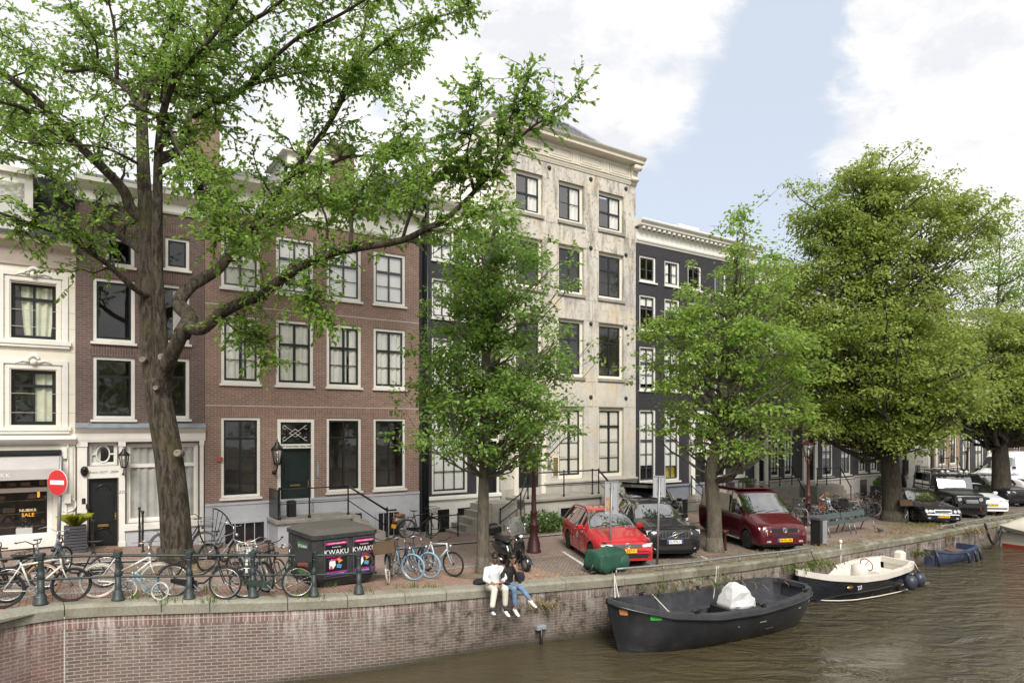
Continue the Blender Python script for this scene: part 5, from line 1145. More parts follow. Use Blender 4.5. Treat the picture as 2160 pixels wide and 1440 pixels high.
# ---- trees on the opposite bank, behind the viewer; the windows and the water mirror them
mb=Leaves(77);rr=random.Random(7);tr=MB()
for k in range(13):
    c=td(-22+k*7.5+rr.uniform(-1,1),46+rr.uniform(-1.5,1.5),1.2)
    if abs(c.x)<7 and c.y>-14:continue
    tr.tube([c,c+Vector((0,0,7))],[.35,.2],6)
    for _ in range(95):
        d=Vector((rr.gauss(0,1),rr.gauss(0,1),rr.gauss(0,1))).normalized()*rr.random()**.4;e=c+Vector((0,0,7.6+rr.uniform(-.4,.6)))+Vector((d.x*3.8,d.y*3.8,d.z*4.6))
        mb.spray(e,1.3,26,.5,Vector((0,0,1)),.6,.3)
me=bpy.data.meshes.new('opposite_treeline');me.from_pydata(mb.v,[],mb.f);me.materials.append(K['limeleaf']);o=bpy.data.objects.new('opposite_treeline',me);COL.objects.link(o);tag(o,kind='stuff')
o=tr.build('opposite_treeline_trunks',K['bark3']);tag(o,kind='stuff')
mb=MB();p=td(-40,44.5,0);mb.add([tuple(td(-40,44.5,-1)),tuple(td(90,44.5,-1)),tuple(td(90,44.5,1.2)),tuple(td(-40,44.5,1.2)),tuple(td(90,120,1.2)),tuple(td(-40,120,1.2))],[(0,1,2,3),(3,2,4,5)])
tag(mb.build('opposite_bank',K['earth']if 'earth' in K else M('far_bank',(.14,.12,.10),.95)),kind='structure')
print('LEAVES',n_big)
# ================================================================== street furniture
K['railgreen']=M('dark_green_railing_paint',(.030,.042,.042),.5,var=.35,scale=7,dirt=.25,dcol=(.10,.10,.08))
K['maroon']=M('maroon_lamp_paint',(.060,.016,.016),.45,var=.3)
K['greenbench']=M('bench_green_paint',(.06,.085,.085),.6,var=.25,scale=8)
# railing along the curved quay: posts and two rails are one thing
posts_px=[(-160,1300),(-70,1290),(86,1277),(249,1268),(399,1265),(533,1261),(662,1259),(757,1254)]
root=empty('quay_railing',gnd(399,1265),0,'dark green iron railing with turned posts along the curved quay edge','railing');off=-root.location
PP=[gnd(*p)for p in posts_px]
for p in PP:
    b=MB();q=p+Vector((0,0,.015))+off
    b.lathe([(.125,0),(.125,.05),(.105,.07),(.10,.17),(.07,.21),(.065,.25),(.058,.5)],q,8);b.lathe([(.062,.50),(.068,.52),(.068,.60),(.055,.62),(.05,.66),(.05,.80),(.062,.83),(.05,.86)],q,8);b.bbox(q.x-.065,q.x+.065,q.y-.065,q.y+.065,q.z+.87,q.z+1.0,.012)
    b.build('post',K['railgreen'],root)
for h,r_ in((.93,.028),(.5,.024)):
    pts=catmull([p+Vector((0,0,h))+off for p in PP],6);e=(pts[-1]-pts[-2]).normalized()
    pts+=[pts[-1]+e*.15,pts[-1]+e*.27+Vector((0,0,-.04))]if h>.6 else[pts[-1]+e*.2]
    if h>.6:pts+=[pts[-1]+e*.06+Vector((0,0,-.14)),pts[-1]+e*-.02+Vector((0,0,-.27)),pts[-1]+e*.02+Vector((0,0,-.36)),pts[-1]+e*.14+Vector((0,0,-.40))]
    b=MB();b.tube(pts,r_,7);b.build('rail',K['railgreen'],root)
def low_rail(pix,label):
    P=[gnd(x,y)for x,y in pix];root=empty('mooring_rail',P[0],0,label,'rail');off=-root.location;h=.20
    b=MB();b.tube(catmull([p+Vector((0,0,h))+off for p in P],4),.034,8);b.build('rail',K['steel'],root)
    tot=resample(P,1.25)
    for p in tot[::1]:b=MB();p.z=zg(tof(p));b.tube([p+off,p+off+Vector((0,0,h-.02))],.022,6);b.build('post',K['steel'],root)
low_rail(((1300,1215),(1400,1206),(1480,1197),(1560,1186),(1640,1177),(1712,1167)),'low grey mooring pipe rail along the quay by the red car')
low_rail(((1986,1119),(2060,1106),(2160,1090),(2300,1067)),'low grey mooring pipe rail near the covered white boat')

def lamp_post(base,label,H=3.85,lit=False):
    root=empty('street_lamp',base,0,label,'street lamp','crown topped street lamps on the quay');b=MB()
    b.lathe([(.24,-.05),(.24,.06),(.21,.10),(.20,.34),(.17,.38),(.17,.44),(.135,.50),(.125,.82),(.15,.86),(.15,.92),(.11,.96),(.095,1.25),(.115,1.28),(.115,1.33),(.085,1.38),(.06,2.7),(.08,2.73),(.08,2.78),(.055,2.82),(.045,H-1.0),(.07,H-.98),(.07,H-.93),(.04,H-.9),(.04,H-.78)],n=12);b.build('column',K['maroon'],root)
    l=MB();z0,z1=H-.74,H-.22
    l.lathe([(.05,z0-.04),(.15,z0-.02),(.15,z0),(.05,z0+.01)],n=6)
    for k in range(6):
        a=k*math.pi/3;l.tube([(.15*math.cos(a),.15*math.sin(a),z0),(.29*math.cos(a),.29*math.sin(a),z1)],.012,4);l.tube([(.04*math.cos(a),.04*math.sin(a),z0-.3),(.13*math.cos(a),.13*math.sin(a),z0-.18),(.13*math.cos(a),.13*math.sin(a),z0-.03)],.010,4)
    l.lathe([(.30,z1),(.33,z1+.02),(.32,z1+.05),(.17,z1+.13),(.14,z1+.17),(.08,z1+.19)],n=6)
    for k in range(12):
        a=k*math.pi/6;l.ell((.32*math.cos(a),.32*math.sin(a),z1+.06),.025,.025,.04,5,4)
    for k in range(6):
        a=k*math.pi/3;l.tube([(.09*math.cos(a),.09*math.sin(a),z1+.18),(.12*math.cos(a),.12*math.sin(a),z1+.25),(.02*math.cos(a),.02*math.sin(a),z1+.33)],.014,4)
    l.ell((0,0,z1+.35),.035,.035,.04,6,5);o=l.build('lantern',K['maroon'],root)
    g=MB();g.lathe([(.14,z0),(.28,z1)],n=6);g.build('lantern_glass',K['wallglass'],o);g=MB();g.lathe([(.03,z0),(.035,z0+.12),(.05,z0+.2),(.02,z0+.28)],n=8);g.build('bulb',K['blind'],o)
lamp_post(gnd(1126,1164),'maroon street lamp with flared base rising behind the parked black scooter')
_p=at(1705,1000,29.5);_p.z=zg(tof(_p));lamp_post(_p,'maroon crown topped street lamp behind the parked bicycles by the benches',3.8)
_p=at(2040,1000,46);_p.z=zg(tof(_p));lamp_post(_p,'farthest street lamp beside the white delivery van',3.75)

# no entry sign, parking signs seen from behind
K['signred']=M('sign_red',(.55,.022,.025),.35,var=.06);K['signwhite']=M('sign_white',(.78,.78,.78),.4,var=.03);K['signgrey']=M('sign_back_grey',(.42,.43,.45),.5,.3,var=.08)
p=gnd(122,1186);root=empty('no_entry_sign',p,R(52)*0,'round red no entry sign with white bar on a leaning grey pole','sign');top=at(129,962,p.y)-p;ctr=at(121.5,1017,p.y-.06)-p
b=MB();b.tube([(0,0,0),top],.045,10);b.build('pole',K['steel'],root)
yaw=R(-17);MM=Matrix.Translation(ctr)@Matrix.Rotation(yaw,4,'Z')
b=MB();b.lathe([(.30,-.012),(.325,-.01),(.325,.01),(.30,.012)],n=36,M=MM@Matrix.Rotation(R(90),4,'X'));d_=b.build('disc',K['signred'],root)
b=MB();b.torus((0,0,0),.318,.012,'y',36,6,M=MM);b.build('rim',K['signwhite'],d_)
b=MB();b.obox(None,.46,.006,.11,M=MM@Matrix.Translation((0,-.016,0)));b.build('bar',K['signwhite'],d_)
# the disc's front looks along local -y
def parking_sign(px,py,Yt,x0,x1,y0,y1,label,yaw,lean=0.0,sticker=False):
    p=gnd(px,py);root=empty('parking_sign',p,0,label,'sign','parking signs seen from behind');a=at((x0+x1)/2,(y0+y1)/2,p.y)-p;w_=(x1-x0)/FPX*p.y/max(.5,math.cos(yaw));h_=(y1-y0)/FPX*p.y
    b=MB();b.tube([(0,0,0),a+Vector((0,0,h_/2-.03))],.035,10);b.build('pole',K['steel'],root)
    MM=Matrix.Translation(a)@Matrix.Rotation(yaw,4,'Z');b=MB();
    M2=MM@Matrix.Translation((0,.05,0));b.obox(None,w_,.012,h_,M=M2);
    for s_ in(-1,1):b.obox(None,.02,.03,h_,M=M2@Matrix.Translation((s_*(w_/2-.01),-.018,0)));b.obox(None,w_-.04,.03,.02,M=M2@Matrix.Translation((0,-.018,s_*(h_/2-.01))))
    pl=b.build('plate',K['signgrey'],root);b=MB()
    for k in(-.3,.3):b.obox(None,.12,.03,.05,M=MM@Matrix.Translation((0,.02,k*h_)))
    b.build('bracket',K['steel'],pl)
    if sticker:b=MB();b.obox(None,.10,.004,.40,M=M2@Matrix.Translation((-w_*.27,-.010,-h_*.2)));b.build('sticker',M('faded_orange_sticker',(.45,.24,.10),.6,var=.5,scale=12),pl)
parking_sign(1285,1196,0,1276,1306,1015,1084,'tall grey sign back with orange sticker behind the green tarpaulin',R(16),sticker=True)
parking_sign(1386,1191,0,1378,1405,1003,1048,'grey sign back on a pole in front of the black car',R(6))

# speckled concrete waste container with posters
def specklemat():
    t=NT('speckled_concrete');v=t.coord('Object');vo=t.node('ShaderNodeTexVoronoi');t.l.new(v,vo.inputs['Vector']);vo.inputs['Scale'].default_value=42
    c=t.mix(t.rng(vo.outputs['Distance'],.10,.22,1,0),(.022,.022,.024),(.22,.22,.22));c=t.mix(t.math('MULTIPLY',t.rng(t.noise(v,3,6),.45,.7),.4),c,(.075,.072,.065))
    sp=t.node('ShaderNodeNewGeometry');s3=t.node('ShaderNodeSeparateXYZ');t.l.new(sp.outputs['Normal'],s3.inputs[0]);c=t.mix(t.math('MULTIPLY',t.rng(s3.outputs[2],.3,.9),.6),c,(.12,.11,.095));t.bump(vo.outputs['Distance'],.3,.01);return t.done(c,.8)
K['speckle']=specklemat()
p=gnd(662,1243);rot=math.atan2(*(reversed((gnd(803,1229)-p).to_2d())));root=empty('waste_container',p,rot,'dark speckled concrete waste container plastered with festival posters','container')
LX,LY,HZ=1.62,1.75,1.27;c=.16
def octo(i,z,ch=.22):return[(i+ch,i,z),(LX-i-ch,i,z),(LX-i,i+ch,z),(LX-i,LY-i-ch,z),(LX-i-ch,LY-i,z),(i+ch,LY-i,z),(i,LY-i-ch,z),(i,i+ch,z)]
b=MB();b.rings([octo(.10,.0,.1),octo(.02,.16,.1),octo(0,.22,.1),octo(0,HZ-.14,.1),octo(.05,HZ-.12,.1)]);b.build('body',K['speckle'],root)
b=MB();b.rings([octo(-.03,HZ-.12,.1),octo(-.03,HZ-.02,.1),octo(.16,HZ+.09,.12),octo(.22,HZ+.095,.12)]);b.build('lid',K['speckle'],root)
K['poster']=M('black_poster_paper',(.012,.011,.014),.35,var=.1);K['pink']=M('poster_pink',(.62,.03,.22),.4,var=.03);K['purple']=M('poster_purple',(.13,.035,.27),.4,var=.05);K['pframe']=M('poster_frame',(.10,.10,.11),.4,.5)
def poster(x0,x1):
    z0,z1=.24,1.09;f=MB();f.box(x0-.03,x1+.03,-.03,-.002,z0-.03,z1+.03);o=f.build('poster_frame',K['pframe'],root);q=MB();y=-.034;q.box(x0,x1,y,-.031,z0,z1);s_=q.build('poster_sheet',K['poster'],o);w=x1-x0;xm=(x0+x1)/2
    for nm,m,a,c_ in(('poster_heading','pink',.90,.965),('poster_footer','purple',.03,.13),('poster_band','pink',.13,.145)):
        q=MB();q.box(x0+.01,x1-.01,y-.003,y,z0+(z1-z0)*a,z0+(z1-z0)*c_);q.build(nm,K[m],o)
    text_mesh('poster_date','13 juli t/m 4 augustus 2024',.040,K['whiteink'],o,(xm,y-.005,z0+.635*1.25),thick=.001);text_mesh('poster_line','4 weekenden',.042,K['whiteink'],o,(xm,y-.003,z0+.565*1.25),thick=.001)
    text_mesh('poster_title','KWAKU',.17,K['whiteink'],o,(xm,y-.003,z0+.465*1.25),thick=.002,sx=.98);text_mesh('poster_subtitle','SUMMER FESTIVAL',.062,K['pink'],o,(xm,y-.003,z0+.385*1.25),thick=.001);text_mesh('poster_footer_text','PRIJZEN CONCERTEN',.034,K['whiteink'],o,(xm+.02,y-.006,z0+.07),thick=.001)
    col={'w':K['whiteink'],'p':K['pink'],'o':M('poster_orange',(.7,.3,.03),.4),'b':M('poster_blue',(.1,.3,.5),.4)}
    for key,pts in(('w',[(.18,.16),(.34,.15),(.46,.22),(.44,.30),(.28,.34),(.17,.28)]),('p',[(.12,.32),(.5,.34),(.72,.37),(.62,.31),(.3,.30)]),('o',[(.52,.35),(.8,.30),(.6,.25)]),('b',[(.52,.24),(.74,.22),(.70,.15),(.5,.17)]),('p',[(.20,.155),(.34,.145),(.3,.20),(.22,.22)])):
        q=MB();q.prism([(x0+w*a,z0+h*1.25)for a,h in pts],y-.004-.001*'wpob'.index(key),y);q.build('poster_shape',col[key],o)
poster(.27,.82);poster(1.0,1.52)
f=MB();f.box(-.03,-.002,.28,.95,.24,1.05);o=f.build('poster_frame',K['pframe'],root);q=MB();q.box(-.034,-.031,.31,.92,.27,1.02);q.build('poster_sheet',M('green_poster_sheet',(.05,.16,.07),.4,var=.5,scale=5),o)
for k,(nm,c_)in enumerate((('orange',(.55,.22,.04)),('red',(.45,.05,.05)),('yellow',(.6,.45,.08)),('orange',(.5,.2,.05)))):
    for j in range(2):q=MB();q.box(-.038,-.034,.36+j*.28,.60+j*.28,.36+k*.11,.45+k*.11);q.build('poster_picture',M('poster_'+nm,c_,.5,var=.6,scale=14),o)
text_mesh('poster_title','LA GRANDE',.10,K['whiteink'],o,(-.036,.615,.93),rot=(R(90),0,R(-90)),thick=.001)

# benches, bin, barrier, planters
K['benchleg']=M('bench_leg_metal',(.25,.26,.26),.4,.7)
a,b_=gnd(1747,1135),gnd(1851,1118);v=(b_-a);L=v.length/2-.05;rz=math.atan2(v.y,v.x)
for k in range(2):
    p=a+v*(.0 if k==0 else .51);root=empty('park_bench',p,rz,('left' if False else 'green slatted bench next to the grey litter bin' if k==0 else 'green slatted bench next to the lime tree trunk'),'bench','green benches facing the canal')
    b=MB();
    for j in range(3):b.bbox(0,L,.10+j*.13,.21+j*.13,.44+.015*j,.475+.015*j,.008)
    b.build('seat',K['greenbench'],root);b=MB();MM=Matrix.Translation((L/2,.56,.70))@Matrix.Rotation(R(-12),4,'X');b.obox(None,L,.03,.22,M=MM);b.build('backrest',K['greenbench'],root)
    for x in(.18,L-.18):
        b=MB();b.tube([(x,.0,0),(x,.12,.43)],.022,6);b.build('leg',K['benchleg'],root);b=MB();b.tube([(x,.62,0),(x,.46,.43),(x,.60,.82)],.022,6);b.build('leg',K['greenbench'],root)
p=gnd(1727,1149);root=empty('litter_bin',p,rz,'grey metal litter bin with dark sloping top by the maroon van','bin');b=MB();b.bbox(-.06,.26,-.18,.18,.05,.92,.02)
for k in range(16):b.box(-.065,.265,-.187,.187,.10+k*.05,.115+k*.05)
b.build('body',M('bin_pale_metal',(.40,.41,.42),.5,.5,var=.08),root);b=MB();b.bbox(-.24,-.065,-.19,.19,.0,.95,.015);b.build('frame',K['plastic'],root);b=MB();b.prism([(-.26,.93),(.28,.93),(.26,.97),(-.05,1.08),(-.26,1.02)],-.2,.2);b.build('lid',K['charcoal'],root)
p=gnd(1529,1161);q=gnd(1466,1158);v=q-p;root=empty('parking_barrier',p,math.atan2(v.y,v.x),'maroon post with a long horizontal arm beside the bright street tree','barrier');b=MB();b.lathe([(.07,0),(.06,.1),(.055,.6),(.075,.62),(.075,.68)],n=10);b.build('post',K['maroon'],root);b=MB();b.tube([(-.12,0,.66),(v.length*.5,0,.69),(v.length,0,.66)],.05,8);b.build('arm',K['maroon'],root)
rnd=random.Random(4)
K['fern']=leafmat('yellow_green_fern',(.16,.22,.02),(.50,.50,.07));K['bush']=leafmat('dark_bush_leaf',(.035,.085,.018),(.12,.21,.045))
p=td(fac(158)[0],.75);root=empty('door_planter',p,ROT,'tall black slatted planter with yellow green fern beside the black front door','planter');root.scale=(.85,)*3;b=MB();b.box(-.28,.28,-.25,.25,0,.85);b.build('tub',K['plastic'],root);b=MB()
for k in range(9):b.bbox(-.31,.31,-.28,.28,.03+k*.095,.105+k*.095,.008)
b.build('slats',K['charcoal'],root);b=MB()
for _ in range(260):
    a=rnd.random()*6.28;l=rnd.uniform(.25,.5);t_=rnd.uniform(.25,1.0);P=[Vector((.1*math.cos(a),.1*math.sin(a),.85)),Vector((.1+l*.5*t_,0,.85+l*.8)),Vector((.1+l*t_,0,.85+l*.75))];P=[P[0]]+[Vector((q.x*math.cos(a),q.x*math.sin(a),q.z))for q in P[1:]]
    s_=Vector((-math.sin(a),math.cos(a),0))*.016;b.add([P[0]-s_*.4,P[0]+s_*.4,P[1]+s_,P[2],P[1]-s_],[(0,1,2,3,4)])
b.build('fern',K['fern'],root)
p=td(fac(1082)[0],1.95);root=empty('leafy_shrub',p,ROT,'leafy green shrub growing against the stone stoop near the black scooter','shrub');b=leaf_blob(900,(0,0,.38),1.15,.40,.48,.14,rnd);b.build('foliage',K['bush'],root);b=MB()
for k in range(9):b.tube([(-.9+k*.22,0,0),(-.9+k*.22+rnd.uniform(-.1,.1),rnd.uniform(-.1,.1),.5)],.015,4)
b.build('stems',K['bark2'],root)
p=td(fac(1818)[0],1.3);root=empty('box_planter',p,ROT,'black square planter with clipped shrub in front of the flower box house','planter');b=MB();b.bbox(-.85,.85,-.35,.35,0,.8,.03);b.build('tub',K['plastic'],root);leaf_blob(420,(0,0,1.0),.85,.36,.32,.15,rnd).build('shrub',K['bush'],root)
p=td(fac(1905)[0],1.4);root=empty('climbing_plant',p,ROT,'green climbing plant on the iron fence of the pale plinth house','plant');leaf_blob(420,(0,0,.7),1.4,.3,.7,.16,rnd).build('foliage',K['bush'],root);b=MB();railing(b,[(-1.4,.05,0),(-.5,.05,0),(.5,.05,0),(1.4,.05,0)],1.25);b.build('fence',K['iron'],root)
# pigeon
p=gnd(1856,1124);root=empty('pigeon',p,R(200),'dark grey pigeon walking on the paving in front of the benches','pigeon');b=MB();b.smooth=True
b.rings([[Vector((x,r_*.8*math.cos(a),z+r_*math.sin(a)))for a in[2*math.pi*j/8 for j in range(8)]]for x,r_,z in((-.20,.012,.11),(-.10,.05,.13),(0,.075,.14),(.08,.06,.165),(.12,.035,.20),(.15,.035,.235),(.18,.012,.225),(.205,.004,.22))])
for s_ in(-1,1):b.tube([(0,.025*s_,.08),(.01,.025*s_,0),(.04,.025*s_,.003)],.006,4)
b.build('body',M('pigeon_grey',(.05,.052,.065),.6,var=.3,scale=18),root)

K['soil']=M('tree_pit_soil',(.17,.13,.095),.95,var=.4,scale=6,bump=.5)
for(x,y,rx)in((378,1196,1.5),(1018,1212,.75),(1507,1166,.9),(1884,1101,1.2),(2112,1069,1.2)):
    c=gnd(x,y);b=MB();r_=random.Random(x);n=20;pts=[]
    for j in range(n):
        a=2*math.pi*j/n;q=c+Vector((U.x,U.y,0))*math.cos(a)*rx*r_.uniform(.85,1.1)+Vector((N.x,N.y,0))*math.sin(a)*rx*.62*r_.uniform(.85,1.1);pts.append((q.x,q.y,zg(tof(q))+.016))
    b.add(pts,[tuple(range(n))]);tag(b.build('soil',K['soil']),kind='structure')
# weeds, dry grass and litter along the edge of the quay
K['drygrass']=leafmat('dry_grass_blade',(.20,.155,.08),(.36,.29,.16),.25);K['weed']=leafmat('green_weed_blade',(.06,.12,.02),(.16,.22,.05),.3)
def tufts(name,spots,m,hgt,seed,n=26,spread=.22,lean=.5):
    r=random.Random(seed);b=MB()
    for c in spots:
        for _ in range(n):
            q=c+Vector((r.gauss(0,spread),r.gauss(0,spread*.6),0));a=r.random()*6.28;h=hgt*r.uniform(.4,1.2);d=Vector((math.cos(a),math.sin(a),0));s_=Vector((-d.y,d.x,0))*.008;e=q+d*h*lean*r.random()+Vector((0,0,h))
            m_=q.lerp(e,.55)+Vector((0,0,h*.08));b.add([q-s_,q+s_,m_+s_,e,m_-s_],[(0,1,2,3,4)])
    return tag(b.build(name,m),kind='stuff')
r=random.Random(8);inn_=offset(EDGE,.55);spots=[]
for p in inn_:
    t_=tof(p)
    if 12<t_<60 and r.random()<.8:spots.append(Vector((p.x,p.y,zg(t_)+.01))+Vector((r.gauss(0,.2),r.gauss(0,.15),0)))
tufts('dry_grass',spots,K['drygrass'],.13,1,34,.35)
sp2=[gnd(*q)for q in((1920,1110),(1935,1107),(1950,1108),(1965,1108),(1940,1112),(1905,1114),(1990,1112),(1975,1104))]
tufts('green_grass',sp2[:4],K['weed'],.12,2,130,.4);tufts('dry_grass_verge',sp2[3:]+[gnd(1895,1118),gnd(1870,1124),gnd(2105,1085),gnd(2120,1083)],K['drygrass'],.16,3,120,.4)
tufts('green_weeds',[gnd(*q)for q in((260,1262),(290,1264),(425,1250),(437,1245),(655,1262),(650,1258),(912,1240),(858,1239),(690,1238),(1090,1128),(760,1250),(440,1270),(350,1270))],K['weed'],.16,5,30,.16)
b=MB()
sp3=gnd(687,1238)
tufts('tall_weed',[sp3+Vector((0,0,k*.07))for k in range(9)],K['weed'],.14,6,9,.03,1.4)
r=random.Random(3);b=MB()
for _ in range(1500):
    k=r.choice((0,1,1,1,2))
    if k==0:q=gnd(370,1190)+Vector((r.gauss(0,1.2),r.gauss(0,.8),0))
    else:t_=r.uniform(10,34);q=td(t_,dq(t_)-.4-abs(r.gauss(0,.4))-(r.random()*2.6 if k==2 else 0))
    z=zg(tof(q))+.018;a=r.random()*6.28;l=r.uniform(.03,.07);d=Vector((math.cos(a),math.sin(a),0))*l;s_=Vector((-d.y,d.x,0))*.35;q.z=z;b.add([q-d,q-s_+Vector((0,0,.012)),q+d,q+s_+Vector((0,0,.006))],[(0,1,2,3)])
tag(b.build('fallen_leaves',leafmat('fallen_leaf',(.30,.19,.07),(.50,.36,.16),.1)),kind='stuff')
# hanging weeds on the older quay wall
def hang(name,spots,m,seed,n=40,L=.45):
    r=random.Random(seed);b=MB()
    for p,spread,nn in spots:
        for _ in range(nn):
            i_=p+Vector((r.gauss(0,spread),r.gauss(0,spread*.6),r.gauss(0,.06)));out=Vector((N.x,N.y,0));e=i_+out*r.uniform(.02,.12)+Vector((r.gauss(0,.08),r.gauss(0,.08),-L*r.uniform(.2,1.1)));s_=Vector((U.x,U.y,0))*.010;m_=i_.lerp(e,.5)+out*.05;b.add([i_-s_,i_+s_,m_+s_,e,m_-s_],[(0,1,2,3,4)])
    return tag(b.build(name,m),kind='stuff')
def wallpt(px,py,push=.05):
    best=None
    for a in EDGE:
        s_=(a.x/a.y)*FPX+CX
        if best is None or abs(s_-px)<best[0]:best=(abs(s_-px),a)
    a=best[1];return Vector((a.x+N.x*push,a.y+N.y*push,ZC-(py-HY)/FPX*a.y))
hang('hanging_dry_weeds',[(wallpt(1128,1268),.22,90),(wallpt(2045,1115),.35,110),(wallpt(1990,1128),.12,30),(wallpt(1935,1160),.2,40),(wallpt(1700,1185),.6,60),(wallpt(1480,1216),.8,60),(wallpt(1400,1226),.6,40)],K['drygrass'],4,L=.26)
hang('hanging_green_weeds',[(wallpt(1715,1182),.35,160),(wallpt(1660,1190),.4,90),(wallpt(1450,1218),.7,70),(wallpt(1380,1228),.5,40),(wallpt(1930,1158),.25,50)],K['weed'],5,L=.22)
# drain spout in the wall below the weeds
p=wallpt(1133,1322,.0);root=empty('drain_spout',p,ROT,'small black drain spout in the quay wall under a tuft of dry weeds','drain');b=MB();b.bbox(-.14,.14,-.10,.03,-.05,.06,.01);b.build('bracket',K['lead'],root);b=MB();b.tube([(0,-.07,0),(0,-.08,-.65)],.04,6);b.build('pipe',K['plastic'],root)
# ================================================================== bicycles
def bikemats():
    for nm,c,r in(('b_black',(.016,.016,.018),.35),('b_cream',(.60,.58,.50),.4),('b_white',(.70,.69,.66),.35),('b_blue',(.22,.40,.50),.35),('b_pale',(.55,.60,.64),.35),('b_green',(.02,.035,.025),.35),('b_mint',(.50,.56,.50),.4),('b_grey',(.20,.21,.23),.4),('b_navy',(.03,.045,.08),.35),('b_red',(.25,.03,.03),.4),('t_cream',(.56,.52,.44),.7),('t_tan',(.42,.24,.11),.7),('t_blue',(.20,.38,.52),.6),('t_grey',(.14,.14,.14),.7),('s_brown',(.22,.085,.035),.5),('s_black',(.02,.02,.02),.5),('wicker',(.10,.065,.035),.85),('crateblack',(.015,.015,.017),.5)):K[nm]=M('bike_'+nm,c,r,var=.12)
bikemats()
BR=random.Random(99)
def wheel(parent,x,R_,tyre,rim='chrome',steer=None,name='wheel',spokes=14):
    b=MB();b.torus((0,0,0),R_-.022,.024,'y',26,6);MM=Matrix.Translation((x,0,R_))@(steer or Matrix())
    o=b.build(name,K[tyre],parent);o.matrix_local=MM
    b=MB();b.torus((0,0,0),R_-.048,.011,'y',24,5);b.lathe([(.022,-.04),(.028,-.02),(.028,.02),(.022,.04)],n=8,M=Matrix.Rotation(R(90),4,'X'))
    for k in range(spokes):
        a=2*math.pi*k/spokes;b.tube([(.02*math.cos(a+.6),.02*(-1)**k,.02*math.sin(a+.6)),((R_-.05)*math.cos(a),0,(R_-.05)*math.sin(a))],.0028,3,cap=False)
    b.build('rim',K[rim],o);return o
def fender(b,x,R_,a0,a1,w=.026):
    rr=R_+.018;pts=[(x+rr*math.cos(R(a0+(a1-a0)*i/12)),R_+rr*math.sin(R(a0+(a1-a0)*i/12)))for i in range(13)]
    b.rings([[(px,-w,pz),(px,w,pz),(px,w,pz-.006),(px,-w,pz-.006)]for px,pz in pts])
def bicycle(rear,front,kind,frame,tyre,label,saddle='s_black',guard=None,rim='chrome',basket=None,crate=None,rack=True,steer=0.0,scale=1.0,lean=5.0,chaincase=True,bar='swept',parts=None,seat_h=.98,grips='s_black'):
    a=rear if isinstance(rear,Vector)else gnd(*rear);f=front if isinstance(front,Vector)else gnd(*front)
    v=f-a;rz=math.atan2(v.y,v.x);mid=f-Vector((math.cos(rz),math.sin(rz),0))*.54*scale;mid.z=zg(tof(mid))+.01
    root=empty('bicycle',mid,rz,label,'bicycle','parked bicycles');root.scale=(scale,)*3;root.rotation_euler=(R(lean),-math.atan2((zg(tof(f))-zg(tof(a))),max(.3,v.to_2d().length)),rz)
    Rw=.345 if scale>.8 else .30;rh,fh=Vector((-.53,0,Rw)),Vector((.54,0,Rw));bb=Vector((-.09,0,.29));ht,hb=Vector((.335,0,.90)),Vector((.375,0,.70));st=Vector((-.27,0,.80));S=Matrix.Translation((.375,0,0))@Matrix.Rotation(R(steer),4,'Z')@Matrix.Translation((-.375,0,0))
    fr=MB();t=.019
    fr.tube([bb,st+Vector((-.02,0,.06))],t,6);fr.tube([hb,ht],t*1.15,6)
    if kind=='men':fr.tube([st,ht-Vector((0,0,.03))],t*1.1,6);fr.tube([bb,hb+Vector((0,0,.05))],t*1.2,6)
    elif kind=='oma':
        fr.tube([bb+Vector((.02,0,.02)),Vector((.10,0,.33)),Vector((.24,0,.46)),Vector((.34,0,.68)),hb+Vector((-.01,0,.05))],t*1.1,6);fr.tube([bb.lerp(st,.35),Vector((.06,0,.50)),Vector((.22,0,.62)),ht-Vector((.01,0,.05))],t,6)
    else:fr.tube([bb,hb+Vector((0,0,.03))],t*1.3,6);fr.tube([bb.lerp(st,.45),ht-Vector((0,0,.08))],t,6)
    for y in(-.05,.05):fr.tube([bb+Vector((0,y*.5,0)),rh+Vector((0,y,0))],.011,5);fr.tube([st+Vector((0,y*.4,0)),rh+Vector((0,y,0))],.010,5)
    fr.build('frame',K[frame],root)
    fk=MB()
    for y in(-.05,.05):fk.tube([S@(hb+Vector((.005,y*.7,-.02))),S@Vector((.43,y,.55)),S@(fh+Vector((0,y,0)))],.012,5)
    fk.tube([S@(hb+Vector((0,-.04,0))),S@(hb+Vector((0,.04,0)))],.016,5);fk.build('fork',K[frame],root)
    wheel(root,-.53,Rw,tyre,rim);w2=wheel(root,0,Rw,tyre,rim);w2.matrix_local=S@Matrix.Translation((.54,0,Rw))
    hbm=MB();top=Vector((.315,0,1.06))if bar!='flat' else Vector((.33,0,.98));hbm.tube([S@ht,S@top],.013,6)
    if bar=='swept':P=[(.02,.30),(.10,.33),(.33,.27),(.42,.12),(.40,0)];P=[Vector((.18-.05+q*.55,y,top.z+(.06 if i<2 else .09 if i==2 else .02)))for i,(q,y)in enumerate(P)];P[-1]=top.copy();pts=P+[Vector((q.x,-q.y,q.z))for q in reversed(P[:-1])]
    else:pts=[top+Vector((-.04,.30,.02)),top+Vector((0,.12,.01)),top,top+Vector((0,-.12,.01)),top+Vector((-.04,-.30,.02))]
    hbm.tube([S@q for q in pts],.011,6);hb_=hbm.build('handlebar',K['chrome' if bar=='swept' and frame!='b_black' else 'plastic'],root)
    g=MB();g.tube([S@pts[0],S@pts[0].lerp(pts[1],.9)],.018,6);g.build('grip',K[grips],hb_);g=MB();g.tube([S@pts[-1],S@pts[-1].lerp(pts[-2],.9)],.018,6);g.build('grip',K[grips],hb_)
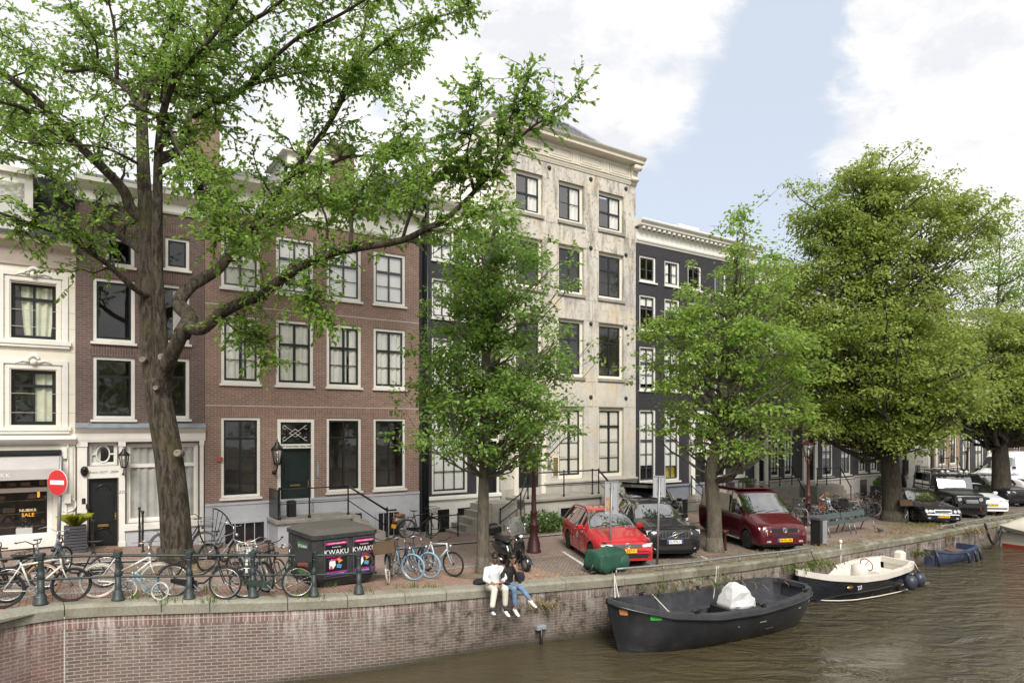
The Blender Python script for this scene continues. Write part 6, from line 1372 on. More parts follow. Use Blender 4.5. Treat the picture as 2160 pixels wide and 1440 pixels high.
    sd_=MB();sx,sz=-.30,seat_h;sd_.smooth=True;sd_.rings([[(sx+q,w_*math.cos(a_),sz+.02*math.sin(a_)*(1 if q<.1 else .8)+dz)for a_ in[2*math.pi*j/8 for j in range(8)]]for q,w_,dz in((-.14,.03,.02),(-.11,.085,.015),(-.04,.085,.005),(.04,.05,0),(.10,.025,0),(.14,.012,.005))]);sd_.tube([st,(sx+.0,0,sz-.01)],.012,6);sd_.build('saddle',K[saddle],root)
    if guard:m=MB();fender(m,-.53,Rw,15,175);m.build('mudguard',K[guard],root);m=MB();fender(m,0,Rw,20,150);mg=m.build('mudguard',K[guard],root);mg.matrix_local=S@Matrix.Translation((.54,0,0))
    c=MB();c.torus((bb.x,-.045,bb.z),.085,.012,'y',18,4)
    for s_ in(1,-1):c.tube([bb+Vector((0,-.06*s_,0)),bb+Vector((.12*s_,-.07*s_,-.11*s_))],.012,5);c.bbox(bb.x+.12*s_-.05,bb.x+.12*s_+.05,-.07*s_-.05,-.07*s_+.05,bb.z-.11*s_-.012,bb.z-.11*s_+.012,.005)
    c.build('crank',K['b_grey'],root)
    if chaincase:c=MB();c.prism([(bb.x+.10,bb.z),(bb.x+.06,bb.z+.09),(-.5,Rw+.055),(-.57,Rw+.03),(-.57,Rw-.03),(-.5,Rw-.055),(bb.x+.06,bb.z-.09)],-.055,-.038);c.build('chain_case',K[frame if frame in('b_black','b_green')else 'b_black'],root)
    if rack:
        c=MB();z=.76
        for y in(-.06,.06):c.tube([(-.24,y,z),(-.82,y,z)],.007,4);c.tube([(-.72,y,z),rh+Vector((0,y,0))],.006,4)
        for k in range(4):c.tube([(-.36-k*.14,-.06,z),(-.36-k*.14,.06,z)],.006,4)
        c.build('carrier',K['b_black'],root)
    if basket:
        c=MB();z0,z1,x0,x1,w_=.84,1.08,.42,.70,.19
        for z in(z0,(z0+z1)/2,z1):c.tube([S@Vector(p)for p in((x0,-w_,z),(x1,-w_,z),(x1,w_,z),(x0,w_,z),(x0,-w_,z))],.007,4)
        for k in range(7):
            for y in(-w_,w_):c.tube([S@Vector((x0+(x1-x0)*k/6,y,z0)),S@Vector((x0+(x1-x0)*k/6,y,z1))],.004,3)
            c.tube([S@Vector((x1,-w_+2*w_*k/6,z0)),S@Vector((x1,-w_+2*w_*k/6,z1))],.004,3);c.tube([S@Vector((x0,-w_+2*w_*k/6,z0)),S@Vector((x1,-w_+2*w_*k/6,z0))],.004,3)
        c.build('basket',K[basket],root)
    if crate:
        c=MB();x0,x1,w_,z0,z1=.44,.80,.26,.80,1.06
        def q4(*a):c.rings([[S@Vector(p)for p in r_]for r_ in a])
        for(xa,xb,ya,yb)in((x0,x0+.02,-w_,w_),(x1-.02,x1,-w_,w_),(x0+.02,x1-.02,-w_,-w_+.02),(x0+.02,x1-.02,w_-.02,w_)):
            q4([(xa,ya,z0),(xb,ya,z0),(xb,yb,z0),(xa,yb,z0)],[(xa,ya,z1),(xb,ya,z1),(xb,yb,z1),(xa,yb,z1)])
        q4([(x0,-w_,z0-.01),(x1,-w_,z0-.01),(x1,w_,z0-.01),(x0,w_,z0-.01)],[(x0,-w_,z0+.01),(x1,-w_,z0+.01),(x1,w_,z0+.01),(x0,w_,z0+.01)]);c.build('crate',K[crate],root)
    l=MB();l.lathe([(.045,-.03),(.05,.03),(.02,.05)],n=8,M=S@Matrix.Translation((.46,0,.82))@Matrix.Rotation(R(90),4,'Y'));l.build('headlamp',K['chrome' if frame!='b_black' else 'plastic'],root)
    return root
bicycle((7,1284),(149,1270),'men','b_cream','rubber','cream bicycle with black tyres and straight top tube nearest the railing',rim='b_black',rack=False,chaincase=False,bar='flat',lean=4)
bicycle((-48,1262),(88,1262),'lady','b_black','t_tan','dark bicycle with tan tyres behind the cream bicycle',guard='b_black',basket=None,lean=-4)
bicycle((-55,1276),(14,1272),'oma','b_black','rubber','black bicycle cut off at the left edge of the view',guard='b_black',saddle='s_brown',lean=-6)
bicycle((194,1262),(330,1258),'lady','b_white','t_cream','white bicycle with cream tyres and brown saddle behind the second railing post',guard='b_white',saddle='s_brown',grips='s_brown',lean=-5,chaincase=False,rack=False)
bicycle((205,1240),(96,1243),'oma','b_black','rubber','black bicycle standing between the no entry sign and the white bicycle',guard='b_black',lean=5)
bicycle((60,1236),(128,1216),'oma','b_grey','rubber','grey bicycle with a pale saddle cover beside the no entry pole',saddle='b_white',guard='b_grey',lean=4)
bicycle((355,1268),(268,1262),'lady','b_blue','t_cream',"small blue child's bicycle with brown saddle against the railing",guard='b_blue',saddle='s_brown',grips='s_brown',rack=False,scale=.62,chaincase=False,lean=8,seat_h=.86)
bicycle((345,1259),(472,1265),'oma','b_black','rubber','black bicycle with swept handlebar in front of the elm trunk',guard='b_black',lean=-5)
bicycle((322,1177),(428,1172),'oma','b_black','t_grey','black bicycle with wire basket leaning behind the elm trunk',guard='b_black',basket='b_grey',saddle='s_brown',lean=4)
bicycle((430,1205),(497,1192),'men','b_grey','rubber','dark grey bicycle standing right of the elm trunk',guard='b_black',lean=4)
bicycle((540,1205),(525,1246),'oma','b_mint','rubber','pale green bicycle with a front frame facing the canal',guard='b_mint',saddle='s_brown',basket='b_white',lean=3)
bicycle((528,1262),(626,1261),'oma','b_green','rubber','dark green bicycle with black crate in front of the waste container',guard='b_green',crate='crateblack',lean=-5)
bicycle((560,1216),(588,1244),'men','b_black','t_cream','black bicycle with cream tyre between the pale green one and the container',guard='b_black',lean=4,steer=15)
bicycle((495,1232),(560,1249),'lady','b_grey','rubber','grey bicycle squeezed beside the pale green bicycle',guard='b_black',basket='b_black',lean=5)
bicycle((838,1196),(820,1232),'men','b_black','t_cream','black bicycle with brown crate right of the waste container',guard='b_black',crate='wicker',lean=6)
bicycle((822,1203),(866,1226),'oma','b_navy','t_blue','navy bicycle with pale blue tyres, the nearer of the blue tyred pair',saddle='s_black',rim='chrome',steer=38,lean=3,chaincase=False)
bicycle((858,1200),(901,1221),'oma','b_navy','t_blue','navy bicycle with pale blue tyres beside the pale blue bicycle',saddle='s_black',rim='chrome',steer=36,lean=3,chaincase=False)
bicycle((880,1200),(955,1217),'men','b_pale','rubber','pale blue bicycle with black tyres beside the young elm',rim='b_black',rack=False,chaincase=False,bar='flat',steer=12,lean=3)
bicycle((853,1135),(912,1130),'men','b_black','rubber','black bicycle leaning at the front of the brown brick house',guard='b_black',bar='flat',lean=6,basket='b_black')
# the rack of bicycles behind the benches
ra,rb=gnd(1688,1108),gnd(1888,1079);vv=rb-ra;rr=random.Random(31)
root=empty('bicycle_rack',ra,math.atan2(vv.y,vv.x),'row of grey steel hoops holding bicycles behind the green benches','bicycle rack')
for k in range(9):
    b=MB();x=k*vv.length/8.5;pts=[(x,-.35,0),(x,-.35,.62),(x,-.27,.74),(x,.27,.74),(x,.35,.62),(x,.35,0)];b.tube(pts,.024,6);b.build('hoop',K['steel'],root)
specs=[('oma','b_black','rubber','black bicycle with wicker basket at the van end of the bicycle rack',dict(basket='wicker')),('men','b_grey','rubber','grey bicycle near the van end of the bicycle rack',{}),('lady','b_black','t_grey','black bicycle with grey tyres behind the litter bin',{}),('oma','b_black','rubber','black bicycle with black crate behind the litter bin',dict(crate='crateblack')),('men','b_navy','rubber','navy bicycle behind the first green bench',{}),('oma','b_black','rubber','black bicycle with brown saddle behind the first green bench',dict(saddle='s_brown')),('men','b_white','rubber','white bicycle at the middle of the bicycle rack',{}),('oma','b_grey','t_grey','grey bicycle with grey tyres at the middle of the bicycle rack',{}),('lady','b_white','t_cream','white bicycle with cream tyres in the bicycle rack',{}),('oma','b_black','rubber','black bicycle with steel basket behind the second green bench',dict(basket='b_grey')),('men','b_red','rubber','dark red bicycle behind the second green bench',{}),('oma','b_navy','t_blue','navy bicycle with blue tyres at the tree end of the bicycle rack',{}),('oma','b_black','t_blue','black bicycle with blue tyres nearest the lime trunk',dict(crate='crateblack'))]
for k,(kd,fm,ty,lb,kw)in enumerate(specs):
    u_=(k+.3)/len(specs);p=ra+vv*u_+Vector((U.x,U.y,0))*rr.uniform(-.08,.08);ang=rr.uniform(-.30,.30)+(math.pi if rr.random()<.4 else 0);d=Vector((N.x,N.y,0))*.75+Vector((U.x,U.y,0))*.66;d.rotate(Matrix.Rotation(ang,3,'Z'));a=p-d.normalized()*.5;f=p+d.normalized()*.56;a.z=f.z=zg(tof(p))
    bicycle(a,f,kd,fm,ty,lb,guard=fm,lean=rr.uniform(-6,6),**kw)
bicycle((1900,1094),(1913,1102),'oma','b_black','t_grey','black bicycle with wooden crate leaning on the lime trunk by the black saloon',guard='b_black',crate='wicker',lean=4)

# ================================================================== scooters
def scooter(rear,front,label,paint,topbox=False,screen=False,seat='s_black',plate=False):
    a,f=gnd(*rear),gnd(*front);v=f-a;rz=math.atan2(v.y,v.x);mid=f-Vector((math.cos(rz),math.sin(rz),0))*.62;mid.z=zg(tof(mid))+.005
    root=empty('motor_scooter',mid,rz,label,'scooter');root.rotation_euler=(R(7),0,rz);P=K[paint]
    for x in(-.60,.66):
        b=MB();b.torus((x,0,.225),.165,.062,'y',24,8);o=b.build('wheel',K['rubber'],root);b=MB();b.lathe([(.03,-.03),(.115,-.02),(.12,0),(.115,.02),(.03,.03)],n=14,M=Matrix.Translation((x,0,.225))@Matrix.Rotation(R(90),4,'X'))
        for k in range(10):a_=k*math.pi/5;b.tube([(x,0,.225),(x+.13*math.cos(a_),-.035,.225+.13*math.sin(a_))],.012,4)
        b.build('rim',K['signgrey']if x>0 else K['steel'],o)
    b=MB();b.smooth=True
    def ring(x,w,z0,z1,n=12):return[(x,w*math.cos(t),(z0+z1)/2+(z1-z0)/2*math.sin(t))for t in[2*math.pi*j/n for j in range(n)]]
    b.rings([ring(-1.0,.06,.56,.66),ring(-.92,.15,.42,.74),ring(-.70,.21,.30,.78),ring(-.45,.20,.28,.78),ring(-.22,.16,.30,.72),ring(-.15,.12,.28,.60),ring(.0,.15,.20,.30),ring(.25,.15,.20,.30)]);b.build('body',P,root)
    b=MB();b.smooth=True;S_=[(.22,.16,.22),(.32,.20,.34),(.38,.20,.55),(.42,.17,.78),(.42,.10,.98)];rg=[]
    for x,w,z in S_:rg.append([(x+.05*math.cos(t)*(1 if math.cos(t)>0 else .5),w*math.sin(t),z)for t in[2*math.pi*j/12 for j in range(12)]])
    b.rings(rg);b.rings([ring(.40,.04,.93,1.03),ring(.44,.12,.93,1.06),ring(.52,.11,.93,1.05),ring(.57,.05,.95,1.02)]);b.build('leg_shield',P,root)
    b=MB();fender_pts=[(.66+.25*math.cos(R(q)),.225+.25*math.sin(R(q)))for q in range(5,186,15)];b.smooth=True;b.rings([[(x,-.09,z-.06),(x,-.06,z),(x,.06,z),(x,.09,z-.06)]for x,z in fender_pts],closed=False,cap0=False,cap1=False);b.tube([(.42,0,.6),(.66,.07,.22)],.03,6);b.build('front_mudguard',P,root)
    b=MB();b.smooth=True;b.rings([ring(-.88,.10,.74,.82),ring(-.80,.155,.73,.86),ring(-.45,.155,.72,.85),ring(-.15,.12,.70,.80),ring(-.10,.05,.70,.76)]);b.build('saddle',K[seat],root)
    b=MB();b.tube([(.36,.34,1.03),(.44,.12,1.0),(.44,-.12,1.0),(.36,-.34,1.03)],.018,6);h_=b.build('handlebar',K['plastic'],root)
    for s_ in(-1,1):b=MB();b.tube([(.42,.2*s_,1.0),(.40,.27*s_,1.22)],.008,4);b.ell((.40,.28*s_,1.25),.02,.06,.045,8,6);b.build('mirror',K['chrome'],h_)
    b=MB();b.ell((.575,0,.99),.02,.06,.05,10,6);b.build('headlight',K['signwhite'],root);b=MB();b.bbox(-1.02,-.98,-.07,.07,.54,.62,.01);b.build('rear_light',M('scooter_red_lamp',(.4,.02,.02),.3),root)
    b=MB();b.tube([(-.3,-.2,.22),(-.55,-.22,.26),(-.92,-.22,.33)],[.03,.05,.055],8);b.build('exhaust',K['chrome'],root)
    if topbox:b=MB();b.bbox(-1.30,-.86,-.24,.24,.82,1.12,.06);b.build('top_box',P,root)
    if screen:b=MB();b.smooth=True;b.rings([[(.47-.06*k,y,1.05+.15*k-.12*(y/.25)**2*.3)for y in(-.26+.05*k*.4,-.13,0,.13,.26-.05*k*.4)]for k in range(4)],closed=False,cap0=False,cap1=False);b.build('windscreen',K['wallglass'],root)
    if plate:b=MB();b.box(-1.06,-1.045,-.09,.09,.36,.50);b.build('number_plate',K['yellow'],root)
    b=MB();b.tube([(-.1,.1,.22),(-.12,.26,.0)],.012,5);b.build('kickstand',K['steel'],root);return root
K['scootergrey']=M('scooter_grey_green',(.17,.18,.16),.3,.3,var=.05,coat=.6);K['scooterblack']=M('scooter_black',(.012,.012,.013),.18,var=.1,coat=.8)
scooter((1054,1186),(1109,1205),'black motor scooter with top box and windscreen behind the sitting couple','scooterblack',True,True)
scooter((826,1134),(866,1120),'grey green motor scooter with brown saddle at the brown brick house','scootergrey',False,False,'s_brown',True)

# ================================================================== cars
def paint(name,c,rough=.22,metal=.0):
    t=NT(name);v=t.coord('Object');n=t.noise(v,3,5);cc=t.mix(t.rng(n,.4,.75,0,.25),c,sc(c,1.25));t.done(t.mix(t.math('MULTIPLY',t.rng(t.noise(v,1.5,6),.55,.8),.12),cc,(.25,.22,.2)),rough,metal,spec=.3,coat=.6);t.bsdf.inputs['Coat Roughness'].default_value=.04;return t.m
def carglass():
    t=NT('car_glass');t.done((.012,.015,.015),.03,spec=.9,coat=1.0);t.bsdf.inputs['IOR'].default_value=2.4;t.bsdf.inputs['Coat Roughness'].default_value=.02;return t.m
K['carglass']=carglass();K['p_red']=paint('red_car_paint',(.46,.016,.022));K['p_black']=paint('black_car_paint',(.010,.010,.012));K['p_maroon']=paint('maroon_van_paint',(.085,.008,.015));K['p_white']=paint('white_car_paint',(.74,.75,.77));K['p_dark']=paint('dark_car_paint',(.018,.016,.020));K['p_matt']=paint('matt_black_paint',(.018,.018,.018),.45)
K['alloy']=M('alloy_rim',(.55,.55,.56),.35,.5);K['lamp']=M('headlamp_glass',(.62,.64,.66),.08,.5,var=.2,scale=20,coat=1);K['amber']=M('amber_lamp',(.6,.2,.02),.2);K['taillamp']=M('tail_lamp',(.35,.01,.01),.2)
def interp(tab,x):return lerp_table(tab,x)
def car(front_px,head,label,spec,cat='car'):
    """front_px: where the middle of the front bumper meets the ground; head: bearing of the nose."""
    S=spec;L,W=S['L'],S['W'];g=front_px if isinstance(front_px,Vector)else gnd(*front_px);d=Vector((math.cos(head),math.sin(head),0));c=g-d*(L/2);c.z=zg(tof(c))+.006
    tilt=math.atan2(zg(tof(g))-zg(tof(g-d*L)),L);root=empty(S['name'],c,0,label,cat);root.rotation_euler=(0,-tilt,head);P=K[S['paint']]
    # local: +x forward. Tables below use distance from the nose, so X = L/2 - s
    wr=S['wr'];ax=S['axles'];arch=wr+.055;hw=W/2
    def low(s):
        z=interp(S['low'],s)
        for a in ax:
            if abs(s-a)<arch:z=max(z,wr+math.sqrt(max(0,arch**2-(s-a)**2)))
        return z
    xs=set(S['cuts'])|{i*L/44 for i in range(45)}|{0.03,L-.03}
    for a in ax:xs|={a+arch*math.cos(math.pi*k/10)for k in range(11)}
    xs=sorted(x for x in xs if 0<=x<=L);cl=[xs[0]]
    for x in xs[1:]:
        if x-cl[-1]>.012:cl.append(x)
    xs=cl;body=MB();body.smooth=True;glass={'windscreen':MB(),'rear_window':MB()}
    def ring(s):
        w=hw*interp(S['plan'],s);b_=interp(S['belt'],s);t_=interp(S['top'],s);rw=hw*interp(S['roofw'],s);lo=low(s);b_=min(b_,t_-.01);m1=max(lo+.01,lo+(b_-lo)*.35);m2=max(m1+.01,b_-.10*S.get('shoulder',1))
        cr=S.get('crown',.05)
        pts=[(w*.97,lo),(w*1.0,m1),(w*.995,m2),(w*.955,b_),(rw,t_-cr*1.0),(rw*.90,t_-cr*.35),(rw*.5,t_-cr*.06),(0,t_)]
        return pts
    R0=[ring(s)for s in xs]
    for i in range(len(xs)-1):
        for side in(1,-1):
            A,B=R0[i],R0[i+1];sm=(xs[i]+xs[i+1])/2
            for j in range(7):
                tgt=body
                wi=[k for k,(a,b)in enumerate(S['sidewin'])if a<sm<b]if j==3 else None
                if wi:tgt=glass.setdefault(('side_window',wi[0],side),MB())
                elif j in(4,5,6)and S['ws'][0]<sm<S['ws'][1]:tgt=glass['windscreen']
                elif j in(4,5,6)and S.get('rw')and S['rw'][0]<sm<S['rw'][1]:tgt=glass['rear_window']
                q=[(L/2-xs[i],side*A[j][0],A[j][1]),(L/2-xs[i+1],side*B[j][0],B[j][1]),(L/2-xs[i+1],side*B[j+1][0],B[j+1][1]),(L/2-xs[i],side*A[j+1][0],A[j+1][1])]
                tgt.smooth=True;tgt.quad(*(q if side<0 else q[::-1]))
    for s,A in((xs[0],R0[0]),(xs[-1],R0[-1])):
        for j in range(7):body.smooth=False;body.quad(*[(L/2-s,y,z)for y,z in((A[j][0],A[j][1]),(-A[j][0],A[j][1]),(-A[j+1][0],A[j+1][1]),(A[j+1][0],A[j+1][1]))])
    import bmesh
    bo=body.build('body',P,root);bm=bmesh.new();bm.from_mesh(bo.data);bmesh.ops.remove_doubles(bm,verts=bm.verts,dist=.001);bmesh.ops.recalc_face_normals(bm,faces=bm.faces);bm.to_mesh(bo.data);bm.free()
    for k,g_ in glass.items():
        if g_.f:
            o=g_.build(k if isinstance(k,str)else k[0],K['carglass'],root);bm=bmesh.new();bm.from_mesh(o.data);bmesh.ops.remove_doubles(bm,verts=bm.verts,dist=.001);bmesh.ops.recalc_face_normals(bm,faces=bm.faces);bm.to_mesh(o.data);bm.free()
    u=MB();u.box(-L/2+.12,L/2-.12,-hw*.80,hw*.80,.20,wr*2+.12);u.build('underbody',K['plastic'],root)
    for a in ax:
        for s_ in(1,-1):
            b=MB();y1=s_*(hw*.985);yc=s_*(hw*.985-.11);MM=Matrix.Translation((L/2-a,yc,wr))@Matrix.Rotation(R(90 if s_<0 else-90),4,'X')
            b.lathe([(wr*.62,-.11),(wr*.93,-.10),(wr,-.06),(wr,.06),(wr*.93,.10),(wr*.66,.105)],n=22,M=MM);o=b.build('wheel',K['rubber'],root);b=MB();b.lathe([(wr*.66,.104),(wr*.62,.085),(wr*.58,.06),(.02,.055)],n=18,M=MM)
            nsp=S.get('spokes',5)
            for k in range(nsp):a_=2*math.pi*k/nsp;b.tube([MM@Vector((.05*math.cos(a_),.05*math.sin(a_),.08)),MM@Vector((wr*.62*math.cos(a_),wr*.62*math.sin(a_),.085))],S.get('spw',.028),4)
            b.lathe([(.055,.06),(.05,.10),(.0,.105)],n=10,M=MM);b.build('rim',K[S.get('rim','alloy')],o)
    # nose details: (kind, name, material, y0, y1, z0, z1, s) in a slab just proud of the nose, which follows the plan curve
    def nose(y,z):
        s=0.0
        while s<.42:
            w=hw*interp(S['plan'],s);t_=interp(S['top'],s)
            if w*.99>abs(y)and t_>z+.01:return s
            s+=.01
        return s
    def slab(name,mat,pts,push=.012,parent=None,thick=.05):
        b=MB();f=[(L/2-nose(y,z)+push,y,z)for y,z in pts];k=[(p[0]-thick,p[1],p[2])for p in f];n=len(f);b.add(f+k,[tuple(range(n)),tuple(range(2*n-1,n-1,-1))]+[(i,i+n,(i+1)%n+n,(i+1)%n)for i in range(n)])
        o=b.build(name,K[mat]if isinstance(mat,str)else mat,parent or root);fix_normals(o);return o
    for it in S['nose']:
        kind,name,mat,pts=it[0],it[1],it[2],it[3]
        if kind=='pair':
            for s_ in(1,-1):slab(name,mat,[(s_*y,z)for y,z in pts][::s_],*(it[4:]))
        else:slab(name,mat,pts,*(it[4:]))
    if S.get('plate'):
        txt,zc,col=S['plate'];y0=.26;xx=L/2-nose(0,zc)+.03;b=MB();b.box(xx-.03,xx,-y0,y0,zc-.055,zc+.055);o=b.build('number_plate',K[col],root);b=MB();b.box(xx-.01,xx+.002,-y0,-y0+.055,zc-.055,zc+.055);b.build('plate_band',K['plateblue'],o)
        if col=='whiteink':b=MB();b.box(xx-.01,xx+.002,y0-.055,y0,zc-.055,zc+.055);b.build('plate_band',K['plateblue'],o)
        text_mesh('plate_number',txt,.105,K['ink'],o,(xx+.004,.02,zc),rot=(R(90),0,R(90)),thick=.001)
    for s_ in(1,-1):
        m=S['mirror'];b=MB();b.bbox(L/2-m[0]-.07,L/2-m[0]+.07,min(s_*(hw*.93+.04),s_*(hw*.93+.24)),max(s_*(hw*.93+.04),s_*(hw*.93+.24)),m[1]-.07,m[1]+.08,.03);b.tube([(L/2-m[0]+.02,s_*hw*.88,m[1]-.06),(L/2-m[0],s_*(hw+.04),m[1]-.04)],.025,5);b.build('mirror',K[S.get('mirmat',S['paint'])],root)
    for a in S.get('seams',()):
        for s_ in(1,-1):
            b=MB();rg=ring(a);lo=max(rg[0][1],low(a));pts=[(L/2-a,s_*(y+.001),z)for y,z in rg[0:4]];b.tube(pts,.006,4);b.build('door_seam',K['ink'],root)
    for a in S.get('handles',()):
        for s_ in(1,-1):b=MB();zz=interp(S['belt'],a)-.12;b.tube([(L/2-a+.09,s_*hw*1.005,zz),(L/2-a,s_*(hw*1.005+.025),zz),(L/2-a-.09,s_*hw*1.005,zz)],.014,5);b.build('door_handle',K[S['paint']],root)
    for sw in S.get('wipers',()):
        s0=S['ws'][0];b=MB();t0_,t1_=S['top'],S['top'];p0=(L/2-s0-.02,sw,interp(S['top'],s0+.02)+.01);s1=s0+(S['ws'][1]-s0)*.12;p1=(L/2-s1,sw+.5,interp(S['top'],s1)-.0);b.tube([p0,p1],.010,4);b.build('wiper',K['ink'],root)
    if S.get('rails'):
        for s_ in(1,-1):
            b=MB();a,e=S['rails'];pts=[(L/2-x,s_*hw*(interp(S['roofw'],x)-.03),interp(S['top'],x)-.03+(.06 if 0<k<6 else 0))for k,x in((k,a+(e-a)*k/6)for k in range(7))];b.tube(pts,.018,5);b.build('roof_rail',K['plastic'],root)
    root['_L']=L;return root,slab,nose
def badge_ring(root,L,nose,y,z,r,mat='chrome',bar=False,name='emblem',vw=False,star=False):
    x=L/2-nose(y,z)+.03;b=MB();b.torus((x,y,z),r,r*.14,'x',20,5)
    if bar:b.tube([(x,y-.30,z-.10),(x,y+.30,z+.10)],.018,4)
    if vw:b.tube([(x,y-r*.55,z+r*.75),(x,y-r*.18,z),(x,y,z+r*.45),(x,y+r*.18,z),(x,y+r*.55,z+r*.75)],r*.09,4);b.tube([(x,y-r*.85,z+r*.3),(x,y-r*.38,z-r*.8),(x,y,z-r*.05),(x,y+r*.38,z-r*.8),(x,y+r*.85,z+r*.3)],r*.09,4)
    if star:
        for k in range(3):a=R(90+120*k);b.tube([(x,y,z),(x,y+r*math.cos(a),z+r*math.sin(a))],[r*.14,r*.05],4)
    b.build(name,K[mat],root)
wagon=dict(name='parked_car',L=4.56,W=1.80,paint='p_red',wr=.315,axles=(.88,3.51),low=[(0,.22),(.15,.18),(4.3,.2),(4.56,.30)],cuts=(.02,.08,.18,.35,1.32,1.42,2.1,2.9,4.2,4.45),
    plan=[(0,.78),(.06,.86),(.18,.93),(.45,.985),(.9,1),(3.8,1),(4.3,.96),(4.56,.88)],belt=[(0,.50),(.10,.64),(.3,.73),(.8,.82),(1.3,.88),(4.2,.98),(4.56,.92)],
    top=[(0,.52),(.03,.66),(.10,.74),(.35,.84),(.9,.95),(1.36,1.02),(1.75,1.24),(2.05,1.40),(2.4,1.475),(3.2,1.47),(4.1,1.40),(4.25,1.32),(4.5,1.0),(4.56,.95)],roofw=[(0,.62),(.1,.74),(.4,.80),(1.3,.85),(1.8,.76),(2.2,.66),(3.2,.65),(4.1,.62),(4.4,.72),(4.56,.78)],ws=(1.36,2.22),rw=(4.15,4.48),sidewin=((1.75,2.02),(2.08,2.78),(2.86,3.5),(3.58,4.1)),
    nose=[('one','grille','plastic',[(-.42,.60),(.42,.60),(.44,.685),(-.44,.685)]),('one','chrome_strip','chrome',[(-.43,.612),(.43,.612),(.43,.625),(-.43,.625)],.018),('one','lower_grille','plastic',[(-.60,.30),(.60,.30),(.64,.42),(-.64,.42)]),('pair','headlight','lamp',[(.46,.60),(.70,.61),(.80,.66),(.78,.71),(.62,.70),(.45,.67)]),('pair','fog_light','plastic',[(.66,.32),(.78,.34),(.76,.42),(.66,.42)])],
    plate=('JS-557-V',.505,'yellow'),mirror=(1.62,1.0),seams=(1.40,2.05,2.82,3.55),handles=(2.62,3.4),wipers=(-.55,-.05),rails=(2.1,4.1),rim='alloy',spokes=10)
def towards(px0,py0,px1,py1):a,b=gnd(px0,py0),gnd(px1,py1);v=b-a;return math.atan2(v.y,v.x)
HD=math.atan2(N.y,N.x)
r_,slab,nose=car((1325,1199),R(-80),'red estate car with yellow number plate parked beside the black car',wagon)
badge_ring(r_,4.56,nose,0,.655,.075,vw=True)
for x,z,s_ in((.1,.72,.42),(-.35,.55,.12),(.42,.66,.09),(-.1,.86,.07),(-.6,.70,.12),(.55,.5,.08)):
    text_mesh('white_decal','o',s_,K['whiteink'],r_,(x,-.912,z),rot=(R(90),0,0),thick=.001)
text_mesh('white_decal','greenwheels'[:0]+'ooo',.10,K['whiteink'],r_,(.62,-.912,.86),rot=(R(90),R(-6),0),thick=.001)
suv=dict(wagon,L=4.7,W=1.90,paint='p_black',wr=.37,axles=(.92,3.78),low=[(0,.30),(.15,.26),(4.5,.28),(4.7,.4)],plan=[(0,.80),(.05,.88),(.16,.94),(.4,.99),(.9,1),(4.0,1),(4.5,.95),(4.7,.88)],belt=[(0,.62),(.1,.86),(.3,.94),(1.3,1.04),(4.2,1.12),(4.7,1.05)],
    top=[(0,.70),(.03,.88),(.10,.96),(.35,1.03),(.9,1.10),(1.42,1.16),(1.8,1.38),(2.1,1.54),(2.5,1.65),(3.4,1.64),(4.2,1.55),(4.35,1.45),(4.6,1.12),(4.7,1.05)],roofw=[(0,.7),(.1,.78),(.4,.84),(1.4,.86),(1.85,.78),(2.3,.68),(3.4,.66),(4.2,.63),(4.5,.74),(4.7,.8)],ws=(1.42,2.28),rw=(4.25,4.6),sidewin=((1.82,2.08),(2.14,2.9),(2.98,3.7),(3.8,4.2)),
    nose=[('one','grille','plastic',[(-.46,.66),(.46,.66),(.52,.92),(-.52,.92)]),('one','lower_grille','plastic',[(-.5,.34),(.5,.34),(.6,.46),(-.6,.46)]),('pair','headlight','lamp',[(.54,.80),(.86,.80),(.88,.92),(.54,.95)]),('pair','air_scoop','chrome',[(.60,.36),(.80,.50),(.82,.49),(.64,.35)])],plate=('GG-970-CW',.58,'whiteink'),mirror=(1.7,1.15),seams=(1.46,2.12,2.94,3.76),handles=(2.72,3.58),rails=(2.3,4.2),rim='charcoal',spokes=5)
r_,slab,nose=car((1424,1182),R(-82),'shiny black car with a slanted grille bar parked beside the red car',suv);badge_ring(r_,4.7,nose,0,.79,.085,bar=True)
for k in range(9):b=MB();x=4.7/2-nose(0,.8)+.016;b.box(x,x+.012,-.42+k*.105,-.40+k*.105,.68,.90);b.build('grille_slat',K['charcoal'],r_)
# the estate with its tailgate open behind, and the dark off-roader beside it
g0=at(1352,1000,26.2);g0=g0+Vector((math.cos(R(66)),math.sin(R(66)),0))*4.4;g0.z=zg(tof(g0))
r_,slab,nose=car(g0,R(66),'dark car with its tailgate raised behind the black car',dict(suv,L=4.4,plate=None,paint='p_dark'))
b=MB();b.smooth=False;b.add([(-1.95,-.62,1.52),(-1.95,.62,1.52),(-2.7,.66,1.98),(-2.7,-.66,1.98),(-3.0,.64,1.86),(-3.0,-.64,1.86)],[(0,1,2,3),(3,2,4,5)]);b.add([(-1.93,-.62,1.56),(-1.93,.62,1.56),(-2.7,.66,2.03),(-2.7,-.66,2.03)],[(0,1,2,3)]);b.build('tailgate',K['p_dark'],r_);b=MB();b.add([(-2.0,-.5,1.60),(-2.0,.5,1.60),(-2.6,.54,1.975),(-2.6,-.54,1.975)],[(0,1,2,3)]);b.build('tailgate_glass',K['carglass'],r_)
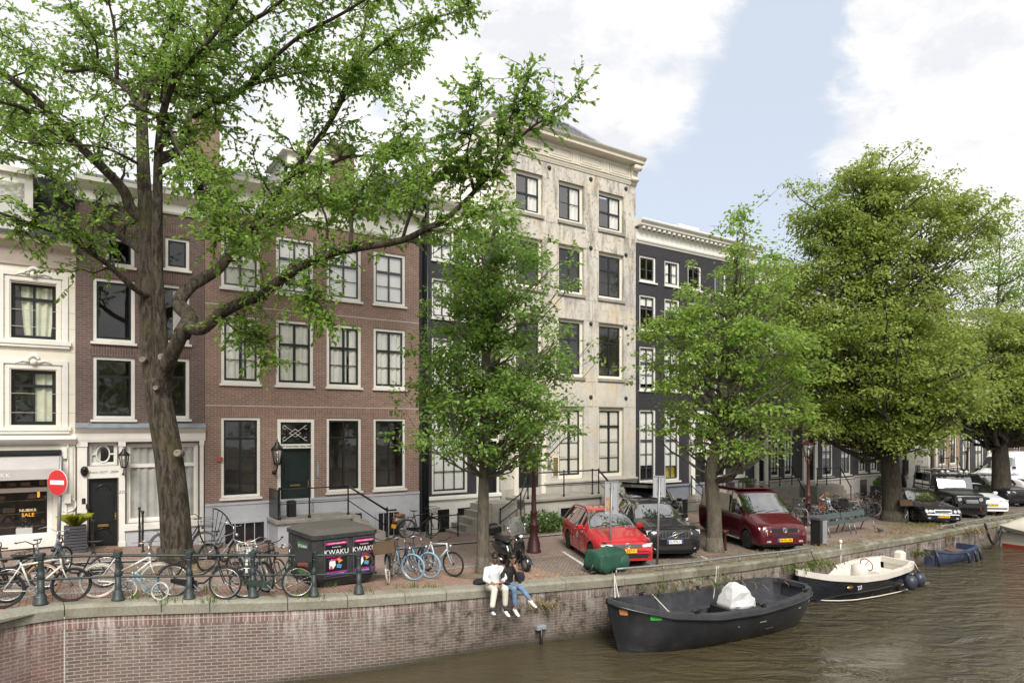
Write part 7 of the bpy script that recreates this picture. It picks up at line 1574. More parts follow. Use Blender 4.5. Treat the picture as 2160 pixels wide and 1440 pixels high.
offr=dict(suv,L=4.85,W=1.95,paint='p_dark',top=[(0,.85),(.03,1.0),(.10,1.06),(.35,1.10),(.9,1.13),(1.5,1.17),(1.85,1.45),(2.1,1.62),(2.5,1.72),(3.8,1.68),(4.4,1.62),(4.6,1.4),(4.8,1.15),(4.85,1.1)],ws=(1.5,2.25),sidewin=((1.85,2.1),(2.16,3.0),(3.08,3.9),(3.98,4.35)),rw=(4.42,4.78),nose=[('one','grille','plastic',[(-.55,.86),(.55,.86),(.56,.95),(-.56,.95)]),('one','lower_grille','plastic',[(-.7,.40),(.7,.40),(.72,.56),(-.72,.56)]),('pair','headlight','lamp',[(.58,.86),(.88,.86),(.9,.97),(.58,.96)])],plate=None,rails=None)
r_,slab,nose=car(td(17.5,6.4),R(-82),'dark off-road car half hidden behind the bright street tree',offr);text_mesh('bonnet_lettering','RANGE ROVER',.11,K['steel'],r_,(4.85/2-.16,0,1.085),rot=(R(20),0,R(90)),thick=.002,sx=2.0)
# maroon van
van=dict(name='parked_van',L=4.75,W=1.84,paint='p_maroon',wr=.33,axles=(.95,3.87),low=[(0,.30),(.15,.24),(4.5,.28),(4.75,.35)],cuts=(.02,.08,.95,1.0,1.7,1.8,4.6),plan=[(0,.84),(.06,.91),(.2,.96),(.5,.99),(.9,1),(4.5,.99),(4.75,.95)],belt=[(0,.56),(.06,.80),(.25,.92),(.95,1.10),(1.2,1.14),(4.75,1.16)],
    top=[(0,.62),(.02,.84),(.10,.94),(.35,1.03),(.92,1.20),(1.25,1.48),(1.6,1.76),(1.75,1.90),(2.1,1.97),(4.3,1.98),(4.62,1.90),(4.75,1.2)],roofw=[(0,.74),(.1,.82),(.4,.87),(.95,.90),(1.6,.86),(2,.84),(4.5,.84),(4.75,.86)],ws=(.96,1.70),rw=None,sidewin=((1.3,2.0),(2.12,3.15),(3.27,4.45)),crown=.07,shoulder=.8,
    nose=[('one','grille','plastic',[(-.44,.70),(.44,.70),(.46,.82),(-.46,.82)]),('one','lower_grille','plastic',[(-.46,.53),(.46,.53),(.48,.62),(-.48,.62)]),('pair','headlight','lamp',[(.49,.70),(.84,.71),(.86,.84),(.49,.87)]),('pair','fog_light','lamp',[(.50,.355),(.66,.36),(.64,.42),(.50,.42)])],plate=('04-FK-XB',.43,'yellow'),mirror=(1.35,1.28),mirmat='plastic',seams=(1.12,2.06,3.2),handles=(1.95,2.25),wipers=(-.6,-.1),rim='alloy',spokes=6)
r_,slab,nose=car((1656,1166),R(-81),'maroon camper van with yellow number plate beside the bright street tree',van,'van');badge_ring(r_,4.75,nose,0,.76,.075,vw=True)
for s_ in(1,-1):b=MB();b.tube([(4.75/2-1.4,s_*.93,.30),(-4.75/2+1.35,s_*.93,.30)],.03,6);b.build('side_bar',K['chrome'],r_)
b=MB();b.box(1.36,1.40,-.72,.72,1.225,1.245);b.build('cowl_vent',K['plastic'],r_);b=MB();b.bbox(-2.15,.55,-.70,.70,1.975,2.03,.02);b.build('pop_top',K['p_maroon'],r_)
b=MB()
for a,e in((2.2,3.08),(3.35,4.38)):b.quad(*[(4.75/2-x,-(.92*.955-q*.075)-.012,1.16+q*.72)for x,q in((a,.02),(e,.02),(e,.85),(a,.85))])
b.build('van_curtain',K['t_cream'],r_)
# black saloon
sal=dict(wagon,L=5.0,W=1.86,paint='p_black',wr=.335,axles=(.95,3.96),plan=[(0,.72),(.06,.82),(.2,.90),(.5,.97),(1,1),(4.2,1),(4.7,.94),(5,.85)],belt=[(0,.46),(.12,.62),(.3,.70),(1.5,.82),(4.3,.90),(5,.84)],top=[(0,.50),(.03,.66),(.12,.74),(.4,.80),(1.2,.90),(1.62,.95),(2.0,1.12),(2.4,1.32),(2.75,1.41),(3.3,1.40),(3.8,1.27),(4.2,1.02),(4.4,.98),(4.95,.94),(5,.8)],roofw=[(0,.6),(.15,.74),(.5,.82),(1.6,.85),(2.1,.76),(2.6,.66),(3.3,.66),(4.0,.76),(4.5,.84),(5,.8)],ws=(1.62,2.55),rw=(3.45,4.15),sidewin=((2.05,2.35),(2.4,3.05),(3.12,3.75)),
    nose=[('one','grille','chrome',[(-.34,.54),(.34,.54),(.38,.62),(.34,.69),(-.34,.69),(-.38,.62)]),('one','grille_mesh','plastic',[(-.31,.56),(.31,.56),(.34,.62),(.31,.67),(-.31,.67),(-.34,.62)],.02),('one','bumper_strip','chrome',[(-.66,.47),(.66,.47),(.66,.50),(-.66,.50)],.02),('pair','headlight','lamp',[(.50+.065*math.cos(R(k*30)),.62+.065*math.sin(R(k*30)))for k in range(12)]),('pair','headlight','lamp',[(.66+.075*math.cos(R(k*30)),.63+.075*math.sin(R(k*30)))for k in range(12)]),('pair','fog_light','lamp',[(.52,.29),(.64,.30),(.62,.35),(.52,.35)])],plate=('83-PZ-GL',.40,'yellow'),mirror=(1.95,.96),seams=(1.7,2.38,3.08,3.78),handles=(2.9,3.6),rails=None,rim='chrome',spokes=5,spw=.04)
car((1990,1108),R(-99),'black saloon with four round headlights parked behind the grassy verge',sal)
# boxy black off-roader with roof rack
dfd=dict(name='parked_car',L=4.6,W=1.82,paint='p_matt',wr=.40,axles=(.72,3.50),low=[(0,.55),(.2,.5),(4.4,.5),(4.6,.55)],cuts=(.02,1.5,1.55,1.8,4.5),plan=[(0,.72),(.03,.74),(.3,.80),(.9,.84),(1.4,.96),(1.7,1),(4.5,1),(4.6,.98)],belt=[(0,.98),(.1,1.06),(1.4,1.16),(4.6,1.20)],top=[(0,1.05),(.03,1.14),(.3,1.18),(1.45,1.26),(1.55,1.40),(1.72,1.80),(1.85,1.95),(2.2,2.0),(4.4,2.0),(4.55,1.95),(4.6,1.3)],roofw=[(0,.66),(.3,.74),(1.4,.84),(1.8,.88),(4.6,.88)],ws=(1.5,1.80),rw=None,sidewin=((1.8,2.4),(2.5,3.2),(3.35,4.3)),crown=.03,shoulder=.6,
    nose=[('one','grille','plastic',[(-.30,.80),(.30,.80),(.30,1.04),(-.30,1.04)]),('pair','headlight','lamp',[(.46+.09*math.cos(R(k*30)),.93+.09*math.sin(R(k*30)))for k in range(12)]),('one','bumper','plastic',[(-.62,.55),(.62,.55),(.62,.74),(-.62,.74)],.22,None,.3)],plate=None,mirror=(1.72,1.35),mirmat='plastic',seams=(1.72,2.45,3.28),handles=(2.3,3.1),wipers=(-.5,-.1),rim='charcoal',spokes=5)
r_,slab,nose=car((2047,1094),R(-101),'boxy matt black off-road car with roof rack and spotlights',dfd)
for s_ in(1,-1):b=MB();b.bbox(1.2,2.1,min(s_*.62,s_*.95),max(s_*.62,s_*.95),.90,1.02,.03);b.build('wheel_wing',K['p_matt'],r_)
b=MB()
for y in(-.68,-.34,0,.34,.68):b.tube([(.55,y,2.12),(-2.0,y,2.12)],.018,4)
for x in(.55,-.1,-.7,-1.3,-2.0):b.tube([(x,-.68,2.12),(x,.68,2.12)],.018,4)
for z in(2.26,):b.tube([(.55,-.70,z),(-2.0,-.70,z),(-2.0,.70,z),(.55,.70,z),(.55,-.70,z)],.018,4)
for x in(.55,-.3,-1.15,-2.0):
    for y in(-.7,.7):b.tube([(x,y,1.98),(x,y,2.26)],.014,4)
b.build('roof_rack',K['iron'],r_)
for y in(-.55,-.30,.30,.55):b=MB();b.lathe([(.05,0),(.095,.04),(.095,.09),(.02,.10)],n=10,M=Matrix.Translation((.56,y,2.14))@Matrix.Rotation(R(90),4,'Y'));b.build('spotlight',K['lamp'],r_)
b=MB();b.box(.5,.54,-.2,.2,2.06,2.14);b.build('light_bar',K['signwhite'],r_);b=MB();b.tube([(2.46,.35,.70),(2.50,.36,.42)],.03,6);b.build('tow_strap',K['signred'],r_)
b=MB();b.bbox(2.36,2.52,-.28,.28,.74,.92,.03);b.build('winch',K['steel'],r_)
hatch=dict(wagon,L=4.1,paint='p_white',axles=(.85,3.38),low=[(0,.24),(.2,.2),(3.9,.2),(4.1,.3)],plan=[(0,.76),(.06,.85),(.2,.93),(.5,.985),(.9,1),(3.5,1),(3.9,.95),(4.1,.88)],top=[(0,.56),(.03,.72),(.10,.80),(.35,.88),(.9,.98),(1.25,1.04),(1.65,1.27),(1.95,1.42),(2.3,1.47),(3.2,1.44),(3.7,1.36),(4.0,1.0),(4.1,.95)],belt=[(0,.52),(.1,.68),(.3,.77),(1.2,.88),(3.8,.98),(4.1,.95)],roofw=[(0,.62),(.1,.74),(.4,.80),(1.3,.85),(1.8,.74),(2.2,.66),(3.4,.64),(4.1,.76)],ws=(1.26,2.1),rw=(3.72,4.0),sidewin=((1.68,1.92),(1.98,2.7),(2.78,3.4)),seams=(1.34,1.95,2.74,3.4),handles=(2.5,3.2),rails=None,nose=[('one','grille','plastic',[(-.5,.62),(.5,.62),(.46,.76),(.2,.78),(-.2,.78),(-.46,.76)]),('one','lower_grille','plastic',[(-.66,.34),(.66,.34),(.70,.45),(-.70,.45)]),('pair','headlight','lamp',[(.52,.66),(.80,.70),(.80,.80),(.54,.77)])],plate=('K-786-XB',.55,'yellow'))
car((2094,1088),R(-98),'white hatchback with yellow number plate beside the boxy off-road car',hatch)
car((2158,1070),R(-84),'dark car behind the right lime tree in front of the white van',dict(suv,paint='p_dark',plate=None,nose=[('pair','grille','plastic',[(.03,.70),(.26,.70),(.24,.86),(.03,.86)]),('pair','headlight','lamp',[(.42,.76),(.84,.78),(.86,.90),(.42,.88)]),('one','lower_grille','plastic',[(-.5,.36),(.5,.36),(.6,.48),(-.6,.48)])]))
_q=at(2180,1040,47);_q.z=zg(tof(_q));car(_q,R(-80),'white saloon cut off at the right edge behind the dark car',dict(sal,paint='p_white',plate=None))
spr=dict(name='delivery_van',L=5.9,W=2.0,paint='p_white',wr=.36,axles=(1.0,4.67),low=[(0,.32),(.2,.28),(5.7,.34),(5.9,.4)],cuts=(.02,.08,1.1,1.9,5.8),plan=[(0,.80),(.08,.90),(.25,.95),(.6,.99),(1,1),(5.7,1),(5.9,.98)],belt=[(0,.70),(.08,.98),(.3,1.08),(1.1,1.25),(1.4,1.30),(5.9,1.36)],top=[(0,.85),(.03,1.02),(.12,1.10),(.4,1.20),(1.05,1.38),(1.4,1.75),(1.75,2.12),(2.05,2.45),(2.5,2.62),(3.2,2.66),(5.7,2.64),(5.85,2.5),(5.9,1.5)],roofw=[(0,.72),(.12,.82),(.4,.88),(1.1,.92),(1.8,.88),(2.5,.84),(5.8,.84),(5.9,.86)],ws=(1.08,1.82),rw=None,sidewin=((1.4,2.2),),crown=.10,shoulder=.7,
    nose=[('one','grille','plastic',[(-.48,.80),(.48,.80),(.56,1.02),(-.56,1.02)]),('pair','headlight','lamp',[(.60,.84),(.90,.92),(.92,1.16),(.60,1.00)]),('one','bumper','plastic',[(-.8,.36),(.8,.36),(.82,.58),(-.82,.58)])],plate=None,mirror=(1.5,1.5),mirmat='plastic',seams=(1.3,2.25),handles=(2.1,),wipers=(-.6,-.1),rim='alloy',spokes=6)
_q=at(2086,1040,49);_q.z=zg(tof(_q));r_,slab,nose=car(_q,ROT+math.pi,'tall white delivery van parked by the farthest street lamp',spr,'van');badge_ring(r_,5.9,nose,0,.92,.11,star=True)

# covered cart under a green tarpaulin at the quay edge
p=gnd(1278,1206);root=empty('covered_moped',p,ROT+R(6),'vehicle under a dark green tarpaulin at the quay edge before the red car','moped');K['tarp']=M('dark_green_tarpaulin',(.018,.075,.048),.45,var=.25,scale=2.5)
b=MB();rr=random.Random(6);n=30;rows=[];prof=[(0,.26),(.25,.255),(.52,.25),(.60,.24),(.64,.20),(.66,.1),(.665,0)]
def tarp_ring(z,k,j_):
    out=[]
    for j in range(n):
        a=2*math.pi*j/n;ca,sa=math.cos(a),math.sin(a);e=.17;x=.52*abs(ca)**e*(1 if ca>0 else-1)*k;y=.34*abs(sa)**e*(1 if sa>0 else-1)*k
        zz=z+(.05*math.sin(x*6)+.04*math.cos(y*9+x*3))*(1 if z>.2 else 1.6);w=1+.035*math.sin(9*a+j_*.8)+.02*math.sin(17*a)
        out.append((x*w,y*w,zz+(-.06*(x>.25)if z>.5 else 0)))
    return out
b.smooth=True;b.rings([tarp_ring(.14,1.05,0),tarp_ring(.25,1.06,1),tarp_ring(.38,1.03,2),tarp_ring(.50,1.0,3),tarp_ring(.60,.985,4),tarp_ring(.65,.93,5),tarp_ring(.665,.6,6),tarp_ring(.68,.15,7)])
b.ell((.40,-.22,.28),.30,.20,.27,14,9);b.build('tarpaulin',K['tarp'],root);b=MB();b.torus((.40,-.2,.2),.17,.05,'y',20,6);b.torus((-.45,0,.16),.13,.045,'y',20,6);b.box(-.55,.5,-.12,.12,.06,.14);b.tube([(-.75,-.1,.1),(-.3,-.1,.12)],.025,5);b.build('undercarriage',K['plastic'],root)
# ================================================================== boats
K['hullblack']=M('black_hull_paint',(.018,.019,.023),.28,var=.3,scale=1.5,dirt=.35,dcol=(.055,.055,.06));K['hullnavy']=M('navy_hull_paint',(.012,.014,.022),.2,var=.2,coat=.5);K['deckgrey']=M('worn_black_deck',(.040,.042,.050),.5,var=.3,scale=4,dirt=.5,dcol=(.12,.115,.11));K['rope']=M('white_rope',(.55,.53,.48),.9,var=.15,scale=20);K['gel']=M('cream_gelcoat',(.68,.645,.585),.35,var=.04,dirt=.1,dcol=(.4,.36,.3));K['gunwale']=M('pale_gunwale_rubber',(.62,.58,.52),.5,var=.06);K['fender']=M('dark_blue_fender',(.028,.036,.060),.4,var=.3,dirt=.3,dcol=(.12,.12,.13));K['boatblue']=M('blue_boat_paint',(.045,.065,.125),.4,var=.2,dirt=.3,dcol=(.16,.16,.17));K['oldwood']=M('weathered_wood',(.16,.085,.05),.8,var=.4,scale=9);K['canvas']=M('cream_boat_canvas',(.60,.56,.48),.85,var=.06,scale=2,dirt=.2,dcol=(.4,.37,.3));K['silvercloth']=M('silver_grey_cover',(.55,.55,.56),.55,var=.12,scale=6)
def hull(root,L,beam,plan,sheer,keelz,m_out,m_in,m_gun,floor=.18,gun=.10,rake=.35,stern_rake=.0,thick=.06,flare=.10,bench=None,nst=30,gt=.05,m_floor=None):
    xs=[L*i/nst for i in range(nst+1)];O=[];I=[]
    def hb(x):return max(.015,beam/2*lerp_table(plan,x/L))
    def sh(x):return lerp_table(sheer,x/L)
    for x in xs:
        b_=hb(x);s_=sh(x);u_=x/L;ring=[];ring2=[]
        for k in range(9):
            q=k/8;w=b_*(math.sin(q*math.pi/2)**.55)*(1-flare*(1-q)**1.5)if k else 0.0;z=keelz+(s_-keelz)*q**1.35
            dx=rake*(1-q)*max(0,1-u_*3.2)**1.2-stern_rake*(1-q)*max(0,(u_-.75)*4)
            ring.append((x+dx,w,z))
        O.append(ring)
    b=MB();b.smooth=True
    for s_ in(1,-1):
        b.rings([[(x,s_*y,z)for x,y,z in(r_ if s_>0 else r_[::-1])]for r_ in O],closed=False,cap0=False,cap1=False)
    b.smooth=False;r_=O[-1];b.add([(x,y,z)for x,y,z in r_]+[(x,-y,z)for x,y,z in r_[::-1]],[tuple(range(18))])
    b.build('hull',m_out,root)
    b=MB()
    for s_ in(1,-1):
        rg=[]
        for x in xs:
            a=s_*(hb(x)+.03);i_=s_*max(.0,hb(x)-gun);z=sh(x);xx=min(max(x,.02),L);rg.append([(xx,a,z-gt),(xx,a,z+.02),(xx,i_,z+.03),(xx,i_,z-gt)])
        b.smooth=False;b.rings(rg)
    e=hb(L)+.03;b.box(L-gun,L+.03,-e,e,sh(L)-gt,sh(L)+.031);b.build('gunwale',m_gun,root)
    b=MB();b.smooth=True
    for s_ in(1,-1):
        rg=[]
        for x in xs:
            if x<rake+.05*L or x>L-.09:continue
            w=max(.005,hb(x)-gun);fl=min(floor,sh(x)-.1);q_=((fl-keelz)/(sh(x)-keelz))**.74;wf=min(w*.86,(hb(max(.01,x-rake*(1-q_)*max(0,1-x/L*3.2)**1.2))*(math.sin(q_*math.pi/2)**.55)*(1-flare*(1-q_)**1.5))*.9);rg.append([(x,s_*w,sh(x)+.0),(x,s_*(wf+(w-wf)*.5),fl+.15),(x,s_*wf,fl),(x,0,fl)])
        b.rings(rg,closed=False,cap0=False,cap1=False)
    x=L-.09;w=hb(x)-gun;b.quad((x,-w,sh(x)),(x,w,sh(x)),(x,w*.86,floor),(x,-w*.86,floor));b.build('inside',m_in,root)
    return hb,sh
def boat_root(p0,p1,label,z=0.0):
    a=onz(*p0,WZ);b=onz(*p1,WZ);v=b-a;return empty('open_boat',a+Vector((0,0,z)),math.atan2(v.y,v.x),label,'boat'),v.length
def cleat(parent,x,y,z,rz=0):b=MB();M_=Matrix.Translation((x,y,z))@Matrix.Rotation(rz,4,'Z');b.obox(None,.12,.06,.05,M=M_@Matrix.Translation((0,0,.025)));b.tube([M_@Vector((-.14,0,.08)),M_@Vector((.14,0,.08))],.02,6);b.build('cleat',K['iron'],parent)

# the black sloop
root,LL=boat_root((1302,1374),(1689,1298),'large black open boat with a silver cover on its engine');L=6.75
root.location-=Vector((math.cos(root.rotation_euler.z),math.sin(root.rotation_euler.z),0))*.34
hb,sh=hull(root,L,2.4,[(0,.0),(.02,.13),(.06,.34),(.12,.56),(.22,.80),(.35,.95),(.55,1),(.75,.98),(.86,.90),(.93,.76),(.97,.60),(1,.36)],[(0,1.34),(.08,1.20),(.2,1.02),(.4,.88),(.6,.86),(.8,.94),(1,1.04)],-.35,K['hullblack'],K['deckgrey'],K['deckgrey'],floor=.26,gun=.17,rake=.55,stern_rake=.35,flare=.22,gt=.08)
b=MB();rg=[]
for i in range(31):
    x=L*i/30;rg.append((x,hb(x)))
for s_ in(1,-1):b.tube([(max(x,.05),s_*(w+.035),sh(x)-.10)for x,w in rg],.035,6)
b.build('rubbing_strake',K['hullblack'],root)
b=MB()
for s_ in(1,-1):
    rg=[]
    for i in range(20):
        x=L*(.16+.62*i/19);w=hb(x)-.20;rg.append([(x,s_*(w-.0),.50),(x,s_*(w-.42),.50),(x,s_*(w-.42),.24),(x,s_*(w-.06),.24)])
    b.rings(rg)
b.build('side_bench',K['deckgrey'],root);b=MB();rg=[]
for i in range(12):x=L*(.78+.20*i/11);w=max(.05,hb(x)-.17);rg.append([(x,-w,.60),(x,w,.60),(x,w,.52),(x,-w,.52)])
b.rings(rg);b.build('aft_deck',K['deckgrey'],root);b=MB();b.bbox(L*.57,L*.73,-.45,.45,.22,.66,.02);eb=b.build('engine_box',K['hullblack'],root)
b=MB();rr=random.Random(12);b.smooth=False;rings=[]
for z,k in((.60,1.0),(.72,1.04),(.88,.98),(1.05,.88),(1.18,.66),(1.25,.34),(1.27,.08)):
    rings.append([(L*.655+.44*k*(abs(math.cos(a))**.6)*(1 if math.cos(a)>0 else-1)+rr.uniform(-.05,.05),.37*k*(abs(math.sin(a))**.6)*(1 if math.sin(a)>0 else-1)+rr.uniform(-.05,.05),z+rr.uniform(-.03,.03)-(.16 if math.cos(a)>.3 and z>.9 else 0))for a in[2*math.pi*j/14 for j in range(14)]])
b.rings(rings);b.build('engine_cover',K['silvercloth'],root)
for x,s_ in((.30,-1),(.62,-1),(.90,-1),(.28,1),(.6,1)):cleat(root,L*x,s_*(hb(L*x)-.06),sh(L*x)+.03)
K['sticker_g']=M('green_sticker',(.05,.42,.06),.4,var=.3,scale=30);K['sticker_o']=M('orange_sticker',(.55,.22,.10),.4,var=.3,scale=30)
def hullpatch(name,m,x0,x1,z0,z1,side=-1,out=.012):
    b=MB();n=6;rows=[]
    def surf(x,z):
        s_=sh(x);q=max(0,min(1,((z+.35)/(s_+.35))))**(1/1.35);w=hb(x)*(math.sin(q*math.pi/2)**.55)*(1-.22*(1-q)**1.5);dx=.55*(1-q)*max(0,1-(x/L)*3.2)**1.2;return(x+dx,side*(w+out),z)
    for i in range(n+1):
        x=x0+(x1-x0)*i/n;rows.append([surf(x,z0),surf(x,(z0+z1)/2),surf(x,z1)])
    b.rings(rows,closed=False,cap0=False,cap1=False);return b.build(name,m,root)
hullpatch('green_sticker',K['sticker_g'],.80,1.08,.88,1.03);hullpatch('orange_sticker',K['sticker_o'],.19,.34,.98,1.12)
K['scuff']=M('pale_scuff',(.42,.40,.36),.8,var=.3)
for x0,x1,z0,z1 in((4.05,4.3,.50,.53),(3.3,3.34,.48,.51),(5.6,5.7,.66,.69),(4.4,4.7,.26,.275),(6.2,6.24,.72,.80)):hullpatch('scuff',K['scuff'],x0,x1,z0,z1)
MW=root.matrix_basis.copy()
import mathutils
RM=Matrix.Translation(root.location)@Matrix.Rotation(root.rotation_euler.z,4,'Z')
def rope(label,a,b_,sag,m='rope',r=.016,name='mooring_rope'):
    pts=[a.lerp(b_,i/10)+Vector((0,0,-sag*math.sin(math.pi*i/10)))for i in range(11)];rt=a.copy();b=MB();b.tube([p-rt for p in pts],r,5);return tag(b.build(name,K[m],None,rt),label,'rope')
bow=RM@Vector((.35,.1,sh(.3)+.06));rope('doubled white mooring rope hanging from the quay to the black bow',wallpt(1308,1214,.0)+Vector((0,0,.05)),bow,.05)
rope('second white mooring rope at the bow of the black boat',wallpt(1316,1214,.0)+Vector((0,0,.05)),bow+Vector((.1,.05,0)),.03)
rope('grey mooring rope from the pipe rail to the silver cover',gnd(1512,1193,.2),RM@Vector((L*.60,.5,.75)),.1,'rope',.012);rope('thin mooring rope from the pipe rail to the boat stern',gnd(1516,1193,.2),RM@Vector((L*.68,.9,.85)),.05,'rope',.012)
b=MB();y1=hb(L*.34)-.08;b.tube([(L*.34,y1,sh(L*.34)+.06),(L*.36,y1-.5,.62),(L*.37,y1-.75,.52),(L*.375,y1-.78,.30)],.018,5);b.build('coiled_rope',K['rope'],root)

# white and navy sloop
root,LL=boat_root((1668,1268),(1884,1228),'white and navy open boat with two round fenders and a tan steering wheel');L=5.3;root.location+=Vector((N.x,N.y,0))*.20
hb,sh=hull(root,L,1.85,[(0,.0),(.03,.16),(.1,.46),(.2,.72),(.35,.93),(.55,1),(.75,.98),(.88,.90),(.95,.78),(1,.60)],[(0,1.02),(.15,.88),(.4,.75),(.6,.74),(.85,.82),(1,.88)],-.3,K['hullnavy'],K['gel'],K['gunwale'],floor=.2,gun=.15,rake=.5,stern_rake=.3,flare=.2,gt=.15)
b=MB();b.smooth=True
b.tube([(L*.62,0,.2),(L*.62,0,.25)],.3,12);b.rings([[(L*.60+.28*k*math.cos(a),.30*k*math.sin(a),z)for a in[2*math.pi*j/12 for j in range(12)]]for z,k in((.2,1.0),(.7,.95),(.86,.85),(.92,.55))]);co=b.build('console',K['gel'],root);b=MB();b.torus((0,0,0),.22,.018,'x',22,5,M=Matrix.Translation((L*.60+.38,0,.86))@Matrix.Rotation(R(-20),4,'Y'))
for k in range(3):a=k*2.09;b.tube([(L*.66+.02,0,.86),(L*.66+.04,.2*math.cos(a),.86+.2*math.sin(a))],.012,4)
b.build('steering_wheel',M('tan_wheel',(.30,.11,.04),.4),co)
b=MB();b.box(L*.80,L*.97,-.7,.7,.2,.52);b.build('stern_bench',K['gel'],root);b=MB();b.bbox(L+.02,L+.30,-.18,.18,.50,1.18,.07);b.build('outboard_cowl',K['gel'],root);b=MB();b.box(L+.08,L+.2,-.06,.06,-.4,.5);b.build('outboard_leg',K['plastic'],root)
b=MB();b.tube([(L*.62,.78,.8),(L*.62,.78,1.5)],.02,6);b.lathe([(.05,1.5),(.05,1.6),(.02,1.62)],(L*.62,.78,0),8);b.build('light_mast',K['blind'],root)
b=MB();rg=[(x*L/20,hb(x*L/20))for x in range(21)]
b.tube([(x+.5*max(0,1-x/L*3.2),-(w*.93),.06)for x,w in rg[1:]],.02,5);b.build('waterline_stripe',K['gunwale'],root)
for k,x in enumerate((.80,.93)):
    y=-(hb(L*x)+.22);b=MB();b.ell((L*x,y,.40),.21,.21,.25,14,10);b.lathe([(.07,.62),(.05,.70),(.02,.74)],(L*x,y,0),8);f=b.build('ball_fender',K['fender'],root);b=MB();b.tube([(L*x,y,.7),(L*x,y+.16,.95),(L*x,-(hb(L*x)-.1),.86)],.012,4);b.build('fender_line',K['rope'],f)
def side_text(s,x,z,size,dx=0):y=-(hb(x)*.985+.012);return text_mesh('hull_number',s,size,K['whiteink'],root,(x,y-.006,z),rot=(R(78),0,R(3)),thick=.001)
side_text('237',L*.36,.44,.17);b=MB();b.lathe([(.0,-.01),(.15,-.01),(.15,.01),(0,.01)],n=12,M=Matrix.Translation((L*.29,-(hb(L*.29)+.0),.48))@Matrix.Rotation(R(80),4,'X')@Matrix.Diagonal((1,.4,1,1)));b.build('hull_emblem',K['brass'],root)
b=MB();b.box(L+.05,L+.6,-.8,-.2,.12,.16);b.tube([(L+.05,-.5,.7),(L+.6,-.5,.16)],.02,5);b.tube([(L+.05,-.3,.7),(L+.55,-.3,.16)],.02,5);b.build('swim_platform',K['oldwood'],root)
RM2=Matrix.Translation(root.location)@Matrix.Rotation(root.rotation_euler.z,4,'Z');rope('dark mooring rope from the pipe rail end to the white boat',gnd(1712,1167,.15),RM2@Vector((L*.34,.5,.85)),.06,'plastic',.012)

# small blue rowing boat
root,LL=boat_root((1952,1190),(2058,1172),'small blue rowing boat with brown thwarts and grey fenders');L=3.0
hb,sh=hull(root,L,1.2,[(0,.55),(.1,.72),(.3,.95),(.55,1),(.8,.92),(1,.74)],[(0,.62),(.3,.50),(.6,.48),(1,.56)],-.2,K['boatblue'],K['boatblue'],K['boatblue'],floor=.1,gun=.06,rake=.25,flare=.25,gt=.06)
b=MB();b.box(.02,.06,-hb(0)*.95,hb(0)*.95,-.05,sh(0));b.build('transom',K['boatblue'],root)
for x0,x1 in((.36,.44),(.62,.86)):b=MB();w=hb(L*x0)-.07;b.bbox(L*x0,L*x1,-w,w,.36,.40,.01);b.build('thwart',K['oldwood'],root)
b=MB();b.bbox(L*.14,L*.34,-.35,.35,.10,.22,.04);b.build('bottom_board',K['deckgrey'],root)
for x,sy in((.60,-1),(.80,-1),(.98,-1),(.02,-1),(.04,1)):y=sy*(hb(L*x)+.10);b=MB();b.tube([(L*x,y-sy*.08,sh(L*x)-.02),(L*x+.05,y,.30),(L*x+.10,y+sy*.02,-.06)],[.03,.06,.055],8);b.build('tube_fender',K['fender'],root)
RM3=Matrix.Translation(root.location)@Matrix.Rotation(root.rotation_euler.z,4,'Z');rope('thin green mooring line from the quay wall to the small blue boat',wallpt(1904,1166,.02),RM3@Vector((.1,.4,.6)),.05,'rope',.008);rope('black mooring line above the small blue boat',wallpt(2010,1138,.02),RM3@Vector((L*.62,.7,.5)),.03,'plastic',.015)

# covered white boat at the right edge
a=onz(2158,1157,WZ);b_=onz(2350,1124,WZ);v=b_-a;root=empty('covered_boat',a,math.atan2(v.y,v.x),'white boat under a cream canvas cover at the right edge','boat');L=6.5
hb,sh=hull(root,L,2.3,[(0,.82),(.1,.88),(.4,1),(.8,.8),(.95,.4),(1,.1)],[(0,.85),(.5,.85),(1,1.1)],-.35,K['gel'],K['gel'],K['gel'],floor=.3,rake=.0,flare=.15);b=MB();b.box(.0,.03,-hb(0)*.97,hb(0)*.97,-.1,sh(0));b.build('transom',K['gel'],root)
b=MB();rg=[]
for x,w,z in((-.25,.85,.80),(-.05,.98,1.2),(.9,1.05,1.36),(2.2,1.1,1.5),(4.0,1.05,1.45),(6.0,.5,1.3)):
    rg.append([(x,-w*1.12,.72),(x,-w*1.10,1.0),(x,-w*.55,z-.12),(x,0,z),(x,w*.55,z-.12),(x,w*1.10,1.0),(x,w*1.12,.72)])
b.smooth=True;b.rings(rg,closed=False,cap0=True,cap1=False);b.build('canvas_cover',K['canvas'],root);b=MB();rgs=[(i*L/20,hb(i*L/20))for i in range(20)]
for s_ in(-1,1):b.rings([[(x,s_*(w*.90),-.05),(x,s_*(w*.97),.13)]for x,w in rgs],closed=False,cap0=False,cap1=False)
b.box(-.01,-.002,-hb(0)*.9,hb(0)*.9,-.1,.14);b.build('waterline_stripe',M('red_boot_stripe',(.35,.05,.03),.5),root)
RM4=Matrix.Translation(root.location)@Matrix.Rotation(root.rotation_euler.z,4,'Z');rope('thick black hose hanging from the rail to the covered boat',gnd(2078,1104,.15),RM4@Vector((-.1,.8,1.0)),.9,'plastic',.05)
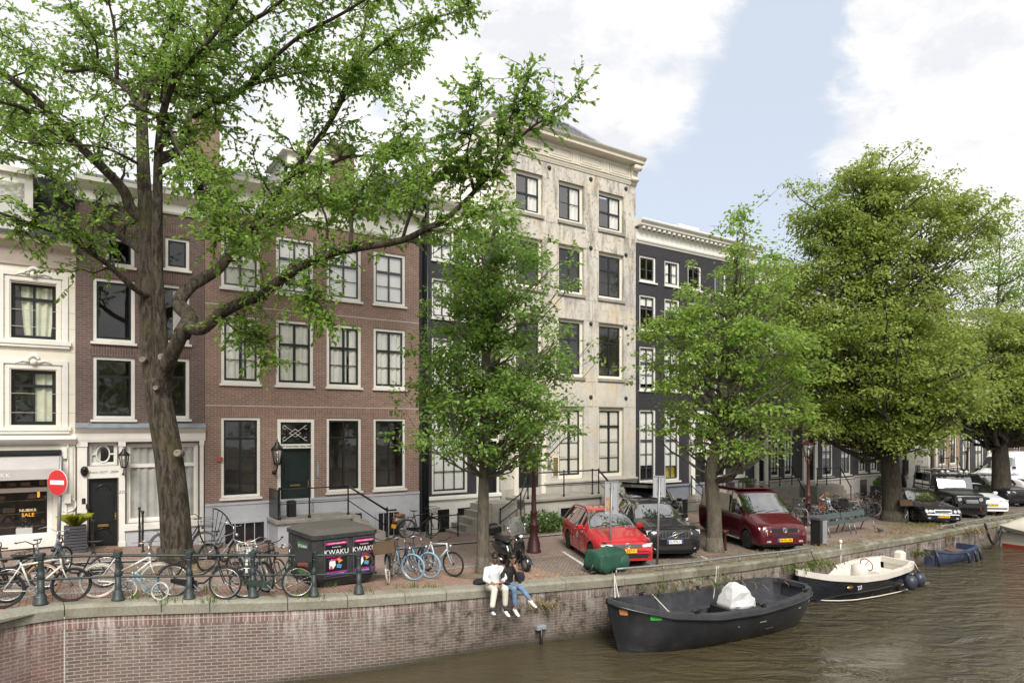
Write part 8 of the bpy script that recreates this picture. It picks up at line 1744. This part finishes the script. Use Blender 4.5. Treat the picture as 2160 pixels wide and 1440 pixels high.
# ================================================================== people
K['skin']=M('brown_skin',(.30,.165,.105),.55,var=.06);K['skin2']=M('pale_skin',(.50,.30,.22),.55,var=.06);K['hair']=M('black_hair',(.010,.008,.008),.45,var=.3,scale=40);K['hair2']=M('fair_hair',(.28,.17,.08),.6,var=.3,scale=40)
K['shirt']=M('white_shirt',(.70,.72,.74),.85,var=.06,scale=8);K['trousers']=M('cream_trousers',(.66,.62,.54),.85,var=.06,scale=8);K['jeans']=M('blue_jeans',(.13,.22,.36),.85,var=.25,scale=10);K['blacktop']=M('black_top',(.012,.012,.014),.8,var=.2);K['shoe']=M('white_shoe',(.68,.67,.64),.6,var=.06);K['sock']=M('dark_sock',(.05,.055,.07),.9);K['navycloth']=M('dark_jacket',(.015,.016,.022),.85)
def remesh(o,vox,smooth=4):
    m=o.modifiers.new('join','REMESH');m.mode='VOXEL';m.voxel_size=vox;m.use_smooth_shade=True;s_=o.modifiers.new('soften','SMOOTH');s_.factor=.5;s_.iterations=smooth;return o
def limbs(b,chain):
    for(p,r),(q,t)in zip(chain,chain[1:]):
        p,q=Vector(p),Vector(q);n=5;b.tube([p.lerp(q,i/n)for i in range(n+1)],[r+(t-r)*i/n for i in range(n+1)],10);b.ell(p,r,r,r,10,8)
    p,r=chain[-1];b.ell(p,r,r,r,10,8)
def head(b,c,yaw,pitch,sc_=1.0):
    Mx=Matrix.Translation(c)@Matrix.Rotation(yaw,4,'Z')@Matrix.Rotation(pitch,4,'Y');e=lambda p,rx,ry,rz:b.ell(Mx@Vector(p),rx,ry,rz,14,10,M=Mx.to_3x3())
    e((0,0,.02),.095,.075,.105);e((.030,0,-.045),.062,.056,.068);e((.095,0,-.015),.020,.014,.024);e((.078,0,.012),.018,.055,.010);e((.082,0,-.062),.014,.026,.007);e((.080,0,-.074),.013,.022,.007);e((.060,0,-.098),.025,.025,.018)
    for s_ in(-1,1):e((-.005,s_*.077,-.005),.022,.010,.032);e((.072,s_*.034,.000),.014,.016,.010)
    return Mx
def hand(b,wrist,d,up,side,curl=.6,L=.18):
    d,up=Vector(d).normalized(),Vector(up).normalized();y=up.cross(d).normalized();up=d.cross(y).normalized();w=Vector(wrist)
    for k in range(5):b.ell(w+d*(.03+.012*k),.034,.034,.018,8,6,M=Matrix((d,y,up)).transposed()@Matrix.Diagonal((1,1.05,1)))
    for k,(o,l)in enumerate(((-.033,.066),(-.011,.078),(.011,.074),(.032,.058))):
        p=w+d*.088+y*o;a=0;r=.0092;dd=d.copy()
        for j in range(3):
            dd=(dd-up*curl*(.5+.35*j)).normalized();q=p+dd*l*(.45,.32,.25)[j];b.tube([p,q],[r,r*.88],7);b.ell(q,r*.9,r*.9,r*.9,6,5);p=q;r*=.88
    p=w+d*.03-y*side*.034;q=p+(d*.7-y*side*.7-up*.2)*.045;r_=q+(d*.95-up*.3)*.035;b.tube([p,q,r_],[.013,.011,.008],7);b.ell(r_,.008,.008,.008,6,5)
def face_details(Mx,parent,specs=False,beard=False,hairm='hair'):
    b=MB()
    for s_ in(-1,1):b.ell(Mx@Vector((.083,s_*.034,.001)),.007,.010,.006,8,6,M=Mx.to_3x3())
    b.build('eyes',K['ink'],parent);b=MB()
    for s_ in(-1,1):b.tube([Mx@Vector((.088,s_*.016,.024)),Mx@Vector((.088,s_*.036,.030)),Mx@Vector((.078,s_*.054,.024))],.004,5)
    b.build('eyebrows',K[hairm],parent)
    b=MB();b.tube([Mx@Vector((.088,-.020,-.068)),Mx@Vector((.097,0,-.068)),Mx@Vector((.088,.020,-.068))],.004,5);b.build('lips',M('lips',(.25,.09,.07),.5),parent)
    if specs:
        b=MB()
        for s_ in(-1,1):b.torus(Mx@Vector((.100,s_*.034,.0)),.023,.003,'x',14,4,M=Mx.to_3x3());b.tube([Mx@Vector((.095,s_*.057,.004)),Mx@Vector((-.01,s_*.083,.008))],.003,4)
        b.build('spectacles',K['iron'],parent)
def shoe(parent,ankle,d,mat='shoe'):
    d=Vector(d).normalized();z=Vector((0,0,1));y=z.cross(d).normalized();u_=d.cross(y);B=Matrix((d,y,u_)).transposed();b=MB();b.smooth=True;a=Vector(ankle)
    rg=[]
    for x,w,h0,h1 in((-.075,.028,-.07,-.01),(-.06,.038,-.085,.03),(0,.042,-.088,.035),(.06,.046,-.088,-.01),(.13,.048,-.088,-.035),(.18,.035,-.085,-.05),(.195,.015,-.08,-.065)):
        rg.append([a+B@Vector((x,w*math.cos(t),(h0+h1)/2+(h1-h0)/2*math.sin(t)))for t in[2*math.pi*j/10 for j in range(10)]])
    b.rings(rg);return b.build('shoe',K[mat],parent)

# local axes: +x out over the water (the way they face), +y to their left, z from the coping they sit on
def sitter(px,py,label,rz):
    p=gnd(px,py,.03);return empty('person',p,rz,label,'person')
fx=math.atan2(*(reversed((Vector((N.x,N.y,0))*1.0+Vector((-.25,.05,0))).to_2d())))
# --- the man: white shirt, cream trousers, bent over his phone
m=sitter(1042,1243,'man in white shirt and cream trousers sitting on the quay edge looking down',fx)
b=MB();Mh=head(b,Vector((.13,-.02,.80)),R(-14),R(38));limbs(b,[((.06,0,.60),.052),((.10,-.01,.70),.048)])
limbs(b,[((.0,.18,.50),.050),((.10,.24,.28),.042),((.30,.08,.215),.030)]);limbs(b,[((.0,-.18,.50),.050),((.11,-.25,.29),.042),((.30,-.10,.215),.030)])
limbs(b,[((-.06,0,.10),.12),((.0,0,.32),.11),((.02,0,.50),.085)]);limbs(b,[((-.02,.10,.09),.075),((.44,.13,.10),.055),((.40,.14,-.36),.038)]);limbs(b,[((-.02,-.10,.09),.075),((.45,-.15,.10),.055),((.50,-.22,-.33),.038)])
hand(b,(.31,.07,.215),(.9,-.35,.15),(0,.4,.9),1,.7);hand(b,(.31,-.09,.215),(.9,.35,.15),(0,-.4,.9),-1,.7)
remesh(b.build('body',K['skin'],m),.0075,2);face_details(Mh,m,specs=True)
b=MB();limbs(b,[((-.06,0,.10),.165),((-.05,0,.28),.160),((.0,0,.46),.155),((.045,0,.56),.10),((.065,0,.60),.07)]);limbs(b,[((.0,-.13,.50),.088),((.0,.13,.50),.088)]);limbs(b,[((.0,.18,.50),.082),((.09,.25,.285),.066),((.20,.16,.245),.052)]);limbs(b,[((.0,-.18,.50),.082),((.10,-.26,.295),.066),((.20,-.18,.25),.052)]);limbs(b,[((-.10,-.1,.04),.09),((-.10,.1,.04),.09)]);remesh(b.build('shirt',K['shirt'],m),.012,3)
b=MB();limbs(b,[((-.04,-.09,.085),.125),((-.04,.09,.085),.125)]);limbs(b,[((-.02,.10,.09),.105),((.44,.13,.105),.082),((.40,.14,-.26),.066)]);limbs(b,[((-.02,-.10,.09),.105),((.45,-.15,.105),.082),((.50,-.22,-.24),.066)]);remesh(b.build('trousers',K['trousers'],m),.012,3)
for a,d in(((.40,.14,-.36),(.92,.25,-.25)),((.50,-.22,-.33),(.9,-.1,.25))):shoe(m,Vector(a)+Vector((.01,0,-.05)),d);q=MB();q.tube([Vector(a)+Vector((0,0,.10)),Vector(a)+Vector((.01,0,-.06))],.046,9);q.build('sock',K['sock'],m)
b=MB();e=lambda p,rx,ry,rz:b.ell(Mh@Vector(p),rx,ry,rz,14,10,M=Mh.to_3x3())
e((-.02,0,.055),.103,.088,.092);e((-.06,0,-.01),.06,.076,.075);e((.035,0,.10),.06,.07,.035);remesh(b.build('hair',K['hair'],m),.010,2)
b=MB();e((.045,0,-.085),.050,.052,.040);remesh(b.build('beard',K['hair'],m),.009,1)
ph=MB();ph.obox(None,.15,.075,.010,M=Matrix.Translation((.42,0,.235))@Matrix.Rotation(R(-25),4,'Y'));tagp=ph.build('mobile_phone',K['plastic'],None,None);tagp.location=m.location;tagp.rotation_euler=(0,0,fx);tag(tagp,'black mobile phone held by the man sitting on the quay','phone')
# --- the woman beside him: black top, blue jeans, chin on her hand
w=sitter(1072,1241,'woman in black top and blue jeans sitting beside the man in white',fx)
b=MB();Mw=head(b,Vector((.17,.05,.76)),R(10),R(28),.95);limbs(b,[((.08,.02,.56),.046),((.13,.04,.66),.042)])
limbs(b,[((.03,.16,.46),.042),((.28,.20,.22),.036),((.27,.12,.50),.026)]);limbs(b,[((.03,-.15,.46),.042),((.14,-.2,.24),.036),((.30,-.02,.18),.026)]);limbs(b,[((-.04,0,.10),.115),((.02,0,.30),.10),((.04,.01,.46),.075)])
limbs(b,[((0,.09,.09),.075),((.45,.16,.10),.052),((.62,.34,-.16),.034)]);limbs(b,[((0,-.09,.09),.075),((.44,-.02,.09),.052),((.42,.02,-.38),.034)])
hand(b,(.27,.115,.51),(-.15,-.30,.95),(.9,.2,.1),1,.8);hand(b,(.30,-.02,.18),(.8,.5,-.1),(0,.2,1),-1,.4)
remesh(b.build('body',K['skin'],w),.0075,2);face_details(Mw,w)
b=MB();limbs(b,[((-.04,0,.10),.14),((-.01,0,.28),.128),((.03,.01,.44),.128),((.07,.02,.53),.075),((.085,.02,.565),.058)]);limbs(b,[((.03,-.11,.46),.07),((.03,.12,.46),.07)]);limbs(b,[((.03,.16,.46),.062),((.27,.20,.225),.054),((.272,.13,.44),.042)]);limbs(b,[((.03,-.15,.46),.062),((.14,-.2,.245),.054),((.26,-.06,.19),.042)]);remesh(b.build('sweater',K['blacktop'],w),.012,3)
b=MB();limbs(b,[((-.03,-.08,.085),.12),((-.03,.08,.085),.12)]);limbs(b,[((0,.09,.09),.10),((.45,.16,.105),.070),((.58,.30,-.10),.052)]);limbs(b,[((0,-.09,.09),.10),((.44,-.02,.095),.070),((.425,.015,-.28),.054)]);remesh(b.build('jeans',K['jeans'],w),.012,3)
shoe(w,Vector((.63,.35,-.18)),(.75,.45,-.35));shoe(w,Vector((.42,.02,-.41)),(.9,.2,-.3))
b=MB();e=lambda p,rx,ry,rz:b.ell(Mw@Vector(p),rx,ry,rz,14,10,M=Mw.to_3x3())
e((-.02,0,.05),.104,.092,.094);e((-.07,0,-.06),.07,.10,.12);e((-.06,.07,-.17),.06,.05,.12);e((-.06,-.07,-.17),.06,.05,.12);e((.02,.085,-.06),.045,.03,.10);e((-.08,0,-.22),.07,.11,.12);remesh(b.build('hair',K['hair'],w),.010,2)
b=MB();rr=random.Random(3);b.smooth=True;b.rings([[(x+.02*math.cos(5*t),.20*k*math.cos(t),.02+.05*k*(1+math.sin(t))+.012*math.sin(4*t+x*20))for t in[2*math.pi*j/14 for j in range(14)]]for x,k in((-.22,.2),(-.16,.8),(0,1),(.14,.85),(.2,.25))]);c=b.build('folded_jacket',K['navycloth'],None,gnd(1016,1230,.02),ROT);tag(c,'dark folded jacket lying on the coping behind the man in white','jacket')
b=MB();b.smooth=True;b.ell((0,0,.12),.16,.10,.14,12,8);b.torus((0,0,.2),.12,.012,'y',16,4,0,math.pi);c=b.build('hand_bag',K['navycloth'],None,gnd(1096,1226,.01),ROT);tag(c,'small dark bag on the paving behind the woman in black','bag')
# --- woman seated farther off among the bicycles, seen from the side with her hand to her hair
pw=td(fac(1752)[0]-5.2,5.6);q_=at(1745,1000,31.5);q_.z=zg(tof(q_))+.50;s=empty('person',q_,R(120),'fair haired woman in white T-shirt seated behind the parked bicycles','person')
b=MB();Mf=head(b,Vector((.05,0,.68)),R(0),R(20));limbs(b,[((0,0,.46),.05),((.03,0,.58),.045)]);limbs(b,[((0,.16,.44),.042),((.26,.22,.50),.036),((.10,.10,.70),.027)]);limbs(b,[((0,-.16,.44),.042),((.08,-.22,.20),.036),((.30,-.14,.14),.027)]);limbs(b,[((-.05,0,.05),.12),((-.02,0,.25),.11),((0,0,.42),.09)]);limbs(b,[((0,.09,.02),.08),((.44,.10,.04),.06),((.46,.10,-.40),.045)]);limbs(b,[((0,-.09,.02),.08),((.44,-.10,.04),.06),((.46,-.10,-.40),.045)]);hand(b,(.10,.10,.70),(-.5,-.3,.6),(.8,.3,.5),1,.6);hand(b,(.30,-.14,.14),(.9,.2,-.2),(0,.2,1),-1,.5);remesh(b.build('body',K['skin2'],s),.010,2);face_details(Mf,s,hairm='hair2')
b=MB();limbs(b,[((-.05,0,.06),.145),((-.02,0,.25),.135),((0,0,.42),.13)]);limbs(b,[((0,-.12,.44),.07),((0,.12,.44),.07)]);limbs(b,[((0,.16,.44),.06),((.10,.19,.46),.055)]);limbs(b,[((0,-.16,.44),.06),((.03,-.19,.34),.055)]);remesh(b.build('shirt',K['shirt'],s),.014,3)
b=MB();limbs(b,[((-.02,-.08,.03),.12),((-.02,.08,.03),.12)]);limbs(b,[((0,.09,.02),.10),((.44,.10,.04),.075),((.46,.10,-.36),.06)]);limbs(b,[((0,-.09,.02),.10),((.44,-.10,.04),.075),((.46,-.10,-.36),.06)]);remesh(b.build('trousers',K['navycloth'],s),.014,3)
for y in(.1,-.1):shoe(s,(.46,y,-.42),(1,0,0))
b=MB();e=lambda p,rx,ry,rz:b.ell(Mf@Vector(p),rx,ry,rz,12,8,M=Mf.to_3x3());e((-.02,0,.05),.104,.090,.094);e((-.09,0,-.02),.06,.07,.09);e((-.11,0,.06),.05,.05,.05);remesh(b.build('hair',K['hair2'],s),.012,2)
b=MB();L=1.6;b.bbox(-.25,.30,-.8,.8,.40,.45,.01);
for x in(-.2,.25):
    for y in(-.7,.7):b.box(x-.03,x+.03,y-.03,y+.03,0,.40)
z_=q_.copy();z_.z-=.50;c=b.build('wooden_seat',K['oldwood'],None,z_,R(120));tag(c,'plain wooden seat under the fair haired woman','seat')
b=MB();b.smooth=True;b.bbox(-.14,.14,-.18,.18,.0,.44,.07);o=b.build('rucksack',K['navycloth'],None,q_+Vector((.34,.12,-.05)),R(120));tag(o,'black rucksack beside the fair haired woman in white','bag')
b=MB();b.smooth=True;b.bbox(-.22,.22,-.13,.13,0,.30,.07);b.torus((0,0,.30),.12,.014,'y',14,4,0,math.pi);o=b.build('carrier_bag',M('orange_red_bag',(.55,.085,.03),.6),None,q_+Vector((-.40,-.25,-.05)),R(20));tag(o,'orange red bag in front of the fair haired woman','bag')
